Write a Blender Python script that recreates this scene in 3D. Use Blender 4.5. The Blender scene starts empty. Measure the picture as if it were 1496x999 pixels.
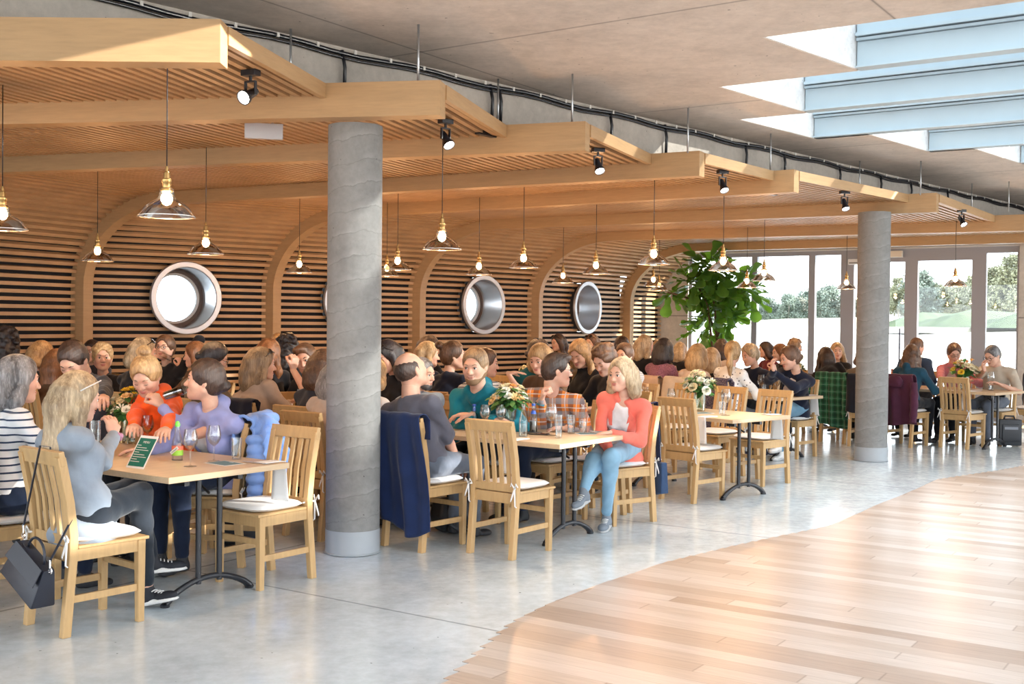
import bpy, bmesh, math, random
import numpy as np
from mathutils import Vector, Matrix, noise

# ------------------------------------------------------------------ camera, world, sun, exposure
SC = bpy.context.scene
COL = SC.collection
PITCH, ROLL, FPX = 0.018, 0.010, 1650.0
cam_d = bpy.data.cameras.new('camera')
cam = bpy.data.objects.new('camera', cam_d); COL.objects.link(cam)
cam_d.sensor_width = 36.0; cam_d.lens = FPX / 1496 * 36; cam_d.clip_end = 1500
_f = Vector((0, math.cos(PITCH), -math.sin(PITCH))); _u = Vector((0, math.sin(PITCH), math.cos(PITCH))); _x = Vector((1, 0, 0))
_x2 = math.cos(ROLL) * _x + math.sin(ROLL) * _u; _u2 = -math.sin(ROLL) * _x + math.cos(ROLL) * _u
cam.matrix_world = Matrix(((_x2.x, _u2.x, -_f.x, 0), (_x2.y, _u2.y, -_f.y, 0), (_x2.z, _u2.z, -_f.z, 1.6), (0, 0, 0, 1)))
SC.camera = cam

world = bpy.data.worlds.new('sky'); SC.world = world; world.use_nodes = True
WT = world.node_tree; WT.nodes.clear()
_o = WT.nodes.new('ShaderNodeOutputWorld'); _b = WT.nodes.new('ShaderNodeBackground')
_b.inputs['Color'].default_value = (0.87, 0.94, 1.0, 1); _b.inputs['Strength'].default_value = 2.6
WT.links.new(_b.outputs[0], _o.inputs[0])

sun_d = bpy.data.lights.new('sun', 'SUN'); sun = bpy.data.objects.new('sun', sun_d); COL.objects.link(sun)
SUN_DIR = Vector((-0.93, 0.24, -0.25)).normalized()
sun.rotation_euler = SUN_DIR.to_track_quat('-Z', 'Y').to_euler()
sun_d.energy = 9.0; sun_d.angle = 0.012; sun_d.color = (1.0, 0.95, 0.86)

SC.view_settings.view_transform = 'Standard'; SC.view_settings.look = 'None'
SC.view_settings.gamma = 1.0; SC.view_settings.exposure = 1.17; SC.view_settings.use_curve_mapping = False
SC.cycles.use_denoising = True
SC.cycles.max_bounces = 9; SC.cycles.diffuse_bounces = 4; SC.cycles.glossy_bounces = 4
SC.cycles.transmission_bounces = 8; SC.cycles.transparent_max_bounces = 12
SC.cycles.caustics_reflective = False; SC.cycles.caustics_refractive = False
SC.cycles.sample_clamp_indirect = 6.0

R = math.radians
RND = random.Random(7)

# ------------------------------------------------------------------ materials
_mats = {}
def _new(name):
    m = bpy.data.materials.new(name); m.use_nodes = True
    nt = m.node_tree; nt.nodes.clear()
    out = nt.nodes.new('ShaderNodeOutputMaterial'); p = nt.nodes.new('ShaderNodeBsdfPrincipled')
    nt.links.new(p.outputs[0], out.inputs[0])
    return m, nt, p, out
def _set(p, **k):
    for a, b in k.items():
        a = a.replace('_', ' ')
        if a in p.inputs: p.inputs[a].default_value = b
def _c(c): return (c[0], c[1], c[2], 1.0)
def _coord(nt, scale=(1, 1, 1), rot=(0, 0, 0), kind='Object'):
    tc = nt.nodes.new('ShaderNodeTexCoord'); mp = nt.nodes.new('ShaderNodeMapping')
    mp.inputs['Scale'].default_value = scale; mp.inputs['Rotation'].default_value = rot
    nt.links.new(tc.outputs[kind], mp.inputs[0]); return mp.outputs[0]
def _noise(nt, vec, scale, detail=3, rough=0.55):
    n = nt.nodes.new('ShaderNodeTexNoise'); n.inputs['Scale'].default_value = scale
    n.inputs['Detail'].default_value = detail; n.inputs['Roughness'].default_value = rough
    nt.links.new(vec, n.inputs['Vector']); return n.outputs['Fac']
def _ramp(nt, fac, stops, interp='LINEAR'):
    r = nt.nodes.new('ShaderNodeValToRGB'); r.color_ramp.interpolation = interp
    e = r.color_ramp.elements
    while len(e) < len(stops): e.new(0.5)
    for i, (p, c) in enumerate(stops): e[i].position = p; e[i].color = _c(c)
    nt.links.new(fac, r.inputs[0]); return r.outputs[0]
def _mix(nt, fac, a, b, mode='MIX'):
    m = nt.nodes.new('ShaderNodeMix'); m.data_type = 'RGBA'; m.blend_type = mode
    if isinstance(fac, (int, float)): m.inputs[0].default_value = fac
    else: nt.links.new(fac, m.inputs[0])
    for s, v in ((6, a), (7, b)):
        if isinstance(v, tuple): m.inputs[s].default_value = _c(v)
        else: nt.links.new(v, m.inputs[s])
    return m.outputs[2]
def _bump(nt, p, h, strength=0.2, dist=0.01):
    b = nt.nodes.new('ShaderNodeBump'); b.inputs['Strength'].default_value = strength; b.inputs['Distance'].default_value = dist
    nt.links.new(h, b.inputs['Height']); nt.links.new(b.outputs[0], p.inputs['Normal'])
def _math(nt, op, a, b=None):
    n = nt.nodes.new('ShaderNodeMath'); n.operation = op
    for i, v in enumerate((a, b)):
        if v is None: continue
        if isinstance(v, (int, float)): n.inputs[i].default_value = v
        else: nt.links.new(v, n.inputs[i])
    return n.outputs[0]
def _shade(c, k): return (c[0] * k, c[1] * k, c[2] * k)

def mat(name, color, rough=0.5, metal=0.0, bump=0.0, bscale=60, vary=0.0, spec=0.5, **kw):
    if name in _mats: return _mats[name]
    m, nt, p, out = _new(name)
    _set(p, Base_Color=_c(color), Roughness=rough, Metallic=metal, Specular_IOR_Level=spec, **kw)
    if vary or bump:
        v = _coord(nt); f = _noise(nt, v, bscale, 4)
        if vary:
            nt.links.new(_ramp(nt, _noise(nt, v, bscale * 0.15, 3), [(0.3, _shade(color, 1 - vary)), (0.7, _shade(color, 1 + vary))]), p.inputs['Base Color'])
        if bump: _bump(nt, p, f, bump, 0.004)
    _mats[name] = m; return m
def wood(name, c, stretch=(1, 1, 1), rough=0.45, var=0.16, scale=9.0):
    if name in _mats: return _mats[name]
    m, nt, p, out = _new(name)
    v = _coord(nt, stretch)
    g = _noise(nt, v, scale, 6, 0.65); g2 = _noise(nt, v, scale * 0.25, 2)
    col = _ramp(nt, g, [(0.25, _shade(c, 1 - var)), (0.5, c), (0.75, _shade(c, 1 + var * 0.7))])
    col = _mix(nt, 0.35, col, _ramp(nt, g2, [(0.3, _shade(c, 0.82)), (0.7, _shade(c, 1.12))]))
    nt.links.new(col, p.inputs['Base Color']); _set(p, Roughness=rough, Specular_IOR_Level=0.35)
    _bump(nt, p, g, 0.12, 0.002)
    _mats[name] = m; return m
def emit(name, color, strength):
    if name in _mats: return _mats[name]
    m, nt, p, out = _new(name)
    _set(p, Base_Color=_c(color), Emission_Color=_c(color), Emission_Strength=strength)
    _mats[name] = m; return m
def glass(name, tint=(0.95, 0.98, 0.97), gloss=0.12, rough=0.02, k=0.75):
    """thin glass: clear film with a mirror reflection that grows at grazing angles"""
    if name in _mats: return _mats[name]
    m, nt, p, out = _new(name); nt.nodes.remove(p)
    tr = nt.nodes.new('ShaderNodeBsdfTransparent'); tr.inputs[0].default_value = _c(tint)
    gl = nt.nodes.new('ShaderNodeBsdfGlossy'); gl.inputs['Roughness'].default_value = rough
    lw = nt.nodes.new('ShaderNodeLayerWeight'); lw.inputs[0].default_value = 0.35
    f = _math(nt, 'MULTIPLY_ADD', lw.outputs['Fresnel'], k)
    f.node.inputs[2].default_value = gloss
    mx = nt.nodes.new('ShaderNodeMixShader'); nt.links.new(f, mx.inputs[0])
    nt.links.new(tr.outputs[0], mx.inputs[1]); nt.links.new(gl.outputs[0], mx.inputs[2])
    nt.links.new(mx.outputs[0], out.inputs[0])
    _mats[name] = m; return m
def concrete(name, c, scale=1.0, rough=0.8, spec=0.3, joints=None, rot=0.0, seam=False):
    if name in _mats: return _mats[name]
    m, nt, p, out = _new(name)
    v = _coord(nt); a = _noise(nt, v, 1.3 * scale, 8, 0.65); b = _noise(nt, v, 14 * scale, 5, 0.7)
    col = _ramp(nt, a, [(0.3, _shade(c, 0.72)), (0.5, c), (0.72, _shade(c, 1.22))])
    col = _mix(nt, 0.35, col, _ramp(nt, b, [(0.3, _shade(c, 0.7)), (0.7, _shade(c, 1.25))]))
    pit = _ramp(nt, _noise(nt, v, 30 * scale, 1), [(0.20, (0.35, 0.35, 0.35)), (0.23, (1, 1, 1))])
    col = _mix(nt, 1.0, col, pit, 'MULTIPLY')
    if seam:      # spiral formwork marks of a round cast column
        sv = _coord(nt); sp = nt.nodes.new('ShaderNodeSeparateXYZ'); nt.links.new(sv, sp.inputs[0])
        h = _math(nt, 'ADD', sp.outputs[2], _math(nt, 'MULTIPLY', sp.outputs[0], -0.22))
        h = _math(nt, 'ADD', h, _math(nt, 'MULTIPLY', _noise(nt, sv, 4, 5), 0.16))
        w = _math(nt, 'FRACT', _math(nt, 'MULTIPLY', h, 6.2))
        ln = _ramp(nt, w, [(0.0, (1, 1, 1)), (0.10, (0.6, 0.6, 0.6)), (0.30, (0, 0, 0))])
        lt = _mix(nt, 1.0, ln, _ramp(nt, _noise(nt, sv, 5, 5), [(0.42, (0, 0, 0)), (0.6, (1, 1, 1))]), 'MULTIPLY')
        col = _mix(nt, _math(nt, 'MULTIPLY', lt, 0.45), col, _shade(c, 1.6))
        ln2 = _ramp(nt, w, [(0.93, (0, 0, 0)), (0.97, (1, 1, 1)), (1.0, (0, 0, 0))])
        col = _mix(nt, _math(nt, 'MULTIPLY', ln2, 0.35), col, _shade(c, 0.5))
    if joints:
        jv = _coord(nt, rot=(0, 0, rot)); sp = nt.nodes.new('ShaderNodeSeparateXYZ'); nt.links.new(jv, sp.inputs[0])
        for ax, step, off in joints:
            q = _math(nt, 'ADD', _math(nt, 'DIVIDE', sp.outputs[ax], step), off)
            w = _math(nt, 'ABSOLUTE', _math(nt, 'SUBTRACT', _math(nt, 'FRACT', q), 0.5))
            ln = _ramp(nt, w, [(0.0, (0.42, 0.42, 0.42)), (0.006 / step, (0.42, 0.42, 0.42)), (0.013 / step, (1, 1, 1))])
            col = _mix(nt, 1.0, col, ln, 'MULTIPLY')
    nt.links.new(col, p.inputs['Base Color']); _set(p, Roughness=rough, Specular_IOR_Level=spec)
    if rough < 0.5:
        r = _ramp(nt, b, [(0.3, _shade((1, 1, 1), rough * 0.6)), (0.7, _shade((1, 1, 1), rough * 1.6))])
        nt.links.new(r, p.inputs['Roughness'])
    _bump(nt, p, b, 0.1 if rough > 0.5 else 0.02, 0.01)
    _mats[name] = m; return m

OAK = wood('oak', (0.56, 0.355, 0.175), (1, 1, 6), 0.42)
RIBW = wood('rib_oak', (0.45, 0.285, 0.145), (1.2, 1.2, 12), 0.5, 0.14, 6)
SLATW = mat('slat_oak', (0.47, 0.285, 0.145), 0.5, vary=0.12, bscale=20)
CHAIRW = wood('chair_oak', (0.52, 0.335, 0.155), (7, 7, 1), 0.4, 0.18, 7)
TABLEW = wood('table_oak', (0.58, 0.425, 0.27), (1.2, 14, 14), 0.38, 0.09, 6)
BLACK = mat('black_metal', (0.012, 0.013, 0.018), 0.35, 0.0, bump=0.05, bscale=200)
FELT = mat('black_felt', (0.006, 0.006, 0.008), 0.95)
WHITE = mat('white_cotton', (0.80, 0.80, 0.80), 0.85, bump=0.15, bscale=90)
STEEL = mat('brushed_steel', (0.62, 0.63, 0.66), 0.28, 0.9, bump=0.05, bscale=120)
BRASS = mat('aged_brass', (0.42, 0.26, 0.10), 0.32, 0.95, vary=0.25, bscale=160)
FRAMEG = mat('grey_window_frame', (0.30, 0.29, 0.31), 0.45)
BLUEST = mat('pale_blue_paint', (0.45, 0.565, 0.64), 0.5, vary=0.04, bscale=12)
PLASTER = concrete('white_plaster', (0.80, 0.81, 0.82), 1.5)
CONC_C = concrete('ceiling_concrete', (0.66, 0.585, 0.52), 0.8, joints=[(0, 3.1, 0.15), (1, 2.9, 0.3)], rot=R(34))
CONC_W = concrete('wall_concrete', (0.52, 0.47, 0.42), 1.2, joints=[(2, 1.25, 0.1)])
CONC_P = concrete('column_concrete', (0.235, 0.235, 0.232), 1.6, seam=True)
CONC_B = mat('column_base_paint', (0.36, 0.39, 0.42), 0.55, vary=0.08, bscale=20)
CONC_F = concrete('polished_concrete', (0.60, 0.68, 0.735), 0.9, rough=0.15, spec=0.85, joints=[(0, 4.6, 0.74), (1, 3.3, 0.05)], rot=R(34))
SKYG = glass('skylight_glass', (0.93, 0.97, 0.98), 0.05, 0.0, 0.75)
GLASS = glass('window_glass', (0.97, 0.985, 0.99), 0.015, 0.0, 0.3)

# ------------------------------------------------------------------ mesh helpers
class MB:
    def __init__(s): s.v = []; s.f = []; s.mi = []; s.cur = 0
    def add(s, vs, fs):
        o = len(s.v); s.v += [tuple(a) for a in vs]; s.f += [tuple(o + i for i in f) for f in fs]; s.mi += [s.cur] * len(fs); return s
    def hexa(s, p):   # p[0:4] one end loop, p[4:8] the other
        return s.add(p, [(3, 2, 1, 0), (4, 5, 6, 7), (0, 1, 5, 4), (1, 2, 6, 5), (2, 3, 7, 6), (3, 0, 4, 7)])
    def box(s, c, d, rz=0.0, M=None):
        x, y, z = d[0] / 2, d[1] / 2, d[2] / 2
        p = [Vector(q) for q in ((-x, -y, -z), (x, -y, -z), (x, y, -z), (-x, y, -z), (-x, -y, z), (x, -y, z), (x, y, z), (-x, y, z))]
        Q = M if M is not None else Matrix.Rotation(rz, 3, 'Z')
        return s.hexa([Q @ q + Vector(c) for q in p])
    def bar(s, a, b, w, h, up=(0, 0, 1), w2=None, h2=None):   # rectangular bar from a to b
        a = Vector(a); b = Vector(b); t = (b - a).normalized(); up = Vector(up)
        if abs(t.dot(up)) > 0.98: up = Vector((0, 1, 0))
        x = t.cross(up).normalized(); y = x.cross(t)
        w2 = w if w2 is None else w2; h2 = h if h2 is None else h2
        q = lambda o, W, H: [o - x * W / 2 - y * H / 2, o + x * W / 2 - y * H / 2, o + x * W / 2 + y * H / 2, o - x * W / 2 + y * H / 2]
        return s.hexa(q(a, w, h) + q(b, w2, h2))
    def tube(s, pts, r, n=8, cap=True):
        pts = [Vector(p) for p in pts]; k = len(pts); rs = r if isinstance(r, (list, tuple)) else [r] * k
        o = len(s.v); prev = None
        for i, p in enumerate(pts):
            t = (pts[min(i + 1, k - 1)] - pts[max(i - 1, 0)]).normalized()
            if prev is None: x = t.orthogonal().normalized()
            else:
                x = prev - t * prev.dot(t)
                x = x.normalized() if x.length > 1e-6 else t.orthogonal().normalized()
            prev = x; y = t.cross(x)
            for j in range(n):
                a = 2 * math.pi * j / n; s.v.append(tuple(p + (x * math.cos(a) + y * math.sin(a)) * rs[i]))
        for i in range(k - 1):
            for j in range(n):
                s.f.append((o + i * n + j, o + i * n + (j + 1) % n, o + (i + 1) * n + (j + 1) % n, o + (i + 1) * n + j)); s.mi.append(s.cur)
        if cap:
            s.f.append(tuple(o + j for j in reversed(range(n)))); s.f.append(tuple(o + (k - 1) * n + j for j in range(n))); s.mi += [s.cur] * 2
        return s
    def lathe(s, prof, n=24, c=(0, 0, 0), M=None):   # prof: (radius, z)
        o = len(s.v); k = len(prof); c = Vector(c)
        for r, z in prof:
            for j in range(n):
                a = 2 * math.pi * j / n; q = Vector((r * math.cos(a), r * math.sin(a), z))
                if M is not None: q = M @ q
                s.v.append(tuple(q + c))
        for i in range(k - 1):
            for j in range(n):
                s.f.append((o + i * n + j, o + i * n + (j + 1) % n, o + (i + 1) * n + (j + 1) % n, o + (i + 1) * n + j)); s.mi.append(s.cur)
        return s
    def prism(s, poly, z0, z1, M=None):   # poly: (x, y)
        n = len(poly); p = [Vector((x, y, z0)) for x, y in poly] + [Vector((x, y, z1)) for x, y in poly]
        if M is not None: p = [M @ q for q in p]
        return s.add(p, [tuple(reversed(range(n))), tuple(range(n, 2 * n))] + [(i, (i + 1) % n, n + (i + 1) % n, n + i) for i in range(n)])
    def stack(s, pts, w, d):   # upright bar through points, level cross sections
        o = len(s.v)
        for x, y, z in pts: s.v += [(x - w / 2, y - d / 2, z), (x + w / 2, y - d / 2, z), (x + w / 2, y + d / 2, z), (x - w / 2, y + d / 2, z)]
        n = len(pts); fs = [(o + 3, o + 2, o + 1, o), tuple(o + 4 * n - 4 + i for i in range(4))]
        for i in range(n - 1):
            for j in range(4): fs.append((o + 4 * i + j, o + 4 * i + (j + 1) % 4, o + 4 * i + 4 + (j + 1) % 4, o + 4 * i + 4 + j))
        s.f += fs; s.mi += [s.cur] * len(fs); return s
    def obj(s, name, mats, parent=None, loc=None, smooth=False, bevel=0.0, rz=None):
        me = bpy.data.meshes.new(name); me.from_pydata(s.v, [], s.f)
        mats = mats if isinstance(mats, (list, tuple)) else [mats]
        for m in mats: me.materials.append(m)
        if len(mats) > 1: me.polygons.foreach_set('material_index', s.mi)
        me.validate(); 
        bm = bmesh.new(); bm.from_mesh(me); bmesh.ops.recalc_face_normals(bm, faces=bm.faces[:])
        if bevel:
            bmesh.ops.bevel(bm, geom=[e for e in bm.edges if e.calc_face_angle(0) > 0.6], offset=bevel, segments=1 if bevel < 0.004 else 2, affect='EDGES', profile=0.6)
        bm.to_mesh(me); bm.free()
        if smooth is True: me.polygons.foreach_set('use_smooth', [True] * len(me.polygons))
        elif smooth: me.polygons.foreach_set('use_smooth', [True] * len(me.polygons)); me.set_sharp_from_angle(angle=smooth)
        o = bpy.data.objects.new(name, me); COL.objects.link(o)
        if parent is not None: o.parent = parent
        if loc is not None: o.location = loc
        if rz is not None: o.rotation_euler[2] = rz
        return o
def tag(o, label=None, cat=None, group=None, kind=None):
    for k, v in (('label', label), ('category', cat), ('group', group), ('kind', kind)):
        if v: o[k] = v
    return o
def empty(name, loc=(0, 0, 0), rz=0.0, label=None, cat=None, group=None):
    o = bpy.data.objects.new(name, None); COL.objects.link(o); o.location = loc; o.rotation_euler[2] = rz
    o.empty_display_size = 0.1
    return tag(o, label, cat, group)
def copy_tree(o, loc=None, rz=None, label=None, group=None):
    def rec(a, par):
        c = a.copy(); COL.objects.link(c); c.parent = par
        for ch in a.children: rec(ch, c)
        return c
    c = rec(o, o.parent)
    if loc is not None: c.location = loc
    if rz is not None: c.rotation_euler[2] = rz
    if label: c['label'] = label
    if group: c['group'] = group
    return c
def struct(o): o['kind'] = 'structure'; return o
V3 = Vector
def pol(a): return Vector((math.cos(R(a)), math.sin(R(a)), 0))

# ------------------------------------------------------------------ floor
UD = pol(-34); VD = pol(56)
def uv(u, v, z=0.0): q = UD * u + VD * v; return (q.x, q.y, z)
mb = MB(); mb.box((6, 16, -0.06), (60, 46, 0.12))
struct(mb.obj('floor', CONC_F))
# timber floor: rows of planks whose ends step along the curve
edge_pts = [(-6, -1.6), (-1.0, -1.75), (1.5, -2.15), (3.0, -2.7), (3.93, -3.03), (4.39, -3.17), (4.98, -3.32), (5.47, -3.37), (6.04, -3.40), (6.76, -3.37), (7.37, -3.23),
            (8.12, -3.08), (8.86, -2.93), (9.68, -2.88), (11.15, -2.9), (12.2, -2.86), (14.09, -2.36), (16.0, -1.3), (18.0, 0.4), (21, 3.0)]
def edge_u(v):
    for (a, b), (c, d) in zip(edge_pts, edge_pts[1:]):
        if a <= v <= c: return b + (d - b) * (v - a) / (c - a)
    return 0
mb = MB(); PW = 0.125; v = -6.0; k = 0
while v < 18.5:
    u0 = edge_u(v + PW / 2) + 0.02 * math.sin(k * 12.9)
    mb.hexa([uv(u0, v, -0.02), uv(14, v, -0.02), uv(14, v + PW, -0.02), uv(u0, v + PW, -0.02), uv(u0, v, 0.003), uv(14, v, 0.003), uv(14, v + PW, 0.003), uv(u0, v + PW, 0.003)])
    v += PW; k += 1
def plank_mat():
    m, nt, p, out = _new('plank_floor')
    tc = nt.nodes.new('ShaderNodeTexCoord')
    mp = nt.nodes.new('ShaderNodeMapping'); mp.inputs['Rotation'].default_value = (0, 0, R(34)); nt.links.new(tc.outputs['Object'], mp.inputs[0])
    sp = nt.nodes.new('ShaderNodeSeparateXYZ'); nt.links.new(mp.outputs[0], sp.inputs[0])
    row = _math(nt, 'FLOOR', _math(nt, 'DIVIDE', _math(nt, 'ADD', sp.outputs[1], 6.0), PW))
    wn = nt.nodes.new('ShaderNodeTexWhiteNoise'); wn.noise_dimensions = '1D'; nt.links.new(row, wn.inputs['W'])
    sh = _math(nt, 'ADD', _math(nt, 'DIVIDE', sp.outputs[0], 1.9), _math(nt, 'MULTIPLY', wn.outputs[0], 7.0))
    idx = _math(nt, 'FLOOR', sh)
    wn2 = nt.nodes.new('ShaderNodeTexWhiteNoise'); wn2.noise_dimensions = '2D'
    cb = nt.nodes.new('ShaderNodeCombineXYZ'); nt.links.new(row, cb.inputs[0]); nt.links.new(idx, cb.inputs[1]); nt.links.new(cb.outputs[0], wn2.inputs['Vector'])
    col = _ramp(nt, wn2.outputs['Value'], [(0.0, (0.375, 0.29, 0.235)), (0.35, (0.45, 0.37, 0.315)), (0.7, (0.50, 0.43, 0.38)), (1.0, (0.56, 0.50, 0.46))])
    gv = nt.nodes.new('ShaderNodeVectorMath'); gv.operation = 'MULTIPLY'; gv.inputs[1].default_value = (1.2, 16, 1); nt.links.new(mp.outputs[0], gv.inputs[0])
    gr = _noise(nt, gv.outputs[0], 3.0, 6, 0.65)
    col = _mix(nt, 0.5, col, _mix(nt, 1.0, col, _ramp(nt, gr, [(0.3, (0.72, 0.70, 0.68)), (0.65, (1.12, 1.12, 1.12))]), 'MULTIPLY'))
    seam = _math(nt, 'ABSOLUTE', _math(nt, 'SUBTRACT', _math(nt, 'FRACT', _math(nt, 'DIVIDE', _math(nt, 'ADD', sp.outputs[1], 6.0), PW)), 0.5))
    s1 = _ramp(nt, seam, [(0.480, (1, 1, 1)), (0.496, (0.62, 0.58, 0.54))])
    seam2 = _math(nt, 'ABSOLUTE', _math(nt, 'SUBTRACT', _math(nt, 'FRACT', sh), 0.5))
    s2 = _ramp(nt, seam2, [(0.4975, (1, 1, 1)), (0.4995, (0.6, 0.56, 0.52))])
    col = _mix(nt, 1.0, _mix(nt, 1.0, col, s1, 'MULTIPLY'), s2, 'MULTIPLY')
    nt.links.new(col, p.inputs['Base Color']); _set(p, Roughness=0.30, Specular_IOR_Level=0.7)
    _bump(nt, p, gr, 0.03, 0.002)
    return m
o = mb.obj('floor_timber', plank_mat()); struct(o)
# brass-thin metal thresholds in the concrete are cut joints (part of its material)

# ------------------------------------------------------------------ timber ribs and slatted lining
HB = 2.93; RA, RB = 1.32, 0.95; RT = 0.225; RW = 0.15       # underside height, arc radii, rib depth and width
RIBS = {1: (-1.53, 5.89, 180.0, 7.5), 2: (-0.48, 7.32, 170.4, 7.5), 3: (0.55, 8.76, 162.2, 7.5), 4: (1.67, 10.19, 152.4, 7.80), 5: (2.81, 11.35, 146.6, 7.26),
        6: (4.94, 13.22, 149.4, 7.35), 7: (7.07, 15.66, 154.0, 7.37), 8: (9.30, 17.15, 148.2, 8.30)}
OVER = {2: 0.81, 3: 0.68, 4: 0.50, 5: 0.25, 6: 0.35, 7: 0.41, 8: 0.6}
def rib_frame(k):
    x, y, a, L = RIBS[k]; d = pol(a); tip = V3((x, y, 0)); n = V3((d.y, -d.x, 0))
    if n.y < 0: n = -n
    return tip + d * L, -d, n, L         # wall point, direction to the tip, width direction (away from the viewer), length
def prof(sig, off, cend):
    """point on the lining profile: sig in [0,1] wall, [1,2] arc, [2,3] ceiling; off = distance outward"""
    z0 = HB - RB
    if sig <= 1: return (-off, z0 * sig)
    if sig <= 2:
        t = (sig - 1) * math.pi / 2; nx, nz = -math.cos(t) / RA, math.sin(t) / RB; l = math.hypot(nx, nz)
        return (RA - RA * math.cos(t) + nx / l * off, z0 + RB * math.sin(t) + nz / l * off)
    return (RA + (cend - RA) * (sig - 2), HB + off)
rib_lab = {1: 'topmost timber rib, its end catching sunlit patches high on the left', 2: 'timber rib resting on the near concrete column',
           3: 'timber rib just behind the near column, second spotlight above its end', 4: 'timber rib whose curved foot stands left of the leftmost porthole',
           5: 'timber rib curving down just left of the near column', 6: 'timber rib resting on the far column, foot right of the near column',
           7: 'timber rib curving down between the two rightmost portholes', 8: 'timber rib above the glass end wall beside the fig tree'}
for k in RIBS:
    W, e, n, L = rib_frame(k)
    mb = MB(); sigs = [0.0, 0.5] + [1 + i / 14 for i in range(15)] + [2.0 + i / 6 for i in range(1, 7)]
    ring = []
    for s_ in sigs:
        q = []
        for off in (0, RT):
            c, z = prof(s_, off, L)
            for w in (0, RW): p = W + e * c + n * w; q.append((p.x, p.y, z))
        ring.append(q)
    vs = [p for q in ring for p in q]; fs = []
    for i in range(len(ring) - 1):
        a = 4 * i; b = a + 4
        fs += [(a, b, b + 1, a + 1), (a + 2, a + 3, b + 3, b + 2), (a, a + 2, b + 2, b), (a + 1, b + 1, b + 3, a + 3)]
    fs += [(0, 1, 3, 2), (len(vs) - 4, len(vs) - 2, len(vs) - 1, len(vs) - 3)]
    o = MB().add(vs, fs).obj('timber_rib', RIBW, smooth=R(25))
    tag(o, rib_lab[k], 'beam', 'curved timber ribs')
ZC, PR = 1.865, 0.44
PORT = {}
E0 = V3((3.1, 22.5, 0)); ED = pol(-33.4); EN = V3((-ED.y, ED.x, 0))   # glass end wall line, EN points outside
def slat_pt(fr, sig, off, cend, w):
    W, e, n, L = fr; c, z = prof(sig, off, cend); p = W + e * c + n * w; return V3((p.x, p.y, z))
def end_frame():
    W, e, n, L = rib_frame(8); return (V3((3.1, 22.5, 0)) - n * 0.0, -ED * -1, n, L)
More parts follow.
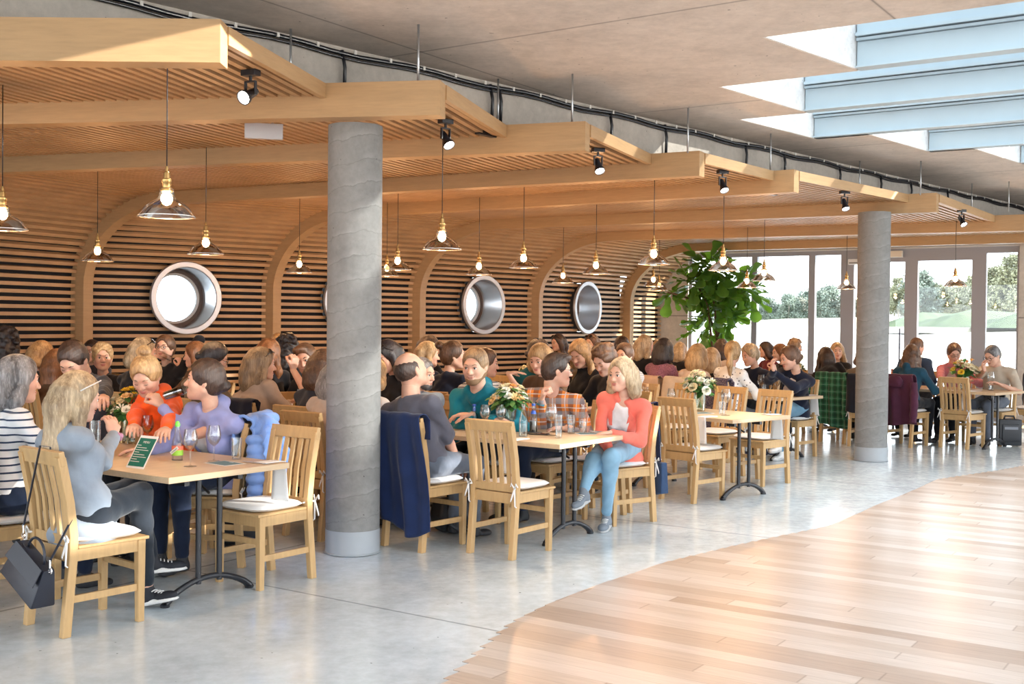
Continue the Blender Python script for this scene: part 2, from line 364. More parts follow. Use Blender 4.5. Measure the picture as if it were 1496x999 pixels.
for k in range(1, 9):
    A = rib_frame(k)
    if k < 8: B = rib_frame(k + 1); ca = A[3] - 0.03; cb = B[3] - OVER[k + 1]
    else: B = (E0 - EN * 0.02, ED, EN, 9.0); ca = A[3] - 0.03; cb = 8.6
    wa = RW; wb = 0.0
    mid = (A[0] + A[2] * wa + B[0]) / 2; lat = (B[0] - A[0] - A[2] * wa).normalized(); half = (B[0] - A[0] - A[2] * wa).length / 2
    outw = V3((-lat.y, lat.x, 0))
    if outw.dot(A[1]) > 0: outw = -outw
    hole = 4 <= k <= 7
    if hole: PORT[k] = (mid + outw * 0.14, lat, outw)
    mb = MB(); sw = 0.043; pitch = 0.088
    zl = HB - RB; arc = 1.80; ceil = (ca + cb) / 2 - RA
    total = zl + arc + ceil; nsl = int(total / pitch)
    def sg(d_):
        if d_ <= zl: return d_ / zl
        if d_ <= zl + arc: return 1 + (d_ - zl) / arc
        return 2 + (d_ - zl - arc) / ceil
    for i in range(nsl):
        d0 = 0.03 + i * pitch; d1 = d0 + sw
        if d1 > total: break
        s0, s1 = sg(d0), sg(d1)
        P = [slat_pt(A, s, o_, ca, wa) for s, o_ in ((s0, 0.14), (s1, 0.14), (s1, 0.205), (s0, 0.205))]
        Q = [slat_pt(B, s, o_, cb, wb) for s, o_ in ((s0, 0.14), (s1, 0.14), (s1, 0.205), (s0, 0.205))]
        zm = (P[0].z + P[1].z) / 2; h2 = PR ** 2 - (zm - ZC) ** 2
        if hole and h2 > 0 and s1 <= 1.35:
            hw = math.sqrt(h2); c0 = (mid - P[0]).dot(lat); f0 = (c0 - hw) / (2 * half); f1 = (c0 + hw) / (2 * half)
            M0 = [p.lerp(q, f0) for p, q in zip(P, Q)]; M1 = [p.lerp(q, f1) for p, q in zip(P, Q)]
            mb.hexa(P + M0); mb.hexa(M1 + Q)
        else: mb.hexa(P + Q)
    struct(mb.obj('trim_%d' % k, SLATW))
    # dark acoustic felt behind the slats
    mb = MB(); OF = 0.218
    def felt(s): return slat_pt(A, s, OF, ca, wa - RW), slat_pt(B, s, OF, cb, wb)
    ss = [1.6 / 3, 0.0]
    if hole:
        a0, b0 = felt(0.0); a1, b1 = felt(1.0); a1.z = b1.z = 2.40; lt = (b0 - a0).normalized(); c = V3(mid); c = a0 + lt * (c - a0).dot(lt); c.z = ZC; hl = (c - a0).dot(lt); hr = (b0 - c).dot(lt); zt = a1.z
        angs = sorted([2 * math.pi * i / 40 for i in range(40)] + [math.atan2(y, x) % (2 * math.pi) for x in (-hl, hr) for y in (-ZC, zt - ZC)])
        inner, outer = [], []
        for a in angs:
            cx, sy = math.cos(a), math.sin(a)
            inner.append(c + lt * (PR * cx) + V3((0, 0, PR * sy)))
            t = min(((hr if cx > 0 else hl) / abs(cx)) if abs(cx) > 1e-6 else 1e9, ((zt - ZC) / sy) if sy > 1e-6 else ((ZC / -sy) if sy < -1e-6 else 1e9))
            outer.append(c + lt * (t * cx) + V3((0, 0, t * sy)))
        m_ = len(angs); mb.add(inner + outer, [(i, (i + 1) % m_, m_ + (i + 1) % m_, m_ + i) for i in range(m_)])
        ss = []
    else:
        p = [*felt(0.0), *reversed(felt(1.0))]; mb.add(p, [(0, 1, 2, 3)])
    st = [1 + i / 10 for i in range(11)] + [3.0]
    if hole:
        st = [1.27, 1.35] + [1 + i / 10 for i in range(4, 11)] + [3.0]; p, q = felt(1.27)
        mb.add([a1, b1, V3((b1.x, b1.y, q.z)), V3((a1.x, a1.y, p.z))], [(0, 1, 2, 3)]); mb.add([V3((a1.x, a1.y, p.z)), V3((b1.x, b1.y, q.z)), q, p], [(0, 1, 2, 3)])
    for s0, s1 in zip(st, st[1:]):
        a, b = felt(s0); c_, d_ = felt(s1); mb.add([a, b, d_, c_], [(0, 1, 2, 3)])
    o = mb.obj('wall_left' if k == 1 else 'wall_left.%03d' % (k - 1), FELT); struct(o)
    # fascia board closing the slats
    if k < 8:
        p0 = A[0] + A[1] * (A[3] - 0.03) + A[2] * RW; p1 = B[0] + B[1] * cb; t = (p1 - p0).normalized(); w = V3((t.y, -t.x, 0)) * 0.04
        if w.dot(A[1]) < 0: w = -w
        mb = MB(); q = lambda p: [(p.x, p.y, HB + 0.125), (p.x + w.x, p.y + w.y, HB + 0.125), (p.x + w.x, p.y + w.y, HB + 0.222), (p.x, p.y, HB + 0.222)]
        mb.hexa(q(p0) + q(p1)); struct(mb.obj('trim_%d' % (k + 10), RIBW))

# ------------------------------------------------------------------ portholes
for i, k in enumerate(sorted(PORT)):
    c, lat, outw = PORT[k]; c = c + V3((0, 0, ZC)) - outw * 0.12
    M = Matrix((lat, V3((0, 0, 1)), outw)).transposed()          # local z runs outward through the wall
    root = empty('window_%d' % (i + 1), c); struct(root)
    mb = MB(); mb.lathe([(0.395, 0.0), (0.405, -0.012), (0.465, -0.012), (0.475, 0.0), (0.475, 0.03), (0.41, 0.045)], 48, M=M)
    mb.obj('window_frame', mat('satin_steel_ring', (0.42, 0.42, 0.44), 0.38, 0.6), root, smooth=R(40))
    mb = MB(); mb.lathe([(0.397, 0.0), (0.397, 0.40), (0.375, 0.43)], 48, M=M)
    mb.obj('reveal', STEEL, root, smooth=R(40))
    mb = MB(); mb.lathe([(0.40, 0.42), (0.335, 0.42), (0.335, 0.47)], 48, M=M)
    mb.obj('window_sash', mat('brown_sash', (0.13, 0.095, 0.085), 0.5), root, smooth=R(40))
    mb = MB(); mb.lathe([(0.34, 0.44), (0.305, 0.45), (0.305, 0.50)], 48, M=M)
    mb.obj('gasket', mat('white_gasket', (0.7, 0.72, 0.75), 0.5), root, smooth=R(40))
    mb = MB(); mb.lathe([(0.001, 0.48), (0.31, 0.48)], 48, M=M); mb.obj('pane', GLASS, root)
    mb = MB(); mb.lathe([(0.43, 0.03), (0.43, 0.56)], 48, M=M); mb.obj('sleeve', mat('dark_sleeve', (0.03, 0.03, 0.035), 0.8), root)

# ------------------------------------------------------------------ end wall of glass
def ep(s, out=0.0, z=0.0): p = E0 + ED * s + EN * out; return V3((p.x, p.y, z))
def ebox(mb, s0, s1, z0, z1, o0, o1):
    mb.hexa([ep(s0, o0, z0), ep(s1, o0, z0), ep(s1, o1, z0), ep(s0, o1, z0), ep(s0, o0, z1), ep(s1, o0, z1), ep(s1, o1, z1), ep(s0, o1, z1)])
mb = MB(); ebox(mb, -0.6, 0.44, 0, 3.53, -0.02, 0.3); ebox(mb, 6.47, 12.5, 0, 3.53, -0.10, 0.3); ebox(mb, 0.44, 6.47, 2.985, 3.53, 0.0, 0.3)
struct(mb.obj('wall_back', CONC_W))
def pane_unit(name, s0, s1, glassx, z0, z1, parts=('window_frame', 'pane')):
    root = empty(name, ep(s0)); struct(root); inv = -ep(s0)
    mb = MB(); a, b = glassx
    for (p, q, zz0, zz1) in ((s0, a, 0, 2.98), (b, s1, 0, 2.98), (a, b, 0, z0), (a, b, z1, 2.98)): ebox(mb, p, q, zz0, zz1, 0.03, 0.13)
    o = mb.obj(parts[0], FRAMEG, root); o.data.transform(Matrix.Translation(inv))
    mb = MB(); ebox(mb, a, b, z0, z1, 0.075, 0.09); o = mb.obj(parts[1], GLASS, root); o.data.transform(Matrix.Translation(inv))
    return root
pane_unit('window_5', 0.44, 1.785, (0.50, 1.73), 0.10, 2.88)
pane_unit('window_6', 1.785, 2.90, (1.84, 2.84), 0.10, 2.88)
pane_unit('window_7', 2.90, 3.57, (2.96, 3.44), 0.10, 2.88)
d1 = pane_unit('door_1', 3.57, 4.69, (3.68, 4.58), 0.14, 2.73)
d2 = pane_unit('door_2', 4.69, 5.82, (4.80, 5.70), 0.14, 2.74)
pane_unit('window_8', 5.82, 6.47, (5.93, 6.42), 0.10, 2.85)
for d, s_ in ((d1, 4.52), (d2, 4.86)):
    mb = MB(); p = ep(s_, -0.03) - ep(3.57 if d is d1 else 4.69)
    mb.tube([p + V3((0, 0, 0.9)), p + V3((0, 0, 1.55))], 0.014, 10)
    for z in (1.0, 1.45): mb.tube([p + V3((0, 0, z)), p + EN * 0.07 + V3((0, 0, z))], 0.008, 8)
    if d is d1: mb.obj('door_handle', mat('dark_steel', (0.10, 0.10, 0.13), 0.4, 0.7), d, smooth=R(40))
# roller-blind housing line over the windows
mb = MB(); ebox(mb, 0.44, 6.47, 2.955, 2.985, -0.03, 0.03); struct(mb.obj('trim_30', mat('pale_strip', (0.6, 0.6, 0.6), 0.6)))

# ------------------------------------------------------------------ concrete ceiling with skylights
ZS, ZT = 3.53, 3.92
def dn(d, n, z): q = UD * d + VD * n; return (q.x, q.y, z)
def slab(mb, d0a, d1a, n0, d0b, d1b, n1, z0=ZS, z1=ZT):
    mb.hexa([dn(d0a, n0, z0), dn(d1a, n0, z0), dn(d1b, n1, z0), dn(d0b, n1, z0), dn(d0a, n0, z1), dn(d1a, n0, z1), dn(d1b, n1, z1), dn(d0b, n1, z1)])
ROWS = [(7.27, -2.89, 8.55, -2.66), (8.60, -3.79, 10.02, -3.58), (10.07, -4.23, 11.48, -4.0), (11.53, -3.44, 12.98, -3.22), (13.03, -2.74, 14.44, -2.53)]
DR = 7.5
mb = MB(); slab(mb, -22, 16, -8, -22, 16, 1.2); slab(mb, -22, -1.2, 1.2, -22, -1.2, 3.0); slab(mb, 6.0, 16, 1.2, 6.0, 16, 3.0); slab(mb, -22, 16, 3.0, -22, 16, 4.2); slab(mb, -22, -3.1, 4.2, -22, -3.1, 5.5); slab(mb, 6, 16, 4.2, 6, 16, 5.5); slab(mb, -22, 16, 5.5, -22, 16, 7.27)  # unseen openings nearer the camera, added so sun reaches the topmost rib
prev = 7.27
for n0, a, n1, b in ROWS:
    if n0 > prev: slab(mb, -22, max(a, pb), prev, -22, max(a, pb), n0); slab(mb, DR, 16, prev, DR, 16, n0)
    slab(mb, -22, a, n0, -22, b, n1); slab(mb, DR, 16, n0, DR, 16, n1); prev = n1; pb = b
slab(mb, -22, 16, 14.44, -22, 16, 21.5)
struct(mb.obj('ceiling', CONC_C))
for i, (n0, a, n1, b) in enumerate(ROWS):
    # painted linings of the light shafts
    mb = MB(); e_ = 0.012
    mb.hexa([dn(a, n0, ZS + 0.004), dn(a + e_, n0, ZS + 0.004), dn(b + e_, n1, ZS + 0.004), dn(b, n1, ZS + 0.004), dn(a, n0, 4.05), dn(a + e_, n0, 4.05), dn(b + e_, n1, 4.05), dn(b, n1, 4.05)])
    mb.hexa([dn(a, n0, ZS + 0.004), dn(DR, n0, ZS + 0.004), dn(DR, n0 + e_, ZS + 0.004), dn(a, n0 + e_, ZS + 0.004), dn(a, n0, 4.05), dn(DR, n0, 4.05), dn(DR, n0 + e_, 4.05), dn(a, n0 + e_, 4.05)])
    struct(mb.obj('trim_%d' % (40 + i), PLASTER))
    # steel beam along the far edge
    mb = MB(); x0 = b + 0.02 if i < 4 else b + 0.02
    nb = n1 - 0.02
    def hb(na, nb_, z0, z1, xs=x0): mb.hexa([dn(xs, na, z0), dn(DR, na, z0), dn(DR, nb_, z0), dn(xs, nb_, z0), dn(xs, na, z1), dn(DR, na, z1), dn(DR, nb_, z1), dn(xs, nb_, z1)])
    hb(nb - 0.005, nb + 0.055, ZS + 0.012, ZS + 0.20)            # web seen from below
    hb(nb - 0.05, nb + 0.085, ZS + 0.0, ZS + 0.012)
    hb(nb - 0.035, nb + 0.08, ZS + 0.205, ZS + 0.225); hb(nb - 0.06, nb + 0.08, ZS + 0.235, ZS + 0.26)
    hb(nb - 0.02, nb + 0.07, ZS + 0.26, ZS + 0.40)
    o = mb.obj('skylight_beam', BLUEST)
    tag(o, ['pale blue steel beam of the skylight nearest the camera', 'second pale blue steel beam of the skylight', 'third pale blue steel beam of the skylight, middle of five',
            'fourth pale blue steel beam of the skylight', 'farthest pale blue steel beam at the end of the skylight'][i], 'beam', 'skylight beams')
    root = empty('window_%d' % (20 + i), dn(a, n0, 4.0)); struct(root)
    mb = MB(); mb.add([V3(dn(a, n0, 4.0)), V3(dn(DR, n0, 4.0)), V3(dn(DR, n1, 4.0)), V3(dn(b, n1, 4.0))], [(0, 1, 2, 3)])
    o = mb.obj('pane', SKYG, root); o.data.transform(Matrix.Translation(-V3(dn(a, n0, 4.0))))
# concrete downstand beam that carries the cable run
a0 = V3((-1.82, 7.39, 0)); dv = pol(47.0); nv = pol(137.0)
mb = MB(); s0, s1 = -8, 15.4
pp = lambda s, w, z: tuple(a0 + dv * s + nv * w + V3((0, 0, z)))
mb.hexa([pp(s0, 0, 3.165), pp(s1, 0, 3.165), pp(s1, 0.35, 3.165), pp(s0, 0.35, 3.165), pp(s0, 0, 3.54), pp(s1, 0, 3.54), pp(s1, 0.35, 3.54), pp(s0, 0.35, 3.54)])
struct(mb.obj('trim_50', CONC_W))
# black cable run along the joint, with clips and drops
root = empty('cable_run', tuple(a0 + V3((0, 0, 3.5))), label='black cable run clipped along the top of the concrete beam', cat='cable')
mb = MB(); pts = [(dv * s - nv * 0.03 + V3((0, 0, -0.012 + 0.012 * math.sin(s * 5.0)))) for s in [x * 0.25 for x in range(-16, 61)]]
mb.tube(pts, 0.017, 6); mb.tube([p + V3((0, 0, -0.03)) for p in pts], 0.01, 5); mb.obj('cable', BLACK, root, smooth=True)
for s in (0.85, 2.35, 2.45, 3.9, 4.75, 6.2, 7.0, 8.3, 9.4, 10.3, 11.5): MB().tube([dv * s - nv * 0.03, dv * (s + .02) - nv * 0.04 + V3((0, 0, -0.12)), dv * (s + 0.03) - nv * 0.02 + V3((0, 0, -0.36))], 0.014, 6).obj('cable_drop', BLACK, root, smooth=True)
mb = MB()
for i in range(55): mb.box(dv * (-3 + i * 0.33) - nv * 0.045, (0.02, 0.01, 0.03), R(47))
mb.obj('cable_clip', mat('white_clip', (0.75, 0.72, 0.68), 0.5), root)

# ------------------------------------------------------------------ columns
COLS = ((-1.09, 7.79, 2.93, 'thick concrete column in the middle of the near tables', 0.186), (4.265, 13.36, 2.93, 'concrete column standing before the glass end wall', 0.186))
for x, y, h, lab, r_ in COLS:
    root = empty('concrete_column', (x, y, 0), label=lab, cat='column', group='round concrete columns')
    MB().lathe([(r_ + 0.0, 0.165), (r_, h)], 48).obj('shaft', CONC_P, root, smooth=R(40))
    MB().lathe([(0.0, 0.004), (r_ + 0.012, 0.004), (r_ + 0.012, 0.010), (r_ + 0.002, 0.012), (r_ + 0.002, 0.165), (r_ - 0.01, 0.166)], 48).obj('base', CONC_B, root, smooth=R(40))

# ------------------------------------------------------------------ outside: sand, river, far bank and trees
SAND = mat('pale_sand', (0.62, 0.60, 0.55), 0.95, vary=0.12, bscale=3)
mb = MB(); mb.box((0, 0, -0.32), (900, 900, 0.3)); o = struct(mb.obj('ground_outside', SAND))
mb = MB()
mb.hexa([tuple(ep(*q)) for q in ((-60, 70, -0.16), (90, 60, -0.16), (110, 150, -0.16), (-80, 160, -0.16), (-60, 70, -0.12), (90, 60, -0.12), (110, 150, -0.12), (-80, 160, -0.12))])
o = mb.obj('river_water', mat('river', (0.55, 0.60, 0.62), 0.18, spec=0.8)); struct(o)
def bank(s0, s1, o0, h, name, m):
    mb = MB(); N = 26; vs = []; fs = []; r = random.Random(int(o0))
    for i in range(N + 1):
        s = s0 + (s1 - s0) * i / N; hh = h * (0.75 + 0.35 * math.sin(i * 0.9) + 0.25 * r.random()) * min(1, i / 2.5, (N - i) / 2.5)
        for j, (oo, zz) in enumerate(((0, -0.15), (6, hh * .7), (12, hh), (40, hh * 1.0), (60, -0.15))): vs.append(tuple(ep(s, o0 + oo + r.uniform(-1, 1), zz)))
    for i in range(N):
        for j in range(4): a = i * 5 + j; fs.append((a, a + 1, a + 6, a + 5))
    mb.add(vs, fs); o = mb.obj(name, m, smooth=True); return struct(o)
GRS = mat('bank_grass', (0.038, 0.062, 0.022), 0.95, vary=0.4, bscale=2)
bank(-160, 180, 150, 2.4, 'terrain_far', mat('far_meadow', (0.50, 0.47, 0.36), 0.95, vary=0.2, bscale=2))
bank(-25.5, -2.5, 104, 1.5, 'terrain_near', GRS).location.z = 1.6
bank(-90, 60, 88, 1.3, 'terrain_shore', SAND)
def tree_proto(seed, h, w, leaf, nm, lab):
    r = random.Random(seed); mb = MB()
    for i in range(int(26 + w * 6)):
        a = r.uniform(0, 6.28); zz = r.uniform(0.22, 0.92) * h; rr = w * 0.5 * math.sin(min(1.0, (1.08 - zz / h) * 1.6) * 1.57) * r.uniform(0.3, 1)
        c = V3((rr * math.cos(a), rr * math.sin(a), zz)); q = r.uniform(0.10, 0.20) * w
        for k in range(95):     # leafy sprays around each bough
            d_ = V3((r.gauss(0, 1), r.gauss(0, 1), r.gauss(0, 1))).normalized(); p = c + d_ * q * r.uniform(0.55, 1.15); u = V3((r.gauss(0, 1), r.gauss(0, 1), r.gauss(0, 1))).normalized(); w_ = d_.cross(u).normalized(); l = r.uniform(0.14, 0.30)
            mb.add([p, p + u * l + w_ * l * .5, p + u * l * 1.7, p + u * l - w_ * l * .5], [(0, 1, 2, 3)])
    root = empty(nm, label=lab, cat='tree', group='trees on the far river bank')
    mb.obj('crown', leaf, root)
    m2 = MB(); m2.tube([(0, 0, 0), (0.1, 0, h * 0.35), (0, 0.1, h * 0.8)], [0.035 * w, 0.03 * w, 0.012 * w], 7)
    for i in range(4): a = i * 1.6; m2.tube([(0, 0, h * (0.25 + 0.1 * i)), (w * .25 * math.cos(a), w * .25 * math.sin(a), h * (0.5 + 0.1 * i))], [0.015 * w, 0.006 * w], 5)
    m2.obj('trunk', mat('pale_bark', (0.40, 0.37, 0.33), 0.9), root, smooth=True)
    return root
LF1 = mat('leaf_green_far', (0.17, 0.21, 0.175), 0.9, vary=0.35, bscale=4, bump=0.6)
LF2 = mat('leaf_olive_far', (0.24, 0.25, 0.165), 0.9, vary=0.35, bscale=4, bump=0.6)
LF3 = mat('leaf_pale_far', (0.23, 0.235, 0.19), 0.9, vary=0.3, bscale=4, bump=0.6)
far_lab = 'hazy tree in the bright tree line across the river'
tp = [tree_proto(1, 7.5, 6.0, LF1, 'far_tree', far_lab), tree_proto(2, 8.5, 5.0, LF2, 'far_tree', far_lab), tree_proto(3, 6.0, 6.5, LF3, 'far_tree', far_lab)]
r = random.Random(4); spots = []
def px_ground(px, dist): k = (px - 748) / 1650; return V3((k * dist, dist, 0))
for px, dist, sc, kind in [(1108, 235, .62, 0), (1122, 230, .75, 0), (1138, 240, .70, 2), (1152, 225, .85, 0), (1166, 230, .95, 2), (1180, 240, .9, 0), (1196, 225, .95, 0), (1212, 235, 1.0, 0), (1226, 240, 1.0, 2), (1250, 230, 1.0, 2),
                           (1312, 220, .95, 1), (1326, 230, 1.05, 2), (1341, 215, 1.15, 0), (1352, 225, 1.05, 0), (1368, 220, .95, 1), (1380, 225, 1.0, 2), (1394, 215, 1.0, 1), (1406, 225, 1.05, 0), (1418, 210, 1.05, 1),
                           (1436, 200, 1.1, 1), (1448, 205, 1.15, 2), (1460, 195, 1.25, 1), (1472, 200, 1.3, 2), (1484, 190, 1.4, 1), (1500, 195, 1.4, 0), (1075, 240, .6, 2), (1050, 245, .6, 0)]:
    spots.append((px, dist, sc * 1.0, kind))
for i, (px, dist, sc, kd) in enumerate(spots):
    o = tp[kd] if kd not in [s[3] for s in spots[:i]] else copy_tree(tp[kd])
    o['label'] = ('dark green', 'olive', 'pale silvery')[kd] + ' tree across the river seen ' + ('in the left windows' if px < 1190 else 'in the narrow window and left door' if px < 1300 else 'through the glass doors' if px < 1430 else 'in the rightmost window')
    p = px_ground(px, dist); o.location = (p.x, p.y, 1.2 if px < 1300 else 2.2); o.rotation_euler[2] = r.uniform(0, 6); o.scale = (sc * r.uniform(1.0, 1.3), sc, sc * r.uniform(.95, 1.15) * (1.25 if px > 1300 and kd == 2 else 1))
# reeds on the near shore
mb = MB(); r = random.Random(11)
for i in range(900):
    s = r.uniform(-6, 34); oo = 26 + r.uniform(0, 16); p = ep(s * 1.6, oo, -0.17); h_ = r.uniform(0.5, 1.25)
    mb.add([p, p + V3((0.06, 0, 0)), p + V3((r.uniform(-.1, .1), 0, h_))], [(0, 1, 2)])
o = mb.obj('reeds', mat('dry_reed', (0.55, 0.50, 0.36), 0.9)); tag(o, kind='stuff')

# ------------------------------------------------------------------ rods, sockets, slots
ROD = mat('zinc_rod', (0.42, 0.44, 0.46), 0.35, 0.8)
rods = [(-2.28, 6.92, 'above the topmost rib, near the top edge'), (-1.49, 7.54, 'between the topmost rib and the near column'), (-0.63, 7.40, 'standing on the rib over the near column'), (-0.13, 9.02, 'behind the end of the third rib'), (0.45, 8.82, 'on the end of the third rib'), (1.56, 10.17, 'on the end of the fourth rib'), (2.30, 11.83, 'behind the fifth rib'), (2.60, 11.47, 'on the end of the fifth rib'), (4.07, 13.32, 'behind the rib over the far column'), (4.77, 13.27, 'on the end of the rib over the far column'), (6.20, 15.31, 'behind the seventh rib'), (6.59, 15.06, 'on the seventh rib, rightmost')]
rodp = MB().tube([(0, 0, 3.13), (0, 0, 3.53)], 0.008, 8).obj('hanger_rod', ROD, smooth=True)
tag(rodp, 'thin zinc hanger rod tying a timber rib to the concrete ceiling', 'rod', 'hanger rods of the ribs')
for i, (x, y, _l) in enumerate(rods):
    o = rodp if i == 0 else copy_tree(rodp); o.location = (x, y, 0); o['label'] = 'thin zinc hanger rod ' + _l
# black linear air slots between the slats
SLOT = MB().box((0, 0, 0), (0.045, 0.62, 0.012)).box((0, 0, 0.02), (0.03, 0.60, 0.03)).obj('air_slot', BLACK)
tag(SLOT, 'black air slot behind the third rib, right of the nearest hanging cord', 'vent', 'black air slots in the ceiling')
SLOT.location = (-0.11, 9.06, HB + 0.132); SLOT.rotation_euler[2] = R(-35)
for x, y, a, lab in ((1.05, 10.9, -45, 'black air slot behind the fourth rib end'), (2.75, 12.6, -45, 'black air slot behind the fifth rib, above the hanging lamps'), (-2.5, 10.2, -30, 'short black air slot left of the near column')):
    o = copy_tree(SLOT, (x, y, HB + 0.132), R(a), lab)
# emergency light box behind rib two
root = empty('emergency_light', (-1.80, 8.15, 2.93), R(12), 'pale grey emergency light box hanging left of the near column', 'light fitting')
MB().box((0, 0, 0.02), (0.27, 0.05, 0.11)).obj('housing', mat('pale_grey_plastic', (0.55, 0.56, 0.60), 0.5), root, bevel=0.004)
MB().box((0.06, 0, 0.10), (0.02, 0.02, 0.07)).box((-0.06, 0, 0.10), (0.02, 0.02, 0.07)).obj('bracket', STEEL, root)
p = ep(4.33, -0.10, 2.86)
root = empty('emergency_light', p, R(-33.4), 'cream emergency light box above the glass doors beside the far column', 'light fitting')
MB().box((0.10, 0, 0), (0.27, 0.09, 0.11)).obj('housing', mat('cream_plastic', (0.72, 0.62, 0.50), 0.5), root, bevel=0.004)
root = empty('exit_sign', ep(4.20, -0.10, 2.87), R(-33.4), 'green exit sign half hidden by the far column', 'sign')
MB().box((0, 0, 0), (0.10, 0.05, 0.13)).obj('housing', mat('exit_green', (0.0, 0.16, 0.07), 0.4), root)
MB().box((0.005, -0.028, 0), (0.05, 0.004, 0.085)).obj('pictogram', mat('sign_white', (0.8, 0.85, 0.8), 0.5), root)
root = empty('air_curtain', ep(3.60, -0.06, 2.74), R(-33.4), 'white box mounted over the left glass door', 'fitting')
MB().box((0.13, 0, 0), (0.24, 0.11, 0.10)).obj('housing', mat('white_plastic', (0.72, 0.72, 0.72), 0.4), root, bevel=0.006)
MB().box((0.13, -0.056, -0.02), (0.20, 0.004, 0.02)).obj('outlet', mat('grey_slot', (0.2, 0.2, 0.2), 0.5), root)

# ------------------------------------------------------------------ spotlights
def spotlight(x, y, yaw, tilt, label, aim=False):
    root = empty('spotlight', (x, y, HB + 0.135), R(yaw), label, 'spotlight', 'black ceiling spotlights')
    MB().box((0, 0, -0.012), (0.105, 0.06, 0.035)).obj('mount', BLACK, root, bevel=0.003)
    MB().tube([(0, 0, -0.03), (0, 0, -0.06)], 0.010, 8).box((0, 0, -0.063), (0.075, 0.02, 0.008)).box((-0.036, 0, -0.10), (0.006, 0.022, 0.08)).box((0.036, 0, -0.10), (0.006, 0.022, 0.08)).obj('yoke', BLACK, root)
    M = Matrix.Rotation(R(tilt), 3, 'X')
    MB().lathe([(0.0, 0.055), (0.022, 0.055), (0.026, 0.03), (0.028, -0.02), (0.043, -0.055), (0.045, -0.075), (0.039, -0.075), (0.036, -0.058)], 24, c=(0, 0, -0.135), M=M).obj('lamp_head', BLACK, root, smooth=R(35))
    MB().lathe([(0.0, -0.062), (0.038, -0.062)], 24, c=(0, 0, -0.135), M=M).obj('lens', emit('spot_lens', (1.0, 0.93, 0.86), 14.0), root)
    ld = bpy.data.lights.new('spot_beam', 'SPOT'); l = bpy.data.objects.new('spot_beam', ld); COL.objects.link(l); l.parent = root
    d = M @ V3((0, 0, -1)); l.location = V3((0, 0, -0.135)) + d * 0.085; l.rotation_euler = d.to_track_quat('-Z', 'Y').to_euler()
    ld.energy = 60; ld.spot_size = R(60); ld.spot_blend = 0.7; ld.color = (1.0, 0.80, 0.62); ld.shadow_soft_size = 0.03
sp = [(-1.56, 6.70, -25, -62, 'black ceiling spotlight right of the topmost rib end, glaring brightly'), (-0.50, 8.26, 40, -40, 'black spotlight under the end of the rib above the near column'),
      (0.71, 9.55, 20, -35, 'black spotlight beside the third rib end'), (2.00, 10.84, 20, -35, 'black spotlight behind the fourth rib end'),
      (3.63, 12.41, 10, -30, 'black spotlight left of the far column, between fifth and sixth rib ends'), (5.65, 14.26, 20, -40, 'black spotlight right of the far column')]
for s_ in sp: spotlight(*s_)

# ------------------------------------------------------------------ pendant lamps
SMOKE = glass('smoked_lamp_glass', (0.66, 0.58, 0.52), 0.12, 0.03); CLEARL = glass('clear_lamp_glass', (0.95, 0.90, 0.82), 0.10, 0.02)
def pendant():
    root = empty('pendant_lamp', (0, 0, 0), label='x', cat='pendant lamp', group='smoked glass pendant lamps')
    MB().tube([(0, 0, 0.265), (0, 0, 0.915)], 0.0035, 6).obj('cord', BLACK, root, smooth=True)
    MB().lathe([(0.0, 0.275), (0.007, 0.272), (0.009, 0.245), (0.017, 0.238), (0.020, 0.205), (0.027, 0.200), (0.027, 0.185), (0.023, 0.18), (0.023, 0.155), (0.034, 0.150), (0.034, 0.137), (0.0, 0.135)], 20).obj('socket', BRASS, root, smooth=R(40))
    MB().lathe([(0.036, 0.152), (0.038, 0.135), (0.042, 0.112), (0.056, 0.092)], 28).obj('shade_neck', CLEARL, root, smooth=True)
    MB().lathe([(0.056, 0.092), (0.088, 0.074), (0.118, 0.050), (0.137, 0.022), (0.150, 0.004), (0.152, 0.0), (0.149, -0.002)], 36).obj('shade', SMOKE, root, smooth=True)
    MB().lathe([(0.148, -0.003), (0.1525, -0.003), (0.1525, 0.002)], 36).obj('shade_rim', mat('glass_rim', (0.75, 0.72, 0.68), 0.1, 0.5), root, smooth=True)
    MB().lathe([(0.0, 0.058), (0.020, 0.066), (0.031, 0.086), (0.030, 0.104), (0.018, 0.125), (0.013, 0.14)], 18).obj('bulb', emit('warm_bulb', (1.0, 0.66, 0.34), 30.0), root, smooth=True)
    return root
bulb_d = bpy.data.lights.new('bulb_glow', 'POINT'); bulb_d.energy = 15; bulb_d.color = (1.0, 0.58, 0.28); bulb_d.shadow_soft_size = 0.03
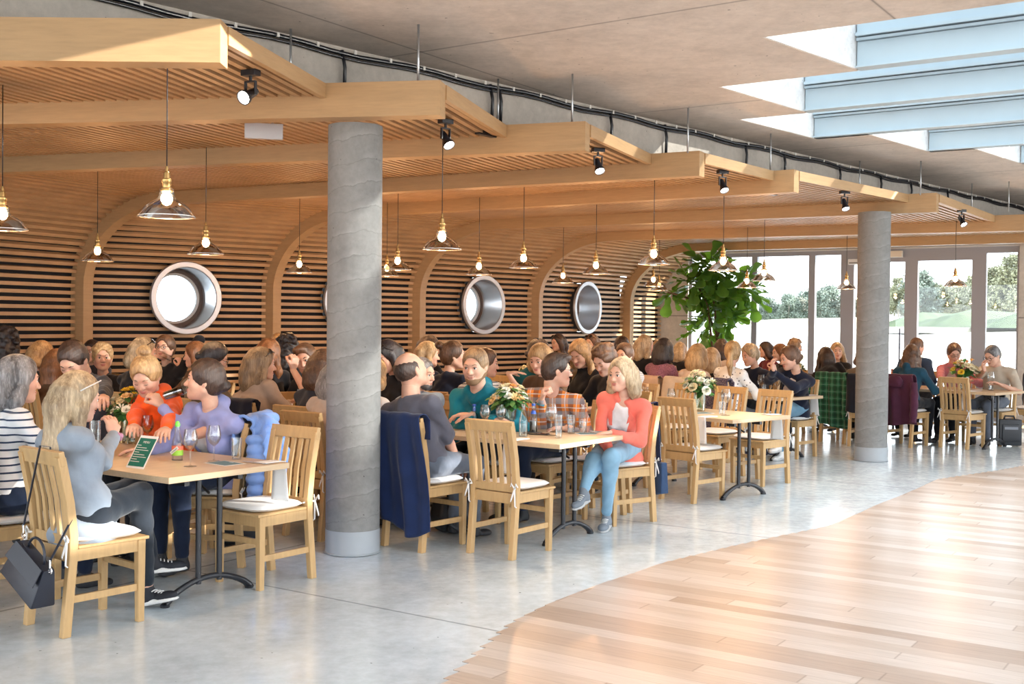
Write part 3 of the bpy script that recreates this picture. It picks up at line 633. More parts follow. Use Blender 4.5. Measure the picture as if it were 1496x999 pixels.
pend = [(-3.25, 7.20, 'pendant lamp cut by the left edge of the view'), (-1.89, 6.17, 'largest nearest pendant lamp, hanging below the topmost ribs'), (-4.07, 11.08, 'pendant lamp before the foot of the leftmost arch'),
        (-2.64, 9.72, 'pendant lamp above the leftmost porthole'), (-2.52, 13.35, 'pendant lamp just left of the near column'), (-1.57, 14.11, 'dim pendant lamp touching the right side of the near column'),
        (-1.26, 12.37, 'pendant lamp a little right of the near column'), (-0.55, 8.75, 'big pendant lamp right of the near column, above the bald man'), (-0.40, 13.42, 'pendant lamp right above the middle porthole'),
        (0.11, 11.61, 'pendant lamp between the two right portholes'), (0.71, 15.93, 'small low pendant lamp left of the rightmost porthole'), (0.95, 12.91, 'pendant lamp above the rightmost porthole'),
        (1.33, 10.68, 'large pendant lamp left of the fig tree'), (2.12, 17.02, 'small pendant lamp under the large one near the fig tree'), (2.48, 19.12, 'lowest small pendant lamp at the left edge of the fig tree'),
        (2.19, 11.77, 'pendant lamp hanging in front of the fig tree'), (3.57, 17.22, 'small pendant lamp against the fig tree leaves'), (3.21, 14.44, 'pendant lamp before the left window right of the fig tree'),
        (5.14, 17.40, 'pendant lamp left of the far column'), (6.16, 15.73, 'rightmost pendant lamp, before the glass door')]
pp0 = pendant()
for i, (x, y, lab) in enumerate(pend):
    o = pp0 if i == 0 else copy_tree(pp0); o['label'] = lab; o.location = (x, y, 2.155)
    l = bpy.data.objects.new('bulb_glow', bulb_d); COL.objects.link(l); l.location = (x, y, 2.155 + 0.045)

# ------------------------------------------------------------------ chairs
def chair_proto():
    root = empty('dining_chair', label='x', cat='chair')
    def stile(sx):
        mb = MB(); x = sx * 0.184
        pts = [(-0.232, 0.0), (-0.196, 0.40), (-0.194, 0.50), (-0.215, 0.68), (-0.262, 0.905)]
        return mb.stack([(x, y_, z_) for y_, z_ in pts], 0.040, 0.046)
    for sx in (-1, 1): stile(sx).obj('leg', CHAIRW, root, bevel=0.003)
    for sx in (-1, 1): MB().bar((sx * 0.182, 0.185, 0.0), (sx * 0.182, 0.185, 0.435), 0.036, 0.036, (0, 1, 0), 0.045, 0.045).obj('leg', CHAIRW, root, bevel=0.003)
    mb = MB(); mb.box((0, 0.19, 0.405), (0.33, 0.022, 0.06)).box((0, -0.192, 0.405), (0.33, 0.026, 0.07))
    for sx in (-1, 1): mb.box((sx * 0.186, -0.004, 0.405), (0.022, 0.34, 0.06))
    mb.obj('seat_frame', CHAIRW, root)
    MB().prism([(-0.21, 0.225), (0.21, 0.225), (0.212, 0.215), (0.20, -0.17), (-0.20, -0.17), (-0.212, 0.215)], 0.436, 0.452).obj('seat', CHAIRW, root, bevel=0.003)
    for sx in (-1, 1): MB().bar((sx * 0.185, -0.205, 0.185), (sx * 0.183, 0.175, 0.185), 0.018, 0.036).obj('stretcher', CHAIRW, root)
    MB().bar((-0.17, 0.187, 0.285), (0.17, 0.187, 0.285), 0.018, 0.034).obj('stretcher', CHAIRW, root)
    MB().bar((-0.206, -0.258, 0.895), (0.206, -0.258, 0.895), 0.030, 0.075, (0, -0.2, 1)).obj('top_rail', CHAIRW, root, bevel=0.004)
    MB().bar((-0.17, -0.194, 0.475), (0.17, -0.194, 0.475), 0.024, 0.05, (0, 0, 1)).obj('back_rail', CHAIRW, root)
    for i in range(5):
        x = -0.126 + i * 0.063; mb = MB()
        mb.stack([(x, -0.194, 0.49), (x, -0.213, 0.68), (x, -0.254, 0.87)], 0.030, 0.014)
        mb.obj('back_slat', CHAIRW, root)
    return root
def pillow_mb(w, d, h, n=3, k=5.0):
    mb = MB(); N = 18; vs = []; fs = []
    for sgn in (1, -1):
        for i in range(N + 1):
            for j in range(N + 1):
                u = -1 + 2 * i / N; v_ = -1 + 2 * j / N
                e = max(abs(u), abs(v_)); t = (1 - e ** 8) ** 0.5
                f = (abs(u) ** k + abs(v_) ** k) ** (1 / k); q = e / f if f > 1e-6 else 1
                vs.append((u * w * (0.5) * (q if e > 0 else 1), v_ * d * 0.5 * (q if e > 0 else 1), sgn * h * 0.5 * t * (0.85 + 0.15 * math.cos(u * 1.3) * math.cos(v_ * 1.3))))
    M_ = (N + 1) ** 2
    for g in (0, 1):
        for i in range(N):
            for j in range(N):
                a = g * M_ + i * (N + 1) + j; q = (a, a + N + 1, a + N + 2, a + 1); fs.append(q if g == 0 else tuple(reversed(q)))
    return MB().add(vs, fs)
def cushion_proto():
    root = empty('seat_cushion', label='x', cat='cushion')
    o = pillow_mb(0.405, 0.40, 0.045).obj('pad', WHITE, root, smooth=True); o.location = (0, 0.02, 0.475)
    for sx in (-1, 1):
        mb = MB(); x = sx * 0.185
        mb.tube([(x * 0.95, -0.16, 0.475), (x, -0.215, 0.482), (x + sx * 0.02, -0.232, 0.48)], 0.006, 6)
        for a, l in ((0.8, 0.05), (2.3, 0.05), (4.0, 0.10), (5.2, 0.13)):
            p0 = V3((x + sx * 0.016, -0.235, 0.48)); q = p0 + V3((math.cos(a) * 0.03, -0.012, math.sin(a) * l)); r_ = p0 + V3((math.cos(a) * 0.045, -0.004, math.sin(a) * l * 0.9 - 0.02))
            mb.tube([p0, q, r_], [0.006, 0.005, 0.004], 5)
        mb.obj('tie', WHITE, root, smooth=True)
    return root
CH0 = chair_proto(); CU0 = cushion_proto(); _used = {'c': False}
def cush_label(l):
    w = l.replace('its back seen in part', '').replace(',', '').split(); return 'white seat cushion on the ' + ' '.join(w)[:400] if len(w) <= 11 else 'white cushion on ' + ' '.join(w[:13])
def chair(x, y, face, label, cush=True, group='oak dining chairs'):
    rz = R(face - 90)
    if not _used['c']: o, c = CH0, CU0; _used['c'] = True
    else: o = copy_tree(CH0); c = copy_tree(CU0) if cush else None
    o.location = (x, y, 0); o.rotation_euler[2] = rz; o['label'] = label; o['group'] = group
    if c is not None:
        c.location = (x, y, 0); c.rotation_euler[2] = rz; c['label'] = cush_label(label); c['group'] = 'white seat cushions'
    return o
EMPTY_CHAIRS = [(-1.51, 6.89, 234, 'empty oak chair facing the end of the nearest table, left of the column'), (0.013, 7.85, 52, 'empty oak chair with its back to the camera at the middle table'),
                (1.67, 10.29, 43, 'empty oak chair with its back to the camera at the flower table without guests'), (5.97, 14.90, 40, 'empty oak chair with its back to the camera near the right window'),
                (2.50, 11.35, 221, 'empty oak chair on the far side, rightmost of three'), (2.15, 11.85, 221, 'empty oak chair on the far side, middle of three'), (1.78, 12.35, 221, 'empty oak chair on the far side, leftmost of three'),
                (0.72, 9.42, 234, 'empty oak chair between the plaid shirt man and the coral blazer woman'), (0.62, 10.05, 54, 'empty oak chair behind the coral blazer woman, its back seen in part'), (0.05, 14.2, 40, 'empty oak chair behind the orange rose bouquet by the wall')]
# ------------------------------------------------------------------ tables
def table(x, y, tang, L, W, label, n=0):
    """near corner at x, y; length runs along tang, width to the right"""
    root = empty('dining_table', (x, y, 0), R(tang - 90), label, 'table', 'oak dining tables on black legs')
    MB().box((W / 2, L / 2, 0.733), (W, L, 0.034)).obj('tabletop', TABLEW, root, bevel=0.002)
    for yy in (0.20, L - 0.20):
        for dx in (-0.075, 0.075): MB().tube([(W / 2 + dx, yy, 0.09), (W / 2 + dx, yy, 0.70)], 0.0165, 14).obj('leg', BLACK, root, smooth=R(40))
        mb = MB(); pts = []
        for i in range(15):
            t = -1 + 2 * i / 14; pts.append((W / 2 + t * 0.30, yy, 0.016 + 0.105 * max(0.0, math.cos(t * 1.5708)) ** 0.75))
        mb.tube(pts, [0.017 + 0.006 * abs(-1 + 2 * i / 14) ** 4 for i in range(15)], 10)
        for sx in (-1, 1): mb.lathe([(0.0, 0.0), (0.026, 0.0), (0.027, 0.012), (0.02, 0.02), (0.0, 0.02)], 12, c=(W / 2 + sx * 0.30, yy, 0.001))
        mb.obj('foot', BLACK, root, smooth=R(40))
        mb = MB(); mb.box((W / 2, yy, 0.705), (0.34, 0.035, 0.022)); 
        for sx in (-1, 1): mb.box((W / 2 + sx * 0.19, yy, 0.69), (0.035, 0.09, 0.05))
        d = 1 if yy < L / 2 else -1
        mb.tube([(W / 2, yy, 0.60), (W / 2, yy + d * 0.12, 0.66), (W / 2, yy + d * 0.20, 0.712)], 0.008, 6)
        mb.obj('bracket', BLACK, root)
    return root
def along(x, y, tang, s, w=0.0): t = pol(tang); n = pol(tang - 90); return x + t.x * s + n.x * w, y + t.y * s + n.y * w
ROWN = {'A': (-1.82, 6.00, 144), 'B': (0.34, 7.83, 144), 'C': (1.96, 9.98, 131), 'K': (1.10, 9.90, 144), 'D': (3.09, 12.97, 131), 'E': (6.18, 14.41, 132)}
TW = 0.86
for row, lens, names in (('A', (1.55, 1.55, 1.5), ('nearest oak table with green label bottle and tilted menu', 'oak table behind the woman in the orange hoodie', 'oak table deep in the left corner by the slats')),
                         ('B', (1.9, 1.9, 1.9), ('middle oak table with cola bottles, phone and peach rose bouquet', 'oak table continuing behind the near column', 'oak table by the slatted wall under the leftmost porthole')),
                         ('C', (1.5,), ('oak table with the white bouquet and empty chairs around',)),
                         ('D', (1.7, 1.7, 1.6), ('oak table end before the woman with folded hands', 'oak table behind the woman in the mauve sweater', 'oak table near the rightmost arch foot')),
                         ('E', (1.9, 1.9, 1.8), ('farthest right oak table beside the black wheeled case', 'oak table before the woman with a green checked shirt on her chair', 'oak table under the fig tree'))):
    x, y, a = ROWN[row]; s = 0
    for L, lab in zip(lens, names):
        px_, py_ = along(x, y, a, s); table(px_, py_, a, L - 0.004, TW, lab); s += L
x, y, a = ROWN['K']; s = 0.85
for L, lab in ((1.6, 'oak table behind the man in the teal hoodie'), (1.6, 'oak table behind the woman in navy with a bun')):
    px_, py_ = along(x, y, a, s); table(px_, py_, a, L - 0.004, TW, lab); s += L
for q in EMPTY_CHAIRS: chair(*q)

# ------------------------------------------------------------------ cloth draped over chair backs
def drape(name, face, cx, cy, m, label, cat, wt=0.44, wb=0.50, front=0.18, back=0.55, folds=5, amp=0.018, shift=0.0, hem=0.04, puff=0, seed=0, group=None, sleeves=0, hood=False, top=0.0, extra=None, slc=None, bulk=0.025):
    """garment hung over the top rail of the chair at cx, cy"""
    r = random.Random(seed); NU, NV = 40, 44 if not puff else 96; th = 0.007 + (0.012 if puff else 0)
    root = empty(name, (cx, cy, 0), R(face - 90), label, cat, group)
    path = []                                  # (y, z) over the rail
    tot = front + back + 0.10
    ph = [r.uniform(0, 6.28) for _ in range(6)]
    def pt(u, v_):
        s = v_ * tot; q = 0.0
        if s < front: y, z, k = -0.222 + 0.0, 0.935 - (front - s), (front - s) / max(front, .01); ny, nz = 1, 0; y += 0.02 * (1 - k); dep = k * 0.4
        elif s < front + 0.10:
            a = (s - front) / 0.10 * math.pi; y = -0.258 + 0.038 * math.cos(a); z = 0.935 + 0.022 * math.sin(a); ny, nz = math.cos(a), math.sin(a); dep = 0.0
        else:
            q = s - front - 0.10; z = 0.935 - q; y = -0.298 + 0.06 * min(1, q / 0.4) * 0.6 - 0.015 * math.sin(q * 6); ny, nz = -1, 0; dep = min(1, q / 0.25)
        w = (wt + (wb - wt) * (dep if dep else 0)) * (1 + 0.03 * math.sin(v_ * 9 + ph[0]))
        x = u * w / 2 + shift * dep
        f = amp * (0.15 + dep) * (math.sin(u * folds * 1.6 + ph[1] + 0.8 * math.sin(v_ * 3 + ph[2])) + 0.5 * math.sin(u * folds * 3.1 + ph[3]))
        if puff:
            f += puff * (abs(math.sin((s + 0.04 * math.cos(u * 2.2)) * 3.14159 / 0.062)) ** 0.6)
        if ny < 0: z -= hem * (0.5 + 0.5 * math.sin(u * 2.7 + ph[4])) * dep * min(1.0, q / back)
        if bulk: f += bulk * min(1, dep) * (1 - abs(u) ** 4) * (0.6 + 0.4 * math.sin(v_ * 5))
        return V3((x, y + ny * (f + 0.004), z + nz * (f + 0.004) + top)), V3((0, ny, nz))
    vs, vi = [], []
    for j in range(NV + 1):
        for i in range(NU + 1):
            p, nn = pt(-1 + 2 * i / NU, j / NV); vs.append(p)
    fs = [(j * (NU + 1) + i, j * (NU + 1) + i + 1, (j + 1) * (NU + 1) + i + 1, (j + 1) * (NU + 1) + i) for j in range(NV) for i in range(NU)]
    o = MB().add(vs, fs).obj('body', m, root, smooth=True)
    so = o.modifiers.new('thick', 'SOLIDIFY'); so.thickness = th; so.offset = 0
    for k in range(sleeves):
        sx = (-1, 1)[k % 2]; mb = MB(); x0 = sx * (wb * 0.44)
        L = 0.50 + r.uniform(-0.04, 0.04); pts = [V3((x0 + sx * 0.02 * math.sin(t * 3), -0.325 - 0.02 * math.sin(t * 2.5), 0.86 - L * t)) for t in [i / 60 for i in range(61)]]
        mb.tube(pts, [0.040 + 0.012 * math.sin(t * 3.1) + 0.004 * math.sin(t * 25) + (0.01 * abs(math.sin(t * L * 3.14159 / 0.062)) * 1.3 if puff else 0) for t in [i / 60 for i in range(61)]], 14)
        mb.obj('sleeve', slc or m, root, smooth=True)
    if hood:
        mb = MB(); mb.lathe([(0.0, 0.05), (0.07, 0.035), (0.115, -0.01), (0.12, -0.06), (0.09, -0.10)], 20, c=(0, -0.335, 0.90), M=Matrix.Scale(0.45, 3, V3((0, 1, 0))))
        mb.obj('hood', m, root, smooth=True)
    if extra: extra(root)
    return root
def fabric(name, c, c2=None, kind=None, scale=60, rough=0.9, bump=0.25):
    """cloth: plain, or kind stripes / plaid / dots / floral / melange"""
    if name in _mats: return _mats[name]
    m, nt, p, out = _new(name); v = _coord(nt); sp = nt.nodes.new('ShaderNodeSeparateXYZ'); nt.links.new(v, sp.inputs[0])
    _set(p, Roughness=rough, Specular_IOR_Level=0.2); 
    if 'Sheen Weight' in p.inputs: p.inputs['Sheen Weight'].default_value = 0.15
    base = _ramp(nt, _noise(nt, v, 7, 3), [(0.3, _shade(c, 0.86)), (0.7, _shade(c, 1.1))])
    fr = lambda ax, s, o=0: _math(nt, 'FRACT', _math(nt, 'ADD', _math(nt, 'MULTIPLY', sp.outputs[ax], s), o))
    if kind == 'stripes':
        base = _mix(nt, _math(nt, 'LESS_THAN', _math(nt, 'FRACT', _math(nt, 'ADD', _math(nt, 'MULTIPLY', sp.outputs[2], scale), _math(nt, 'MULTIPLY', _noise(nt, v, 3, 2), 0.9))), 0.24), base, c2)
    elif kind == 'plaid':
        s = scale; x = _math(nt, 'ADD', sp.outputs[0], _math(nt, 'MULTIPLY', sp.outputs[1], 0.5))
        a = _math(nt, 'LESS_THAN', _math(nt, 'FRACT', _math(nt, 'MULTIPLY', x, s)), 0.45); b = _math(nt, 'LESS_THAN', fr(2, s), 0.45)
        base = _mix(nt, _math(nt, 'MULTIPLY', a, 0.62), base, c2[0]); base = _mix(nt, _math(nt, 'MULTIPLY', b, 0.55), base, c2[1])
        a2 = _math(nt, 'LESS_THAN', _math(nt, 'ABSOLUTE', _math(nt, 'SUBTRACT', _math(nt, 'FRACT', _math(nt, 'MULTIPLY', x, s)), 0.72)), 0.03)
        b2 = _math(nt, 'LESS_THAN', _math(nt, 'ABSOLUTE', _math(nt, 'SUBTRACT', fr(2, s), 0.72)), 0.03)
        base = _mix(nt, _math(nt, 'MULTIPLY', _math(nt, 'MAXIMUM', a2, b2), 0.8), base, c2[2])
    elif kind in ('dots', 'floral'):
        vo = nt.nodes.new('ShaderNodeTexVoronoi'); vo.inputs['Scale'].default_value = scale; nt.links.new(v, vo.inputs['Vector'])
        thr = 0.22 if kind == 'dots' else 0.42
        base = _mix(nt, _math(nt, 'LESS_THAN', vo.outputs['Distance'], thr), base, c2)
    elif kind == 'melange':
        base = _ramp(nt, _noise(nt, v, scale, 2, 0.8), [(0.38, c2), (0.62, c)])
    nt.links.new(base, p.inputs['Base Color'])
    w1 = _noise(nt, v, 7, 3, 0.5); f1 = _noise(nt, v, 260 if kind != 'melange' else 120, 2)
    bb = nt.nodes.new('ShaderNodeBump'); bb.inputs['Strength'].default_value = 0.38; bb.inputs['Distance'].default_value = 0.03; nt.links.new(w1, bb.inputs['Height'])
    b2 = nt.nodes.new('ShaderNodeBump'); b2.inputs['Strength'].default_value = bump; b2.inputs['Distance'].default_value = 0.0015; nt.links.new(f1, b2.inputs['Height']); nt.links.new(bb.outputs[0], b2.inputs['Normal']); nt.links.new(b2.outputs[0], p.inputs['Normal'])
    _mats[name] = m; return m
NAVY = fabric('navy_cloth', (0.010, 0.022, 0.075)); DENIM = fabric('denim_blue', (0.045, 0.11, 0.23), bump=0.4)
drape('jacket', 50, -2.83, 6.36, DENIM, 'blue denim jacket over the striped top woman\'s chair at the left edge', 'jacket', wt=0.46, wb=0.5, front=0.2, back=0.50, folds=3, amp=0.014, seed=3, sleeves=2, slc=fabric('denim_sleeve', (0.05, 0.12, 0.25)))
drape('shawl', 50, -0.61, 8.05, NAVY, 'long navy cloth over the back of the bald man\'s chair', 'jacket', wt=0.46, wb=0.50, front=0.15, back=0.73, folds=4, amp=0.020, seed=8, hem=0.10, shift=0.03)
PUFF = fabric('light_blue_nylon', (0.17, 0.30, 0.66), rough=0.5, bump=0.05)
drape('puffer_jacket', 172, -1.93, 7.46, PUFF, 'light blue puffer jacket over the chair of the woman in lavender', 'jacket', wt=0.46, wb=0.50, front=0.14, back=0.60, folds=2, amp=0.012, puff=0.020, bulk=0.09, seed=5, sleeves=2, hem=0.02)
drape('jacket', 54, -2.06, 9.32, fabric('dark_navy_knit', (0.012, 0.014, 0.03)), 'dark jacket with orange lining on the chair of the woman in beige', 'jacket', wt=0.42, wb=0.46, front=0.1, back=0.50, folds=3, seed=6,
      extra=lambda rt: MB().add(*(lambda P_: (P_, [(i * 2, i * 2 + 1, i * 2 + 3, i * 2 + 2) for i in range(9)]))([V3((-0.20 + s * 0.17 * (0.5 + 0.5 * math.sin(k / 9 * 3.1)) - 0.02, -0.325 - 0.012 * math.sin(k) - s * 0.01, 0.97 - k * 0.052)) for k in range(10) for s in (0, 1)])).obj('lining', fabric('orange_lining', (0.85, 0.16, 0.02)), rt, smooth=True))
drape('coat', 41, 1.84, 14.01, fabric('beige_coat', (0.52, 0.38, 0.30)), 'beige coat on the chair of the woman in mauve', 'coat', wt=0.46, wb=0.54, front=0.2, back=0.55, folds=2, seed=12)
drape('coat', 41, 2.20, 13.65, fabric('cream_coat', (0.60, 0.52, 0.45)), 'cream coat on the chair of the woman with a blond bob', 'coat', wt=0.44, wb=0.5, front=0.2, back=0.5, folds=2, seed=13)
drape('coat', 41, 2.55, 13.29, fabric('floral_quilt', (0.045, 0.04, 0.085), (0.22, 0.18, 0.20), 'floral', 90), 'dark floral quilted coat on the ponytail woman\'s chair', 'coat', wt=0.46, wb=0.50, front=0.2, back=0.66, folds=2, puff=0.008, seed=14)
drape('checked_shirt', 41, 4.53, 15.45, fabric('green_plaid', (0.03, 0.16, 0.085), ((0.006, 0.03, 0.022), (0.006, 0.035, 0.025), (0.16, 0.32, 0.24)), 'plaid', 11.0, 0.75), 'green checked shirt hanging over a chair before the far column', 'shirt', wt=0.46, wb=0.58, front=0.2, back=0.68, folds=5, amp=0.022, seed=15, sleeves=2, hem=0.05)
drape('jacket', 42, 5.28, 15.05, fabric('maroon_shell', (0.075, 0.018, 0.045), rough=0.65), 'maroon hooded jacket over a chair right of the far column', 'jacket', wt=0.47, wb=0.60, front=0.2, back=0.62, folds=4, amp=0.018, seed=16, sleeves=2, hood=True)
# chair with a jacket at the right edge
chair(7.28, 15.75, 222, 'oak chair at the right edge carrying a dark jacket', cush=True)
drape('jacket', 222, 7.28, 15.75, fabric('charcoal_shell', (0.04, 0.04, 0.055), rough=0.5), 'charcoal jacket on the chair at the right edge', 'jacket', wt=0.46, wb=0.52, front=0.2, back=0.60, folds=3, seed=18, sleeves=2)
drape('coat', 60, 4.74, 15.00, fabric('black_wool', (0.012, 0.012, 0.018)), 'black coat on the chair half hidden by the far column', 'coat', wt=0.40, wb=0.44, front=0.2, back=0.45, folds=3, seed=19)

# ------------------------------------------------------------------ bags
def bag_on_chair():
    LEA = mat('black_leather', (0.016, 0.020, 0.034), 0.42, bump=0.12, bscale=220); CHR = mat('polished_chrome', (0.75, 0.75, 0.78), 0.15, 1.0)
    root = empty('handbag', (-2.20, 5.89, 0), R(-40), 'black leather handbag hanging on the back of the nearest chair', 'bag')
    M = Matrix.Rotation(R(24), 3, 'Y'); c = V3((0.02, -0.325, 0.33))
    prof_ = [(-0.175, -0.105), (0.175, -0.105), (0.155, 0.10), (-0.135, 0.10)]
    def hexb(y0, y1, k=1.0, o=(0, 0, 0)):
        return [c + M @ (V3((x * k, y, z * k)) + V3(o)) for y in (y0, y1) for x, z in prof_]
    mb = MB(); P_ = hexb(-0.065, 0.065); Q = [P_[0], P_[1], P_[2], P_[3], P_[4], P_[5], P_[6], P_[7]]
    top = [(i, V3((0, 0.035 if i < 4 else -0.035, 0))) for i in (2, 3, 6, 7)]
    for i, d in top: Q[i] = Q[i] + M @ d
    mb.hexa(Q); o = mb.obj('body', LEA, root, bevel=0.012, smooth=R(40))
    mb = MB(); fl = [V3((-0.13, -0.034, 0.104)), V3((0.15, -0.034, 0.104)), V3((0.158, -0.066, 0.01)), V3((-0.148, -0.066, 0.01))]
    mb.hexa([c + M @ q for q in fl] + [c + M @ (q + V3((0, -0.006, 0.002))) for q in fl]); mb.obj('flap', LEA, root, bevel=0.002)
    mb = MB(); mb.tube([c + M @ V3((0.085 * math.cos(a) + 0.01, 0.0, 0.10 + 0.085 * math.sin(a))) for a in [i * math.pi / 14 for i in range(15)]], 0.007, 8); mb.obj('handle', LEA, root, smooth=True)
    mb = MB(); L_, R_ = c + M @ V3((-0.14, 0, 0.12)), c + M @ V3((0.16, 0, 0.10))
    tp_ = [V3((0.03, -0.285, 0.955)), V3((0.05, -0.25, 0.945))]
    mb.bar(L_ + V3((0, 0, 0.05)), tp_[0], 0.014, 0.003); mb.bar(tp_[0], V3((0.035, -0.235, 0.945)), 0.014, 0.003); mb.bar(V3((0.035, -0.235, 0.945)), V3((0.02, -0.20, 0.62)), 0.014, 0.003)
    mb.bar(R_ + V3((0, 0, 0.05)), V3((0.175, -0.19, 0.60)), 0.014, 0.003)
    mb.obj('strap', LEA, root)
    for q in (L_, R_):
        mb = MB(); mb.lathe([(0.010, -0.004), (0.016, -0.004), (0.016, 0.004), (0.010, 0.004), (0.010, -0.004)], 14, c=q + V3((0, 0, 0.0)), M=Matrix.Rotation(R(90), 3, 'X')); mb.tube([q + V3((0, 0, 0.014)), q + V3((0, 0, 0.055))], 0.005, 6)
        mb.obj('buckle', CHR, root, smooth=R(40))
bag_on_chair()
# shoulder bag on the coral woman's chair
root = empty('shoulder_bag', (0.86, 9.10, 0), R(215 - 90), 'navy shoulder bag hanging from the chair of the woman in coral', 'bag')
mb = MB(); mb.bar((-0.12, -0.30, 0.96), (-0.14, -0.32, 0.46), 0.05, 0.006, (0, 1, 0)); mb.bar((-0.12, -0.30, 0.96), (-0.10, -0.22, 0.94), 0.05, 0.006); mb.obj('strap', NAVY, root)
mb = MB(); mb.hexa([V3(q) for q in ((-0.20, -0.36, 0.47), (-0.08, -0.36, 0.47), (-0.08, -0.30, 0.47), (-0.20, -0.30, 0.47), (-0.21, -0.37, 0.22), (-0.10, -0.37, 0.20), (-0.10, -0.29, 0.20), (-0.21, -0.29, 0.22))]); mb.obj('pouch', fabric('navy_twill', (0.03, 0.06, 0.13)), root, bevel=0.01)
# wheeled case
root = empty('laptop_case', (6.66, 15.08, 0), R(-8), 'black upright laptop case on the floor beside the far right table', 'case')
CASE = mat('black_nylon', (0.018, 0.022, 0.03), 0.45, bump=0.1, bscale=250)
MB().box((0, 0, 0.19), (0.29, 0.15, 0.35)).obj('body', CASE, root, bevel=0.022, smooth=R(50))
MB().box((0.0, -0.083, 0.185), (0.22, 0.03, 0.23)).obj('front_pocket', CASE, root, bevel=0.015, smooth=R(50))
MB().box((0.0, -0.100, 0.25), (0.17, 0.006, 0.035)).obj('trim_band', mat('case_shine', (0.20, 0.22, 0.26), 0.25), root)
MB().tube([(-0.07, 0, 0.36), (-0.055, 0, 0.405), (0.055, 0, 0.405), (0.07, 0, 0.36)], 0.012, 8).obj('handle', CASE, root, smooth=True)
for sx in (-1, 1): MB().lathe([(0, -0.012), (0.022, -0.012), (0.022, 0.012), (0, 0.012)], 14, c=(sx * 0.12, 0.07, 0.022), M=Matrix.Rotation(R(90), 3, 'Y')).obj('wheel', BLACK, root)
# dark rucksack on the floor under the middle table
def rucksack(x, y, a, lab):
    root = empty('backpack', (x, y, 0), R(a), lab, 'bag', 'dark bags under the tables')
    o = pillow_mb(0.36, 0.26, 0.26).obj('body', CASE, root, smooth=True); o.location = (0, 0, 0.125)
    MB().tube([(-0.1, -0.12, 0.20), (-0.14, -0.2, 0.08), (-0.05, -0.22, 0.02), (0.06, -0.14, 0.03)], 0.014, 6).obj('strap', CASE, root, smooth=True)
    MB().tube([(-0.05, 0, 0.25), (0, 0, 0.29), (0.05, 0, 0.25)], 0.009, 6).obj('handle', CASE, root, smooth=True)
rucksack(-0.42, 8.62, 30, 'dark rucksack on the floor under the bald man\'s table')
rucksack(-1.95, 8.0, 10, 'dark bag on the floor behind the nearest table')

# ------------------------------------------------------------------ glassware, bottles, paper
GW = glass('wine_glass', (0.97, 0.98, 0.98), 0.045, 0.01, 0.42); LIQ = glass('white_wine', (0.95, 0.86, 0.55), 0.08, 0.02); WAT = glass('water', (0.95, 0.97, 0.98), 0.03, 0.01, 0.3)
def wine_glass(x, y, label, wine=False, z=0.75, s=1.0):
    root = empty('wine_glass', (x, y, z), label=label, cat='glass', group='stemmed wine glasses'); root.scale = (s, s, s)
    MB().lathe([(0.0, 0.0), (0.035, 0.0), (0.036, 0.002), (0.008, 0.007), (0.004, 0.012)], 28).obj('foot', GW, root, smooth=R(50))
    MB().lathe([(0.004, 0.012), (0.0038, 0.08), (0.006, 0.092)], 12).obj('stem', GW, root, smooth=True)
    MB().lathe([(0.006, 0.092), (0.026, 0.108), (0.040, 0.135), (0.042, 0.16), (0.036, 0.195), (0.031, 0.215), (0.030, 0.215), (0.040, 0.16), (0.038, 0.136), (0.024, 0.111), (0.0, 0.10)], 28).obj('bowl', GW, root, smooth=R(60))
    if wine: MB().lathe([(0.0, 0.101), (0.024, 0.111), (0.037, 0.135), (0.0385, 0.145), (0.0, 0.145)], 24).obj('wine', LIQ, root, smooth=R(40))
def tumbler(x, y, label, z=0.75, liquid=WAT, h=0.13, r_=0.033, fill=0.5, M=None):
    root = empty('drinking_glass', (x, y, z), label=label, cat='glass', group='straight drinking glasses')
    MB().lathe([(0.0, 0.0), (r_ * 0.85, 0.0), (r_, h), (r_ - 0.003, h), (r_ * 0.8, 0.008), (0.0, 0.008)], 26).obj('tumbler', GW, root, smooth=R(40))
    if liquid is not None: MB().lathe([(0.0, 0.009), (r_ * 0.78, 0.009), (r_ * 0.9, h * fill), (0.0, h * fill)], 22).obj('drink', liquid, root, smooth=R(40))
    return root
def bottle(x, y, label, body, cap, lab_c, liquid=None, h=0.24, r_=0.031, z=0.75, name='bottle', extra=None, cap_part=True):
    root = empty(name, (x, y, z), label=label, cat='bottle', group='small bottles on the tables')
    MB().lathe([(0.0, 0.0), (r_, 0.0), (r_, h * 0.45), (r_ * 0.93, h * 0.55), (r_ * 0.5, h * 0.76), (r_ * 0.42, h * 0.95), (r_ * 0.42, h), (0.0, h)], 26).obj('glass_body', body, root, smooth=R(40))
    if liquid: MB().lathe([(0.0, 0.004), (r_ * 0.92, 0.004), (r_ * 0.92, h * 0.40), (0.0, h * 0.40)], 22).obj('drink', liquid, root, smooth=R(40))
    if lab_c: MB().lathe([(r_ + 0.0008, h * 0.14), (r_ + 0.0008, h * 0.40)], 26).obj('paper_label', lab_c, root, smooth=True)
    if cap: MB().lathe([(0.0, h + 0.004), (r_ * 0.47, h + 0.004), (r_ * 0.5, h * 0.94), (r_ * 0.42, h * 0.94)], 20).obj('cap', cap, root, smooth=R(40))
    if extra: extra(root)
    return root
def text(parent, s, size, loc, rot, m, name='lettering'):
    cu = bpy.data.curves.new(name, 'FONT'); cu.body = s; cu.size = size; cu.align_x = 'CENTER'; cu.extrude = 0.0003; cu.resolution_u = 2
    t = bpy.data.objects.new('t', cu); COL.objects.link(t); dg = bpy.context.evaluated_depsgraph_get(); me = bpy.data.meshes.new_from_object(t.evaluated_get(dg))
    bpy.data.objects.remove(t); me.materials.clear(); me.materials.append(m)
    o = bpy.data.objects.new(name, me); COL.objects.link(o); o.parent = parent; o.location = loc; o.rotation_euler = rot; return o
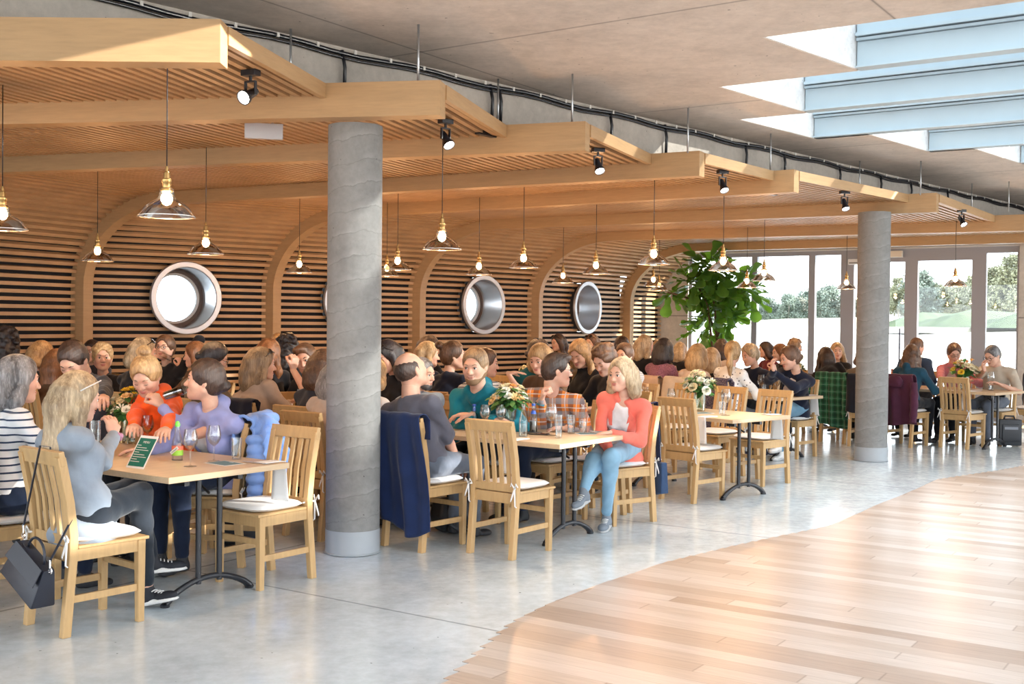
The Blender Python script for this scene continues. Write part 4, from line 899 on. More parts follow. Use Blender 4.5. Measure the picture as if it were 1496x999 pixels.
DGR = mat('menu_green', (0.0, 0.16, 0.12), 0.5); PAPER = mat('white_paper', (0.82, 0.83, 0.84), 0.7); LET = mat('white_ink', (0.85, 0.85, 0.85), 0.6); SAGE = mat('dull_green_print', (0.10, 0.20, 0.22), 0.5)
CLG = glass('bottle_glass', (0.93, 0.96, 0.96), 0.06, 0.01, 0.45); BLUEC = mat('blue_cap', (0.02, 0.09, 0.45), 0.4); COLA = glass('cola', (0.10, 0.04, 0.03), 0.1, 0.02)
def lime(root):
    MB().lathe([(0.012, 0.0), (0.016, 0.012), (0.010, 0.03), (0.004, 0.034), (0, 0.034)], 18, c=(0, 0, 0.20)).obj('lime_stopper', mat('lime_cap', (0.18, 0.75, 0.08), 0.4), root, smooth=True)
    mb = MB(); mb.box((0, -0.0335, 0.062), (0.060, 0.003, 0.018), M=Matrix.Rotation(R(-38), 3, 'Y')); o = mb.obj('white_band', PAPER, root)
    text(root, 'SOMERSBY', 0.010, (0.003, -0.0356, 0.058), (R(90), R(-38), 0), mat('ink_dark', (0.02, 0.05, 0.03), 0.6))
fruit = _new('fruit_label')
nt = fruit[1]; v_ = _coord(nt); sp_ = nt.nodes.new('ShaderNodeSeparateXYZ'); nt.links.new(v_, sp_.inputs[0])
nt.links.new(_mix(nt, _math(nt, 'GREATER_THAN', sp_.outputs[2], 0.062), (0.30, 0.60, 0.06), (0.85, 0.18, 0.10)), fruit[2].inputs['Base Color']); FRUIT = fruit[0]
b_ = bottle(-2.0, 6.76, 'clear bottle with lime green stopper and fruit label on the nearest table', CLG, None, FRUIT, None, 0.215, 0.033, name='cider_bottle', extra=lime); b_.rotation_euler[2] = R(-16)
wine_glass(-1.84, 6.47, 'stemmed glass nearest the camera on the nearest table'); wine_glass(-1.77, 6.62 + .1, 'stemmed glass before the woman in lavender, right one')
tumbler(-1.66, 6.82, 'straight empty glass beside the two stemmed glasses', liquid=None)
wine_glass(-2.38, 7.38, 'white wine glass beside the nearest flower vase', wine=True)
tumbler(-2.62, 7.10, 'tall straight glass left of the nearest flower vase', h=0.20, r_=0.035)
def menu(x, y, a, label, z=0.7515, tilt=0.0, w=0.21, h=0.15):
    root = empty('menu_card', (x, y, z), R(a), label, 'menu', 'printed menu cards'); root.rotation_euler[0] = R(tilt)
    MB().box((0, 0, 0), (w, h, 0.001)).obj('card', PAPER, root)
    MB().box((0, 0, 0.001), (w * 0.88, h * 0.84, 0.0008)).obj('printed_panel', DGR if tilt else SAGE, root)
    text(root, 'MENU', 0.020 if tilt else 0.014, (0, h * 0.27, 0.002), (0, 0, 0), LET)
    if tilt:
        mb = MB()
        for i, (wl, gap) in enumerate(((.2, 0), (.55, 1), (.7, 1), (.25, 2), (.6, 1), (.75, 1), (.3, 2), (.5, 1))): mb.box((-w * 0.40 + w * wl / 2, h * 0.20 - i * 0.0145, 0.0022), (w * wl, 0.0035, 0.0004))
        mb.obj('printed_lines', LET, root)
    return root
menu(-2.10, 6.42, -32, 'green printed menu card propped up beside the woman in the grey blazer', z=0.835, tilt=58, w=0.15, h=0.21)
menu(-1.68, 6.62, -40, 'menu card lying flat on the nearest table')
def napkin(x, y, a, lab, hang=0.20, w0=0.11, w1=0.15, z=0.752):
    """paper napkin lying on the table and hanging over its end; local -Y points off the table"""
    root = empty('paper_napkin', (x, y, z), R(a), lab, 'napkin', 'white paper napkins hanging over table ends')
    vs = []; 
    for j in range(13):
        t = j / 12
        if t < 0.4: y_, z_, w = 0.16 * (1 - t / 0.4), 0.001, w0
        elif t < 0.5: y_, z_, w = -0.006 * (t - 0.4) / 0.1, -0.006 * (t - 0.4) / 0.1, w0
        else: y_, z_, w = -0.008 - 0.012 * (t - 0.5), -hang * (t - 0.5) / 0.5, w0 + (w1 - w0) * (t - 0.5) / 0.5
        for i in range(5): vs.append(V3((w * (i / 4 - 0.5), y_ - 0.004 * math.sin(i * 1.6) * (t > .5), z_)))
    o = MB().add(vs, [(j * 5 + i, j * 5 + i + 1, j * 5 + i + 6, j * 5 + i + 5) for j in range(12) for i in range(4)]).obj('sheet', PAPER, root, smooth=True)
    so = o.modifiers.new('thick', 'SOLIDIFY'); so.thickness = 0.002; so.offset = 1
    return root
def fork(x, y, a, lab, z=0.755):
    root = empty('fork', (x, y, z), R(a), lab, 'cutlery', 'forks on the tables')
    mb = MB(); mb.bar((0, -0.09, 0), (0, 0.03, 0.002), 0.010, 0.002, w2=0.006); mb.box((0, 0.045, 0.002), (0.022, 0.03, 0.002)); mb.obj('handle', STEEL, root)
    mb = MB(); 
    for i in range(4): mb.bar((-0.009 + i * 0.006, 0.058, 0.002), (-0.009 + i * 0.006, 0.095, 0.004), 0.003, 0.0015)
    mb.obj('tines', STEEL, root)
def tp_(row, s, w): x, y, a = ROWN[row]; return along(x, y, a, s, w)
# table ends: napkin hangs beyond the end edge or the far side edge
for row, s, w, lab in (('A', 0.10, TW, 'white napkin hanging over the corner of the nearest table'), ('D', 0.14, TW, 'white napkin hanging at the end of the far table before the woman with folded hands'),
                       ('C', 0.16, TW, 'white napkin hanging over the far corner of the flower table')):
    x, y = tp_(row, s, w + 0.002); napkin(x, y, ROWN[row][2] + 0, lab, 0.24)
for row, s, lab in (('B', 0.42, 'white napkin hanging behind the slats of the empty chair at the middle table'), ('C', 0.35, 'white napkin hanging behind the back of the empty flower table chair'), ('E', 0.38, 'white napkin hanging behind the far right empty chair')):
    x, y = tp_(row, s, -0.002); napkin(x, y, ROWN[row][2] - 180, lab, 0.24)
x, y = tp_('A', 0.12, 0.70); fork(x, y, 60, 'fork on the napkin at the corner of the nearest table')
x, y = tp_('B', 1.15, 0.2); fork(x, y, 40, 'fork at the left part of the middle table')
x, y = tp_('D', 0.2, 0.35); fork(x, y, 30, 'fork on the far table of the woman with folded hands')
PEP = mat('blue_label', (0.03, 0.12, 0.60), 0.4)
def redblue(root):
    MB().lathe([(0.0135, 0.15), (0.0125, 0.18)], 20).obj('neck_label', PEP, root, smooth=True)
    mb = MB(); mb.lathe([(0, 0), (0.012, 0.0)], 18, c=(0.0, -0.0322, 0.085), M=Matrix.Rotation(R(90), 3, 'X')); mb.obj('round_emblem', mat('emblem_red', (0.6, 0.02, 0.03), 0.4), root)
bottle(-0.29, 8.80, 'small cola bottle with blue label left of the middle bouquet', CLG, BLUEC, PEP, None, 0.20, 0.031, name='cola_bottle', extra=redblue)
bottle(0.17, 8.66, 'cola bottle with blue neck label and dark rest of drink', CLG, BLUEC, None, COLA, 0.22, 0.030, name='cola_bottle', extra=lambda r_: MB().lathe([(0.022, 0.145), (0.014, 0.17)], 20).obj('neck_label', PEP, r_, smooth=True))
bottle(0.09, 8.36, 'clear water bottle in the middle of the middle table', CLG, None, None, WAT, 0.24, 0.032, name='water_bottle')
bottle(0.55, 8.66, 'clear bottle right of the man in the plaid shirt', CLG, None, None, WAT, 0.22, 0.031, name='water_bottle')
wine_glass(-0.20, 8.62, 'left of two stemmed glasses by the middle bouquet'); wine_glass(-0.08, 8.66, 'right of two stemmed glasses by the middle bouquet')
wine_glass(0.30, 8.45, 'stemmed glass before the plaid shirt man', s=1.12)
tumbler(0.35, 8.28, 'tall glass with printed logo beside the phone', h=0.17, r_=0.028); tumbler(0.46, 8.64, 'straight glass near the right end of the middle table', h=0.14)
root = empty('smartphone', (0.215, 8.50, 0.752), R(-20), 'black phone lying on the middle table', 'phone')
MB().box((0, 0, 0.004), (0.15, 0.075, 0.008)).obj('body', BLACK, root, bevel=0.003); MB().box((0, 0, 0.0085), (0.14, 0.068, 0.0006)).obj('screen', mat('phone_screen', (0.01, 0.01, 0.015), 0.08), root)
root = empty('phone_wallet', (0.16, 8.56, 0.752), R(-28), 'dark wallet under the edge of the phone', 'wallet')
MB().box((0, 0, 0.006), (0.13, 0.09, 0.012)).obj('cover', CASE, root, bevel=0.003); MB().box((0, 0, 0.006), (0.126, 0.086, 0.006)).obj('lining', PAPER, root)
menu(0.60, 8.62, 15, 'menu card with green print on the middle table end'); menu(0.74, 8.80, 30, 'napkin sized card beside the coral woman\'s arm')
wine_glass(1.99, 10.47, 'stemmed glass standing on a tumbler sized base, flower table', s=1.15); wine_glass(1.56, 11.0, 'stemmed glass left of the white bouquet', s=1.0); tumbler(1.98, 10.60, 'tumbler on the flower table', h=0.12)
menu(1.80, 10.70, 20, 'menu card on the flower table')
wine_glass(3.02, 13.66, 'left stemmed glass before the woman with folded hands', s=1.1); wine_glass(3.20, 13.60, 'right stemmed glass before the woman with folded hands', s=1.1); tumbler(3.02, 13.50, 'water glass on the table of the woman with folded hands')
bottle(3.50, 13.60, 'small clear bottle before the woman with folded hands', CLG, None, PAPER, None, 0.225, 0.030, name='water_bottle')
wine_glass(6.38, 15.02, 'stemmed glass on the far right table', s=1.15, wine=False); tumbler(6.42, 15.12, 'water glass on the far right table')
bottle(5.21, 15.46, 'brown bottle just right of the far column', glass('brown_glass', (0.45, 0.18, 0.05), 0.1, 0.02), mat('orange_cap', (0.6, 0.1, 0.02), 0.5), mat('amber_label', (0.75, 0.42, 0.05), 0.5), None, 0.25, 0.032, name='juice_bottle')
wine_glass(4.80, 15.55, 'stemmed glass left of the far column', s=1.1); wine_glass(4.70, 15.80, 'second stemmed glass left of the far column', s=1.1)
def jar(x, y, lab, z=0.75):
    root = empty('juice_carafe', (x, y, z), label=lab, cat='carafe', group='orange juice carafes with cork lids')
    MB().lathe([(0, 0), (0.045, 0), (0.05, 0.02), (0.048, 0.12), (0.03, 0.17), (0.032, 0.20)], 26).obj('glass_body', GW, root, smooth=R(50))
    MB().lathe([(0, 0.004), (0.043, 0.004), (0.046, 0.10), (0, 0.10)], 24).obj('juice', mat('orange_juice', (0.95, 0.40, 0.02), 0.3), root, smooth=R(50))
    MB().lathe([(0, 0.195), (0.030, 0.195), (0.033, 0.225), (0, 0.225)], 20).obj('cork_lid', mat('cork', (0.45, 0.25, 0.12), 0.8), root, smooth=R(50))
jar(-2.55, 10.15, 'orange juice carafe with cork lid between lavender and beige women'); jar(1.38, 11.62, 'orange juice carafe behind the woman in coral')
tumbler(0.85, 10.95, 'drinking glass behind the plaid shirt man', h=0.13); tumbler(0.95, 10.90, 'short drinking glass left of the green capped bottles', h=0.09)
for x, y, l in ((1.14, 10.95, 'left green capped water bottle'), (1.22, 10.98, 'right green capped water bottle')): bottle(x, y, l + ' before the man in black', CLG, mat('green_cap', (0.02, 0.45, 0.12), 0.4), mat('green_label', (0.05, 0.42, 0.15), 0.5), None, 0.20, 0.03, name='water_bottle')

# ------------------------------------------------------------------ bouquets
VG = glass('vase_glass', (0.90, 0.95, 0.92), 0.06, 0.02, 0.4); STEMG = mat('stem_green', (0.10, 0.22, 0.05), 0.6); LEAFG = mat('bouquet_leaf', (0.06, 0.19, 0.045), 0.5, vary=0.3, bscale=30)
ROSES = {'cream': mat('cream_petal', (0.85, 0.76, 0.52), 0.6, vary=0.06, bscale=30), 'white': mat('white_petal', (0.86, 0.86, 0.76), 0.6), 'yellow': mat('yellow_petal', (0.90, 0.62, 0.05), 0.6, vary=0.1, bscale=30),
         'peach': mat('peach_petal', (0.90, 0.48, 0.18), 0.6, vary=0.08, bscale=30), 'apricot': mat('apricot_petal', (0.88, 0.62, 0.30), 0.6)}
_rose = {}
def rose_mesh(kind, m):
    if (kind, m.name) in _rose: return _rose[(kind, m.name)]
    mb = MB(); r = random.Random(hash(kind) % 7)
    if kind == 'rose': layers = [(4, 0.010, 0.026, 5), (5, 0.017, 0.025, 22), (6, 0.024, 0.022, 45), (6, 0.028, 0.017, 68)]
    elif kind == 'lily': layers = [(6, 0.012, 0.040, 38), (5, 0.008, 0.03, 20)]
    else: layers = [(4, 0.006, 0.014, 15), (5, 0.010, 0.012, 45)]
    for li, (n, rad, h, op) in enumerate(layers):
        for k in range(n):
            a = 2 * math.pi * k / n + li * 0.7; wd = 1.25 * math.pi / n * 0.95
            if kind == 'lily': wd *= 0.55
            vs = []; NI, NJ = 5, 5
            for j in range(NJ):
                t = j / (NJ - 1); rr = 0.003 + (rad) * (0.35 + 0.65 * t ** 0.6) + math.sin(R(op)) * h * t * 0.5; zz = h * math.cos(R(op) * t) * t
                for i in range(NI):
                    u = -1 + 2 * i / (NI - 1); ww = wd * math.sin(min(1, 0.25 + t * 1.1) * 1.57) * (1 - 0.45 * max(0, t - 0.7) / 0.3)
                    aa = a + u * ww; q = rr * (1 + 0.10 * u * u * (1 if t > .5 else -1)); vs.append((q * math.cos(aa), q * math.sin(aa), zz - 0.004 * u * u * t))
            mb.add(vs, [(j * NI + i, j * NI + i + 1, (j + 1) * NI + i + 1, (j + 1) * NI + i) for j in range(NJ - 1) for i in range(NI - 1)])
    o = mb.obj('bloom', m, None, smooth=True); me = o.data; bpy.data.objects.remove(o); _rose[(kind, m.name)] = me; return me
def bouquet(x, y, lab_b, lab_v, palette, seed, z=0.75, s=1.0, vase=True, vh=0.17):
    r = random.Random(seed)
    if vase:
        rv = empty('flower_vase', (x, y, z), label=lab_v, cat='vase', group='glass flower vases')
        MB().lathe([(0, 0), (0.036 * s, 0), (0.040 * s, 0.03), (0.043 * s, vh), (0.040 * s, vh), (0.036 * s, 0.012), (0, 0.010)], 28).obj('glass_body', VG, rv, smooth=R(50))
        MB().lathe([(0, 0.013), (0.035 * s, 0.013), (0.038 * s, vh * 0.6), (0, vh * 0.6)], 24).obj('water', WAT, rv, smooth=R(50))
    root = empty('bouquet', (x, y, z), label=lab_b, cat='flowers', group='bouquets on the tables')
    stems, leaves = MB(), MB()
    for i in range(26):
        a = i * 2.4; e = math.sqrt((i + 0.5) / 26); R0 = 0.115 * s * e
        top = V3((R0 * math.cos(a), R0 * math.sin(a), vh + (0.145 - 0.095 * e * e + r.uniform(-.03, .03)) * s))
        bot = V3((-0.02 * math.cos(a) * e, -0.02 * math.sin(a) * e, 0.03)); mid = V3((0.02 * math.cos(a) * e, 0.02 * math.sin(a) * e, vh))
        stems.tube([bot, mid, (mid + top) / 2 + V3((R0 * .1 * math.cos(a), R0 * .1 * math.sin(a), 0)), top], 0.0022, 5)
        for k in range(4):
            b0 = mid.lerp(top, r.uniform(.15, 1.0)); d = V3((math.cos(a + r.uniform(-1, 1)), math.sin(a + r.uniform(-1, 1)), r.uniform(-.5, .5))).normalized(); l = r.uniform(.05, .09) * s; sd = d.cross(V3((0, 0, 1))).normalized() * l * 0.28
            vs = [b0, b0 + d * l * .3 + sd * .8, b0 + d * l * .3 - sd * .8 , b0 + d * l * .65 + sd + V3((0, 0, -.008)), b0 + d * l * .65 - sd + V3((0, 0, -.008)), b0 + d * l + V3((0, 0, -.02))]
            leaves.add(vs, [(0, 2, 1), (1, 2, 4, 3), (3, 4, 5)])
        kind = r.choices(('rose', 'bud', 'lily'), (5, 3, 2))[0]; col = palette[r.randrange(len(palette))]
        me = rose_mesh(kind, ROSES[col]); o = bpy.data.objects.new({'rose': 'rose_bloom', 'bud': 'flower_bud', 'lily': 'lily_bloom'}[kind], me); COL.objects.link(o); o.parent = root
        k = (0.80 if kind == 'rose' else 0.85) * s * r.uniform(.8, 1.2); o.location = top - V3((0, 0, 0.01)); o.scale = (k, k, k)
        dd = (top - V3((0, 0, vh - 0.03))).normalized(); o.rotation_euler = dd.to_track_quat('Z', 'Y').to_euler()
    stems.obj('stems', STEMG, root, smooth=True); leaves.obj('leaves', LEAFG, root)
bouquet(-2.62, 7.72, 'bouquet of cream roses and yellow lilies on the nearest table', 'glass vase of the nearest bouquet', ('cream', 'white', 'white', 'yellow', 'cream', 'apricot'), 2, s=1.15)
bouquet(-0.01, 8.76, 'bouquet of peach and cream roses on the middle table', 'glass vase of the middle bouquet', ('peach', 'apricot', 'cream', 'cream', 'white'), 5, s=1.25)
bouquet(1.84, 11.0, 'bouquet of white and cream flowers on the table without guests', 'glass vase of the white bouquet', ('white', 'white', 'cream', 'cream', 'apricot'), 8, s=1.35)
bouquet(-2.30, 10.95, 'bouquet of small white flowers left of the near column', 'glass vase left of the near column', ('white', 'white', 'white', 'cream'), 11, s=1.1, vh=0.15)
bouquet(4.0, 15.9, 'bouquet of yellow and white flowers left of the woman with folded hands', 'glass vase by the left window', ('white', 'cream', 'yellow', 'cream'), 14, s=1.1)
bouquet(6.10, 15.20, 'bouquet of peach and yellow roses on the far right table', 'glass vase on the far right table', ('yellow', 'peach', 'cream', 'cream'), 17, s=1.45)
bouquet(1.9, 14.55, 'bouquet of yellow flowers behind the mauve sweater woman', 'glass vase behind the mauve sweater woman', ('cream', 'yellow', 'cream'), 20, s=1.1)
bouquet(0.22, 13.55, 'bouquet with orange roses near the foot of an arch', 'glass vase near the foot of an arch', ('cream', 'peach', 'yellow'), 23, s=1.1, z=0.79)

# ------------------------------------------------------------------ fiddle leaf fig
def fig():
    root = empty('fig_tree', (3.62, 20.2, 0), label='large fiddle leaf fig tree standing before the left window', cat='plant')
    BARK = mat('fig_bark', (0.12, 0.07, 0.045), 0.8, bump=0.3, bscale=60); r = random.Random(5)
    MB().lathe([(0, 0), (0.22, 0), (0.27, 0.50), (0.25, 0.50), (0.24, 0.44), (0, 0.44)], 30).obj('pot', mat('grey_pot', (0.25, 0.25, 0.26), 0.6), root, smooth=R(40))
    MB().lathe([(0, 0.445), (0.24, 0.445)], 24).obj('soil', mat('soil', (0.04, 0.025, 0.015), 1.0), root)
    trunks = [[(0.02, 0, .44), (0.05, 0.02, 1.2), (0.0, 0.0, 1.9), (-0.15, 0, 2.6)], [(-0.06, 0.03, .44), (-0.02, 0.05, 1.1), (0.1, 0.0, 1.5), (0.28, 0.0, 2.0), (0.45, 0, 2.35)], [(0.06, -0.03, .44), (-0.06, -0.05, 1.3), (-0.13, -0.05, 1.9), (-0.35, 0, 2.35)], [(0.05, 0, 1.4), (-0.2, 0, 1.95), (-0.62, 0.0, 2.1), (-0.85, 0, 2.15)]]
    for t in trunks: MB().tube(t, [0.024, 0.022, 0.018, 0.012, 0.01][:len(t)], 8).obj('stem', BARK, root, smooth=True)
    m, nt, p, out = _new('fig_leaf'); v = _coord(nt); col = _ramp(nt, _noise(nt, v, 2.5, 2), [(0.3, (0.022, 0.075, 0.022)), (0.7, (0.06, 0.16, 0.03))]); nt.links.new(col, p.inputs['Base Color']); _set(p, Roughness=0.35)
    tl = nt.nodes.new('ShaderNodeBsdfTranslucent'); tl.inputs[0].default_value = (0.35, 0.62, 0.04, 1); ms = nt.nodes.new('ShaderNodeMixShader'); ms.inputs[0].default_value = 0.32
    nt.links.new(p.outputs[0], ms.inputs[1]); nt.links.new(tl.outputs[0], ms.inputs[2]); nt.links.new(ms.outputs[0], out.inputs[0])
    outline = [(0.0, 0.0), (0.05, 0.10), (0.075, 0.25), (0.065, 0.42), (0.10, 0.60), (0.14, 0.78), (0.12, 0.92), (0.05, 1.0), (0.0, 0.985)]
    mb = MB()
    def leaf(b, d, up, L):
        d = d.normalized(); x = d.cross(up).normalized(); n_ = x.cross(d); bend = r.uniform(.1, .35); vs = []
        for w, t in outline:
            c = b + d * (t * L) - n_ * (bend * L * t * t * 0.7)
            for u in (-1, -0.5, 0, 0.5, 1): vs.append(c + x * (u * w * L * 2.0) + n_ * (abs(u) * w * L * 0.55 + 0.01 * math.sin(t * 14 + u * 2)))
        mb.add(vs, [(i * 5 + j, i * 5 + j + 1, i * 5 + j + 6, i * 5 + j + 5) for i in range(len(outline) - 1) for j in range(4)])
    ends = [(V3((-0.15, 0, 2.6)), 0.34, 26), (V3((0.42, 0, 2.25)), 0.36, 30), (V3((-0.38, 0, 2.3)), 0.30, 24), (V3((0.08, 0, 2.0)), 0.40, 34), (V3((0.22, 0, 1.7)), 0.32, 16), (V3((-0.10, 0, 1.62)), 0.30, 12), (V3((-0.8, 0, 2.12)), 0.14, 6), (V3((0.05, 0, 2.45)), 0.36, 24), (V3((0.62, 0, 2.1)), 0.22, 10), (V3((-0.28, 0, 1.42)), 0.16, 6)]
    for c, rad, n in ends:
        for i in range(int(n * 1.7)):
            q = V3((r.gauss(0, 1), r.gauss(0, 0.8), r.gauss(0, 0.9))).normalized(); b = c + q * rad * r.uniform(.25, .8); d = q + V3((0, 0, r.uniform(-.9, .35)))
            leaf(b, d, V3((r.uniform(-.3, .3), r.uniform(-.3, .3), 1)), r.uniform(.26, .42))
    mb.obj('foliage', m, root, smooth=True)
fig()
# ------------------------------------------------------------------ people: bodies and clothes grown from smooth-blended volumes
def _arr(v): return np.array([v[0], v[1], v[2]], dtype=np.float32)
class Vol:
    """list of soft primitives meshed as one continuous surface"""
    def __init__(s): s.p = []
    def cone(s, a, b, r1, r2, k=0.03): s.p.append(('c', _arr(a), _arr(b), r1, r2, k)); return s
    def ell(s, c, rad, M=None, k=0.03): s.p.append(('e', _arr(c), rad, np.array(M, dtype=np.float32) if M is not None else None, 0, k)); return s
    def cut(s, kind, *a, k=0.01): s.p.append(('-' + kind,) + a + (k,)); return s
    def chain(s, pts, rs, k=0.03):
        for i in range(len(pts) - 1): s.cone(pts[i], pts[i + 1], rs[i], rs[i + 1], k)
        return s
    def mesh(s, vox, ripple=None):
        lo = np.full(3, 1e9); hi = -lo
        for q in s.p:
            if q[0] == 'c':
                for c, r in ((q[1], q[3]), (q[2], q[4])): lo = np.minimum(lo, c - r); hi = np.maximum(hi, c + r)
            elif q[0] == 'e': r = max(q[2]); lo = np.minimum(lo, q[1] - r); hi = np.maximum(hi, q[1] + r)
        lo = lo - 4 * vox; hi = hi + 4 * vox; n = np.ceil((hi - lo) / vox).astype(int) + 1
        D = np.full(n, 0.5, dtype=np.float32); ax = [(lo[i] + np.arange(n[i]) * vox).astype(np.float32) for i in range(3)]
        for q in s.p:
            t = q[0]
            if t in ('c', '-c'): a, b, r1, r2, k = q[1:6]; l0 = np.minimum(a - r1, b - r2); h0 = np.maximum(a + r1, b + r2)
            elif t in ('e', '-e'): c, rad, M, _z, k = q[1:6]; l0 = c - max(rad); h0 = c + max(rad)
            else: l0, h0, k = lo, hi, q[-1]
            m = k + 3 * vox
            i0 = np.clip(np.floor((l0 - m - lo) / vox).astype(int), 0, n - 1); i1 = np.clip(np.ceil((h0 + m - lo) / vox).astype(int) + 1, 1, n)
            if (i1 <= i0).any(): continue
            X = ax[0][i0[0]:i1[0], None, None]; Y = ax[1][None, i0[1]:i1[1], None]; Z = ax[2][None, None, i0[2]:i1[2]]
            if t in ('c', '-c'):
                ba = b - a; l2 = float(ba @ ba) + 1e-12
                h = np.clip(((X - a[0]) * ba[0] + (Y - a[1]) * ba[1] + (Z - a[2]) * ba[2]) / l2, 0, 1)
                d = np.sqrt((X - a[0] - h * ba[0]) ** 2 + (Y - a[1] - h * ba[1]) ** 2 + (Z - a[2] - h * ba[2]) ** 2) - (r1 + (r2 - r1) * h)
            elif t in ('e', '-e'):
                x, y, z = X - c[0], Y - c[1], Z - c[2]
                if M is not None: x, y, z = (M[0, i] * x + M[1, i] * y + M[2, i] * z for i in range(3))
                w = np.sqrt((x / rad[0]) ** 2 + (y / rad[1]) ** 2 + (z / rad[2]) ** 2); w2 = np.sqrt((x / rad[0] ** 2) ** 2 + (y / rad[1] ** 2) ** 2 + (z / rad[2] ** 2) ** 2) + 1e-6
                d = w * (w - 1) / w2
            else:   # half space: point, normal (removes the side the normal points to)
                c, nn = q[1], q[2]; d = -((X - c[0]) * nn[0] + (Y - c[1]) * nn[1] + (Z - c[2]) * nn[2])
            S = D[i0[0]:i1[0], i0[1]:i1[1], i0[2]:i1[2]]
            if t[0] != '-':
                h = np.maximum(k - np.abs(S - d), 0) / k; S[...] = np.minimum(S, d) - h * h * k * 0.25
            else:
                e = -d; h = np.maximum(k - np.abs(S - e), 0) / k; S[...] = np.maximum(S, e) + h * h * k * 0.25
        if ripple is not None:
            amp, wl, sd = ripple; r = random.Random(sd); X = ax[0][:, None, None]; Y = ax[1][None, :, None]; Z = ax[2][None, None, :]
            wz = 0.35 * np.sin(X * 23 + r.random() * 6) + 0.35 * np.sin(Y * 19 + r.random() * 6 + Z * 7); f = 6.283 / wl
            D += amp * (np.sin(f * (Z * 0.8 + X * 0.55 + Y * 0.3) + wz * 4) * 0.6 + np.sin(f * 0.6 * (Z * 0.5 - X * 0.8 + Y * 0.6) + wz * 5 + 2) * 0.6).astype(np.float32)
        # surface nets
        ins = D < 0
        c = [ins[i:n[0] - 1 + i, j:n[1] - 1 + j, k_:n[2] - 1 + k_] for i in (0, 1) for j in (0, 1) for k_ in (0, 1)]
        cnt = sum(x.astype(np.int8) for x in c); act = (cnt > 0) & (cnt < 8); idx = np.argwhere(act)
        if len(idx) == 0: return [], []
        ids = np.full(act.shape, -1, dtype=np.int64); ids[act] = np.arange(len(idx))
        P = np.zeros((len(idx), 3)); W = np.zeros(len(idx)); co = [(i, j, k_) for i in (0, 1) for j in (0, 1) for k_ in (0, 1)]
        v = {o: D[idx[:, 0] + o[0], idx[:, 1] + o[1], idx[:, 2] + o[2]] for o in co}
        for o in co:
            for a_ in range(3):
                if o[a_] == 0:
                    p = list(o); p[a_] = 1; p = tuple(p); m = (v[o] < 0) != (v[p] < 0); t = np.where(m, v[o] / (v[o] - v[p] + 1e-12), 0)
                    q = np.tile(np.array(o, float), (len(idx), 1)); q[:, a_] += t; P += q * m[:, None]; W += m
        P = (idx + P / W[:, None]) * vox + lo
        F = []
        for a_ in range(3):
            b_, c_ = (a_ + 1) % 3, (a_ + 2) % 3; sl0 = [slice(None)] * 3; sl1 = [slice(None)] * 3; sl0[a_] = slice(0, n[a_] - 1); sl1[a_] = slice(1, n[a_])
            A, B = ins[tuple(sl0)], ins[tuple(sl1)]; e = np.argwhere(A != B); sgn = A[tuple(e.T)]
            ok = (e[:, b_] > 0) & (e[:, c_] > 0) & (e[:, b_] < n[b_] - 1) & (e[:, c_] < n[c_] - 1); e = e[ok]; sgn = sgn[ok]
            def g(db, dc): q = e.copy(); q[:, b_] -= db; q[:, c_] -= dc; return ids[q[:, 0], q[:, 1], q[:, 2]]
            q = np.stack([g(1, 1), g(0, 1), g(0, 0), g(1, 0)], 1); q[~sgn] = q[~sgn][:, ::-1]; F.append(q)
        return P, np.concatenate(F)
def vol_obj(name, parts, m, parent, smooth_it=1, xf=None):
    """parts: list of (verts, faces) arrays put in one mesh"""
    Vs, Fs, o = [], [], 0
    for P, F in parts:
        if len(P) == 0: continue
        P = np.asarray(P, float)
        for _ in range(smooth_it):       # light relaxation
            acc = np.zeros_like(P); w = np.zeros(len(P))
            for i in range(4): a, b = F[:, i], F[:, (i + 1) % 4]; np.add.at(acc, a, P[b]); np.add.at(w, a, 1)
            P = P * 0.45 + 0.55 * acc / np.maximum(w, 1)[:, None]
        Vs.append(P); Fs.append(F + o); o += len(P)
    if not Vs: return None
    V = np.concatenate(Vs).astype(np.float32); F = np.concatenate(Fs).astype(np.int32)
    me = bpy.data.meshes.new(name); me.vertices.add(len(V)); me.vertices.foreach_set('co', V.ravel()); me.loops.add(F.size); me.polygons.add(len(F))
    me.loops.foreach_set('vertex_index', F.ravel()); me.polygons.foreach_set('loop_start', np.arange(0, F.size, 4, dtype=np.int32)); me.polygons.foreach_set('loop_total', np.full(len(F), 4, dtype=np.int32))
    me.polygons.foreach_set('use_smooth', np.ones(len(F), dtype=bool)); me.update(calc_edges=True); me.materials.append(m)
    ob = bpy.data.objects.new(name, me); COL.objects.link(ob); ob.parent = parent; return ob
def skin_mat(i):
    cs = [(0.62, 0.36, 0.26), (0.66, 0.41, 0.31), (0.56, 0.31, 0.21), (0.70, 0.46, 0.36)]; n = 'skin_%d' % i
    if n in _mats: return _mats[n]
    m, nt, p, out = _new(n); v = _coord(nt); c = cs[i]
    nt.links.new(_ramp(nt, _noise(nt, v, 14, 3), [(0.3, (c[0] * .94, c[1] * .86, c[2] * .86)), (0.7, _shade(c, 1.05))]), p.inputs['Base Color'])
    _set(p, Roughness=0.5, Subsurface_Weight=0.12, Subsurface_Scale=0.02, Specular_IOR_Level=0.35); _mats[n] = m; return m
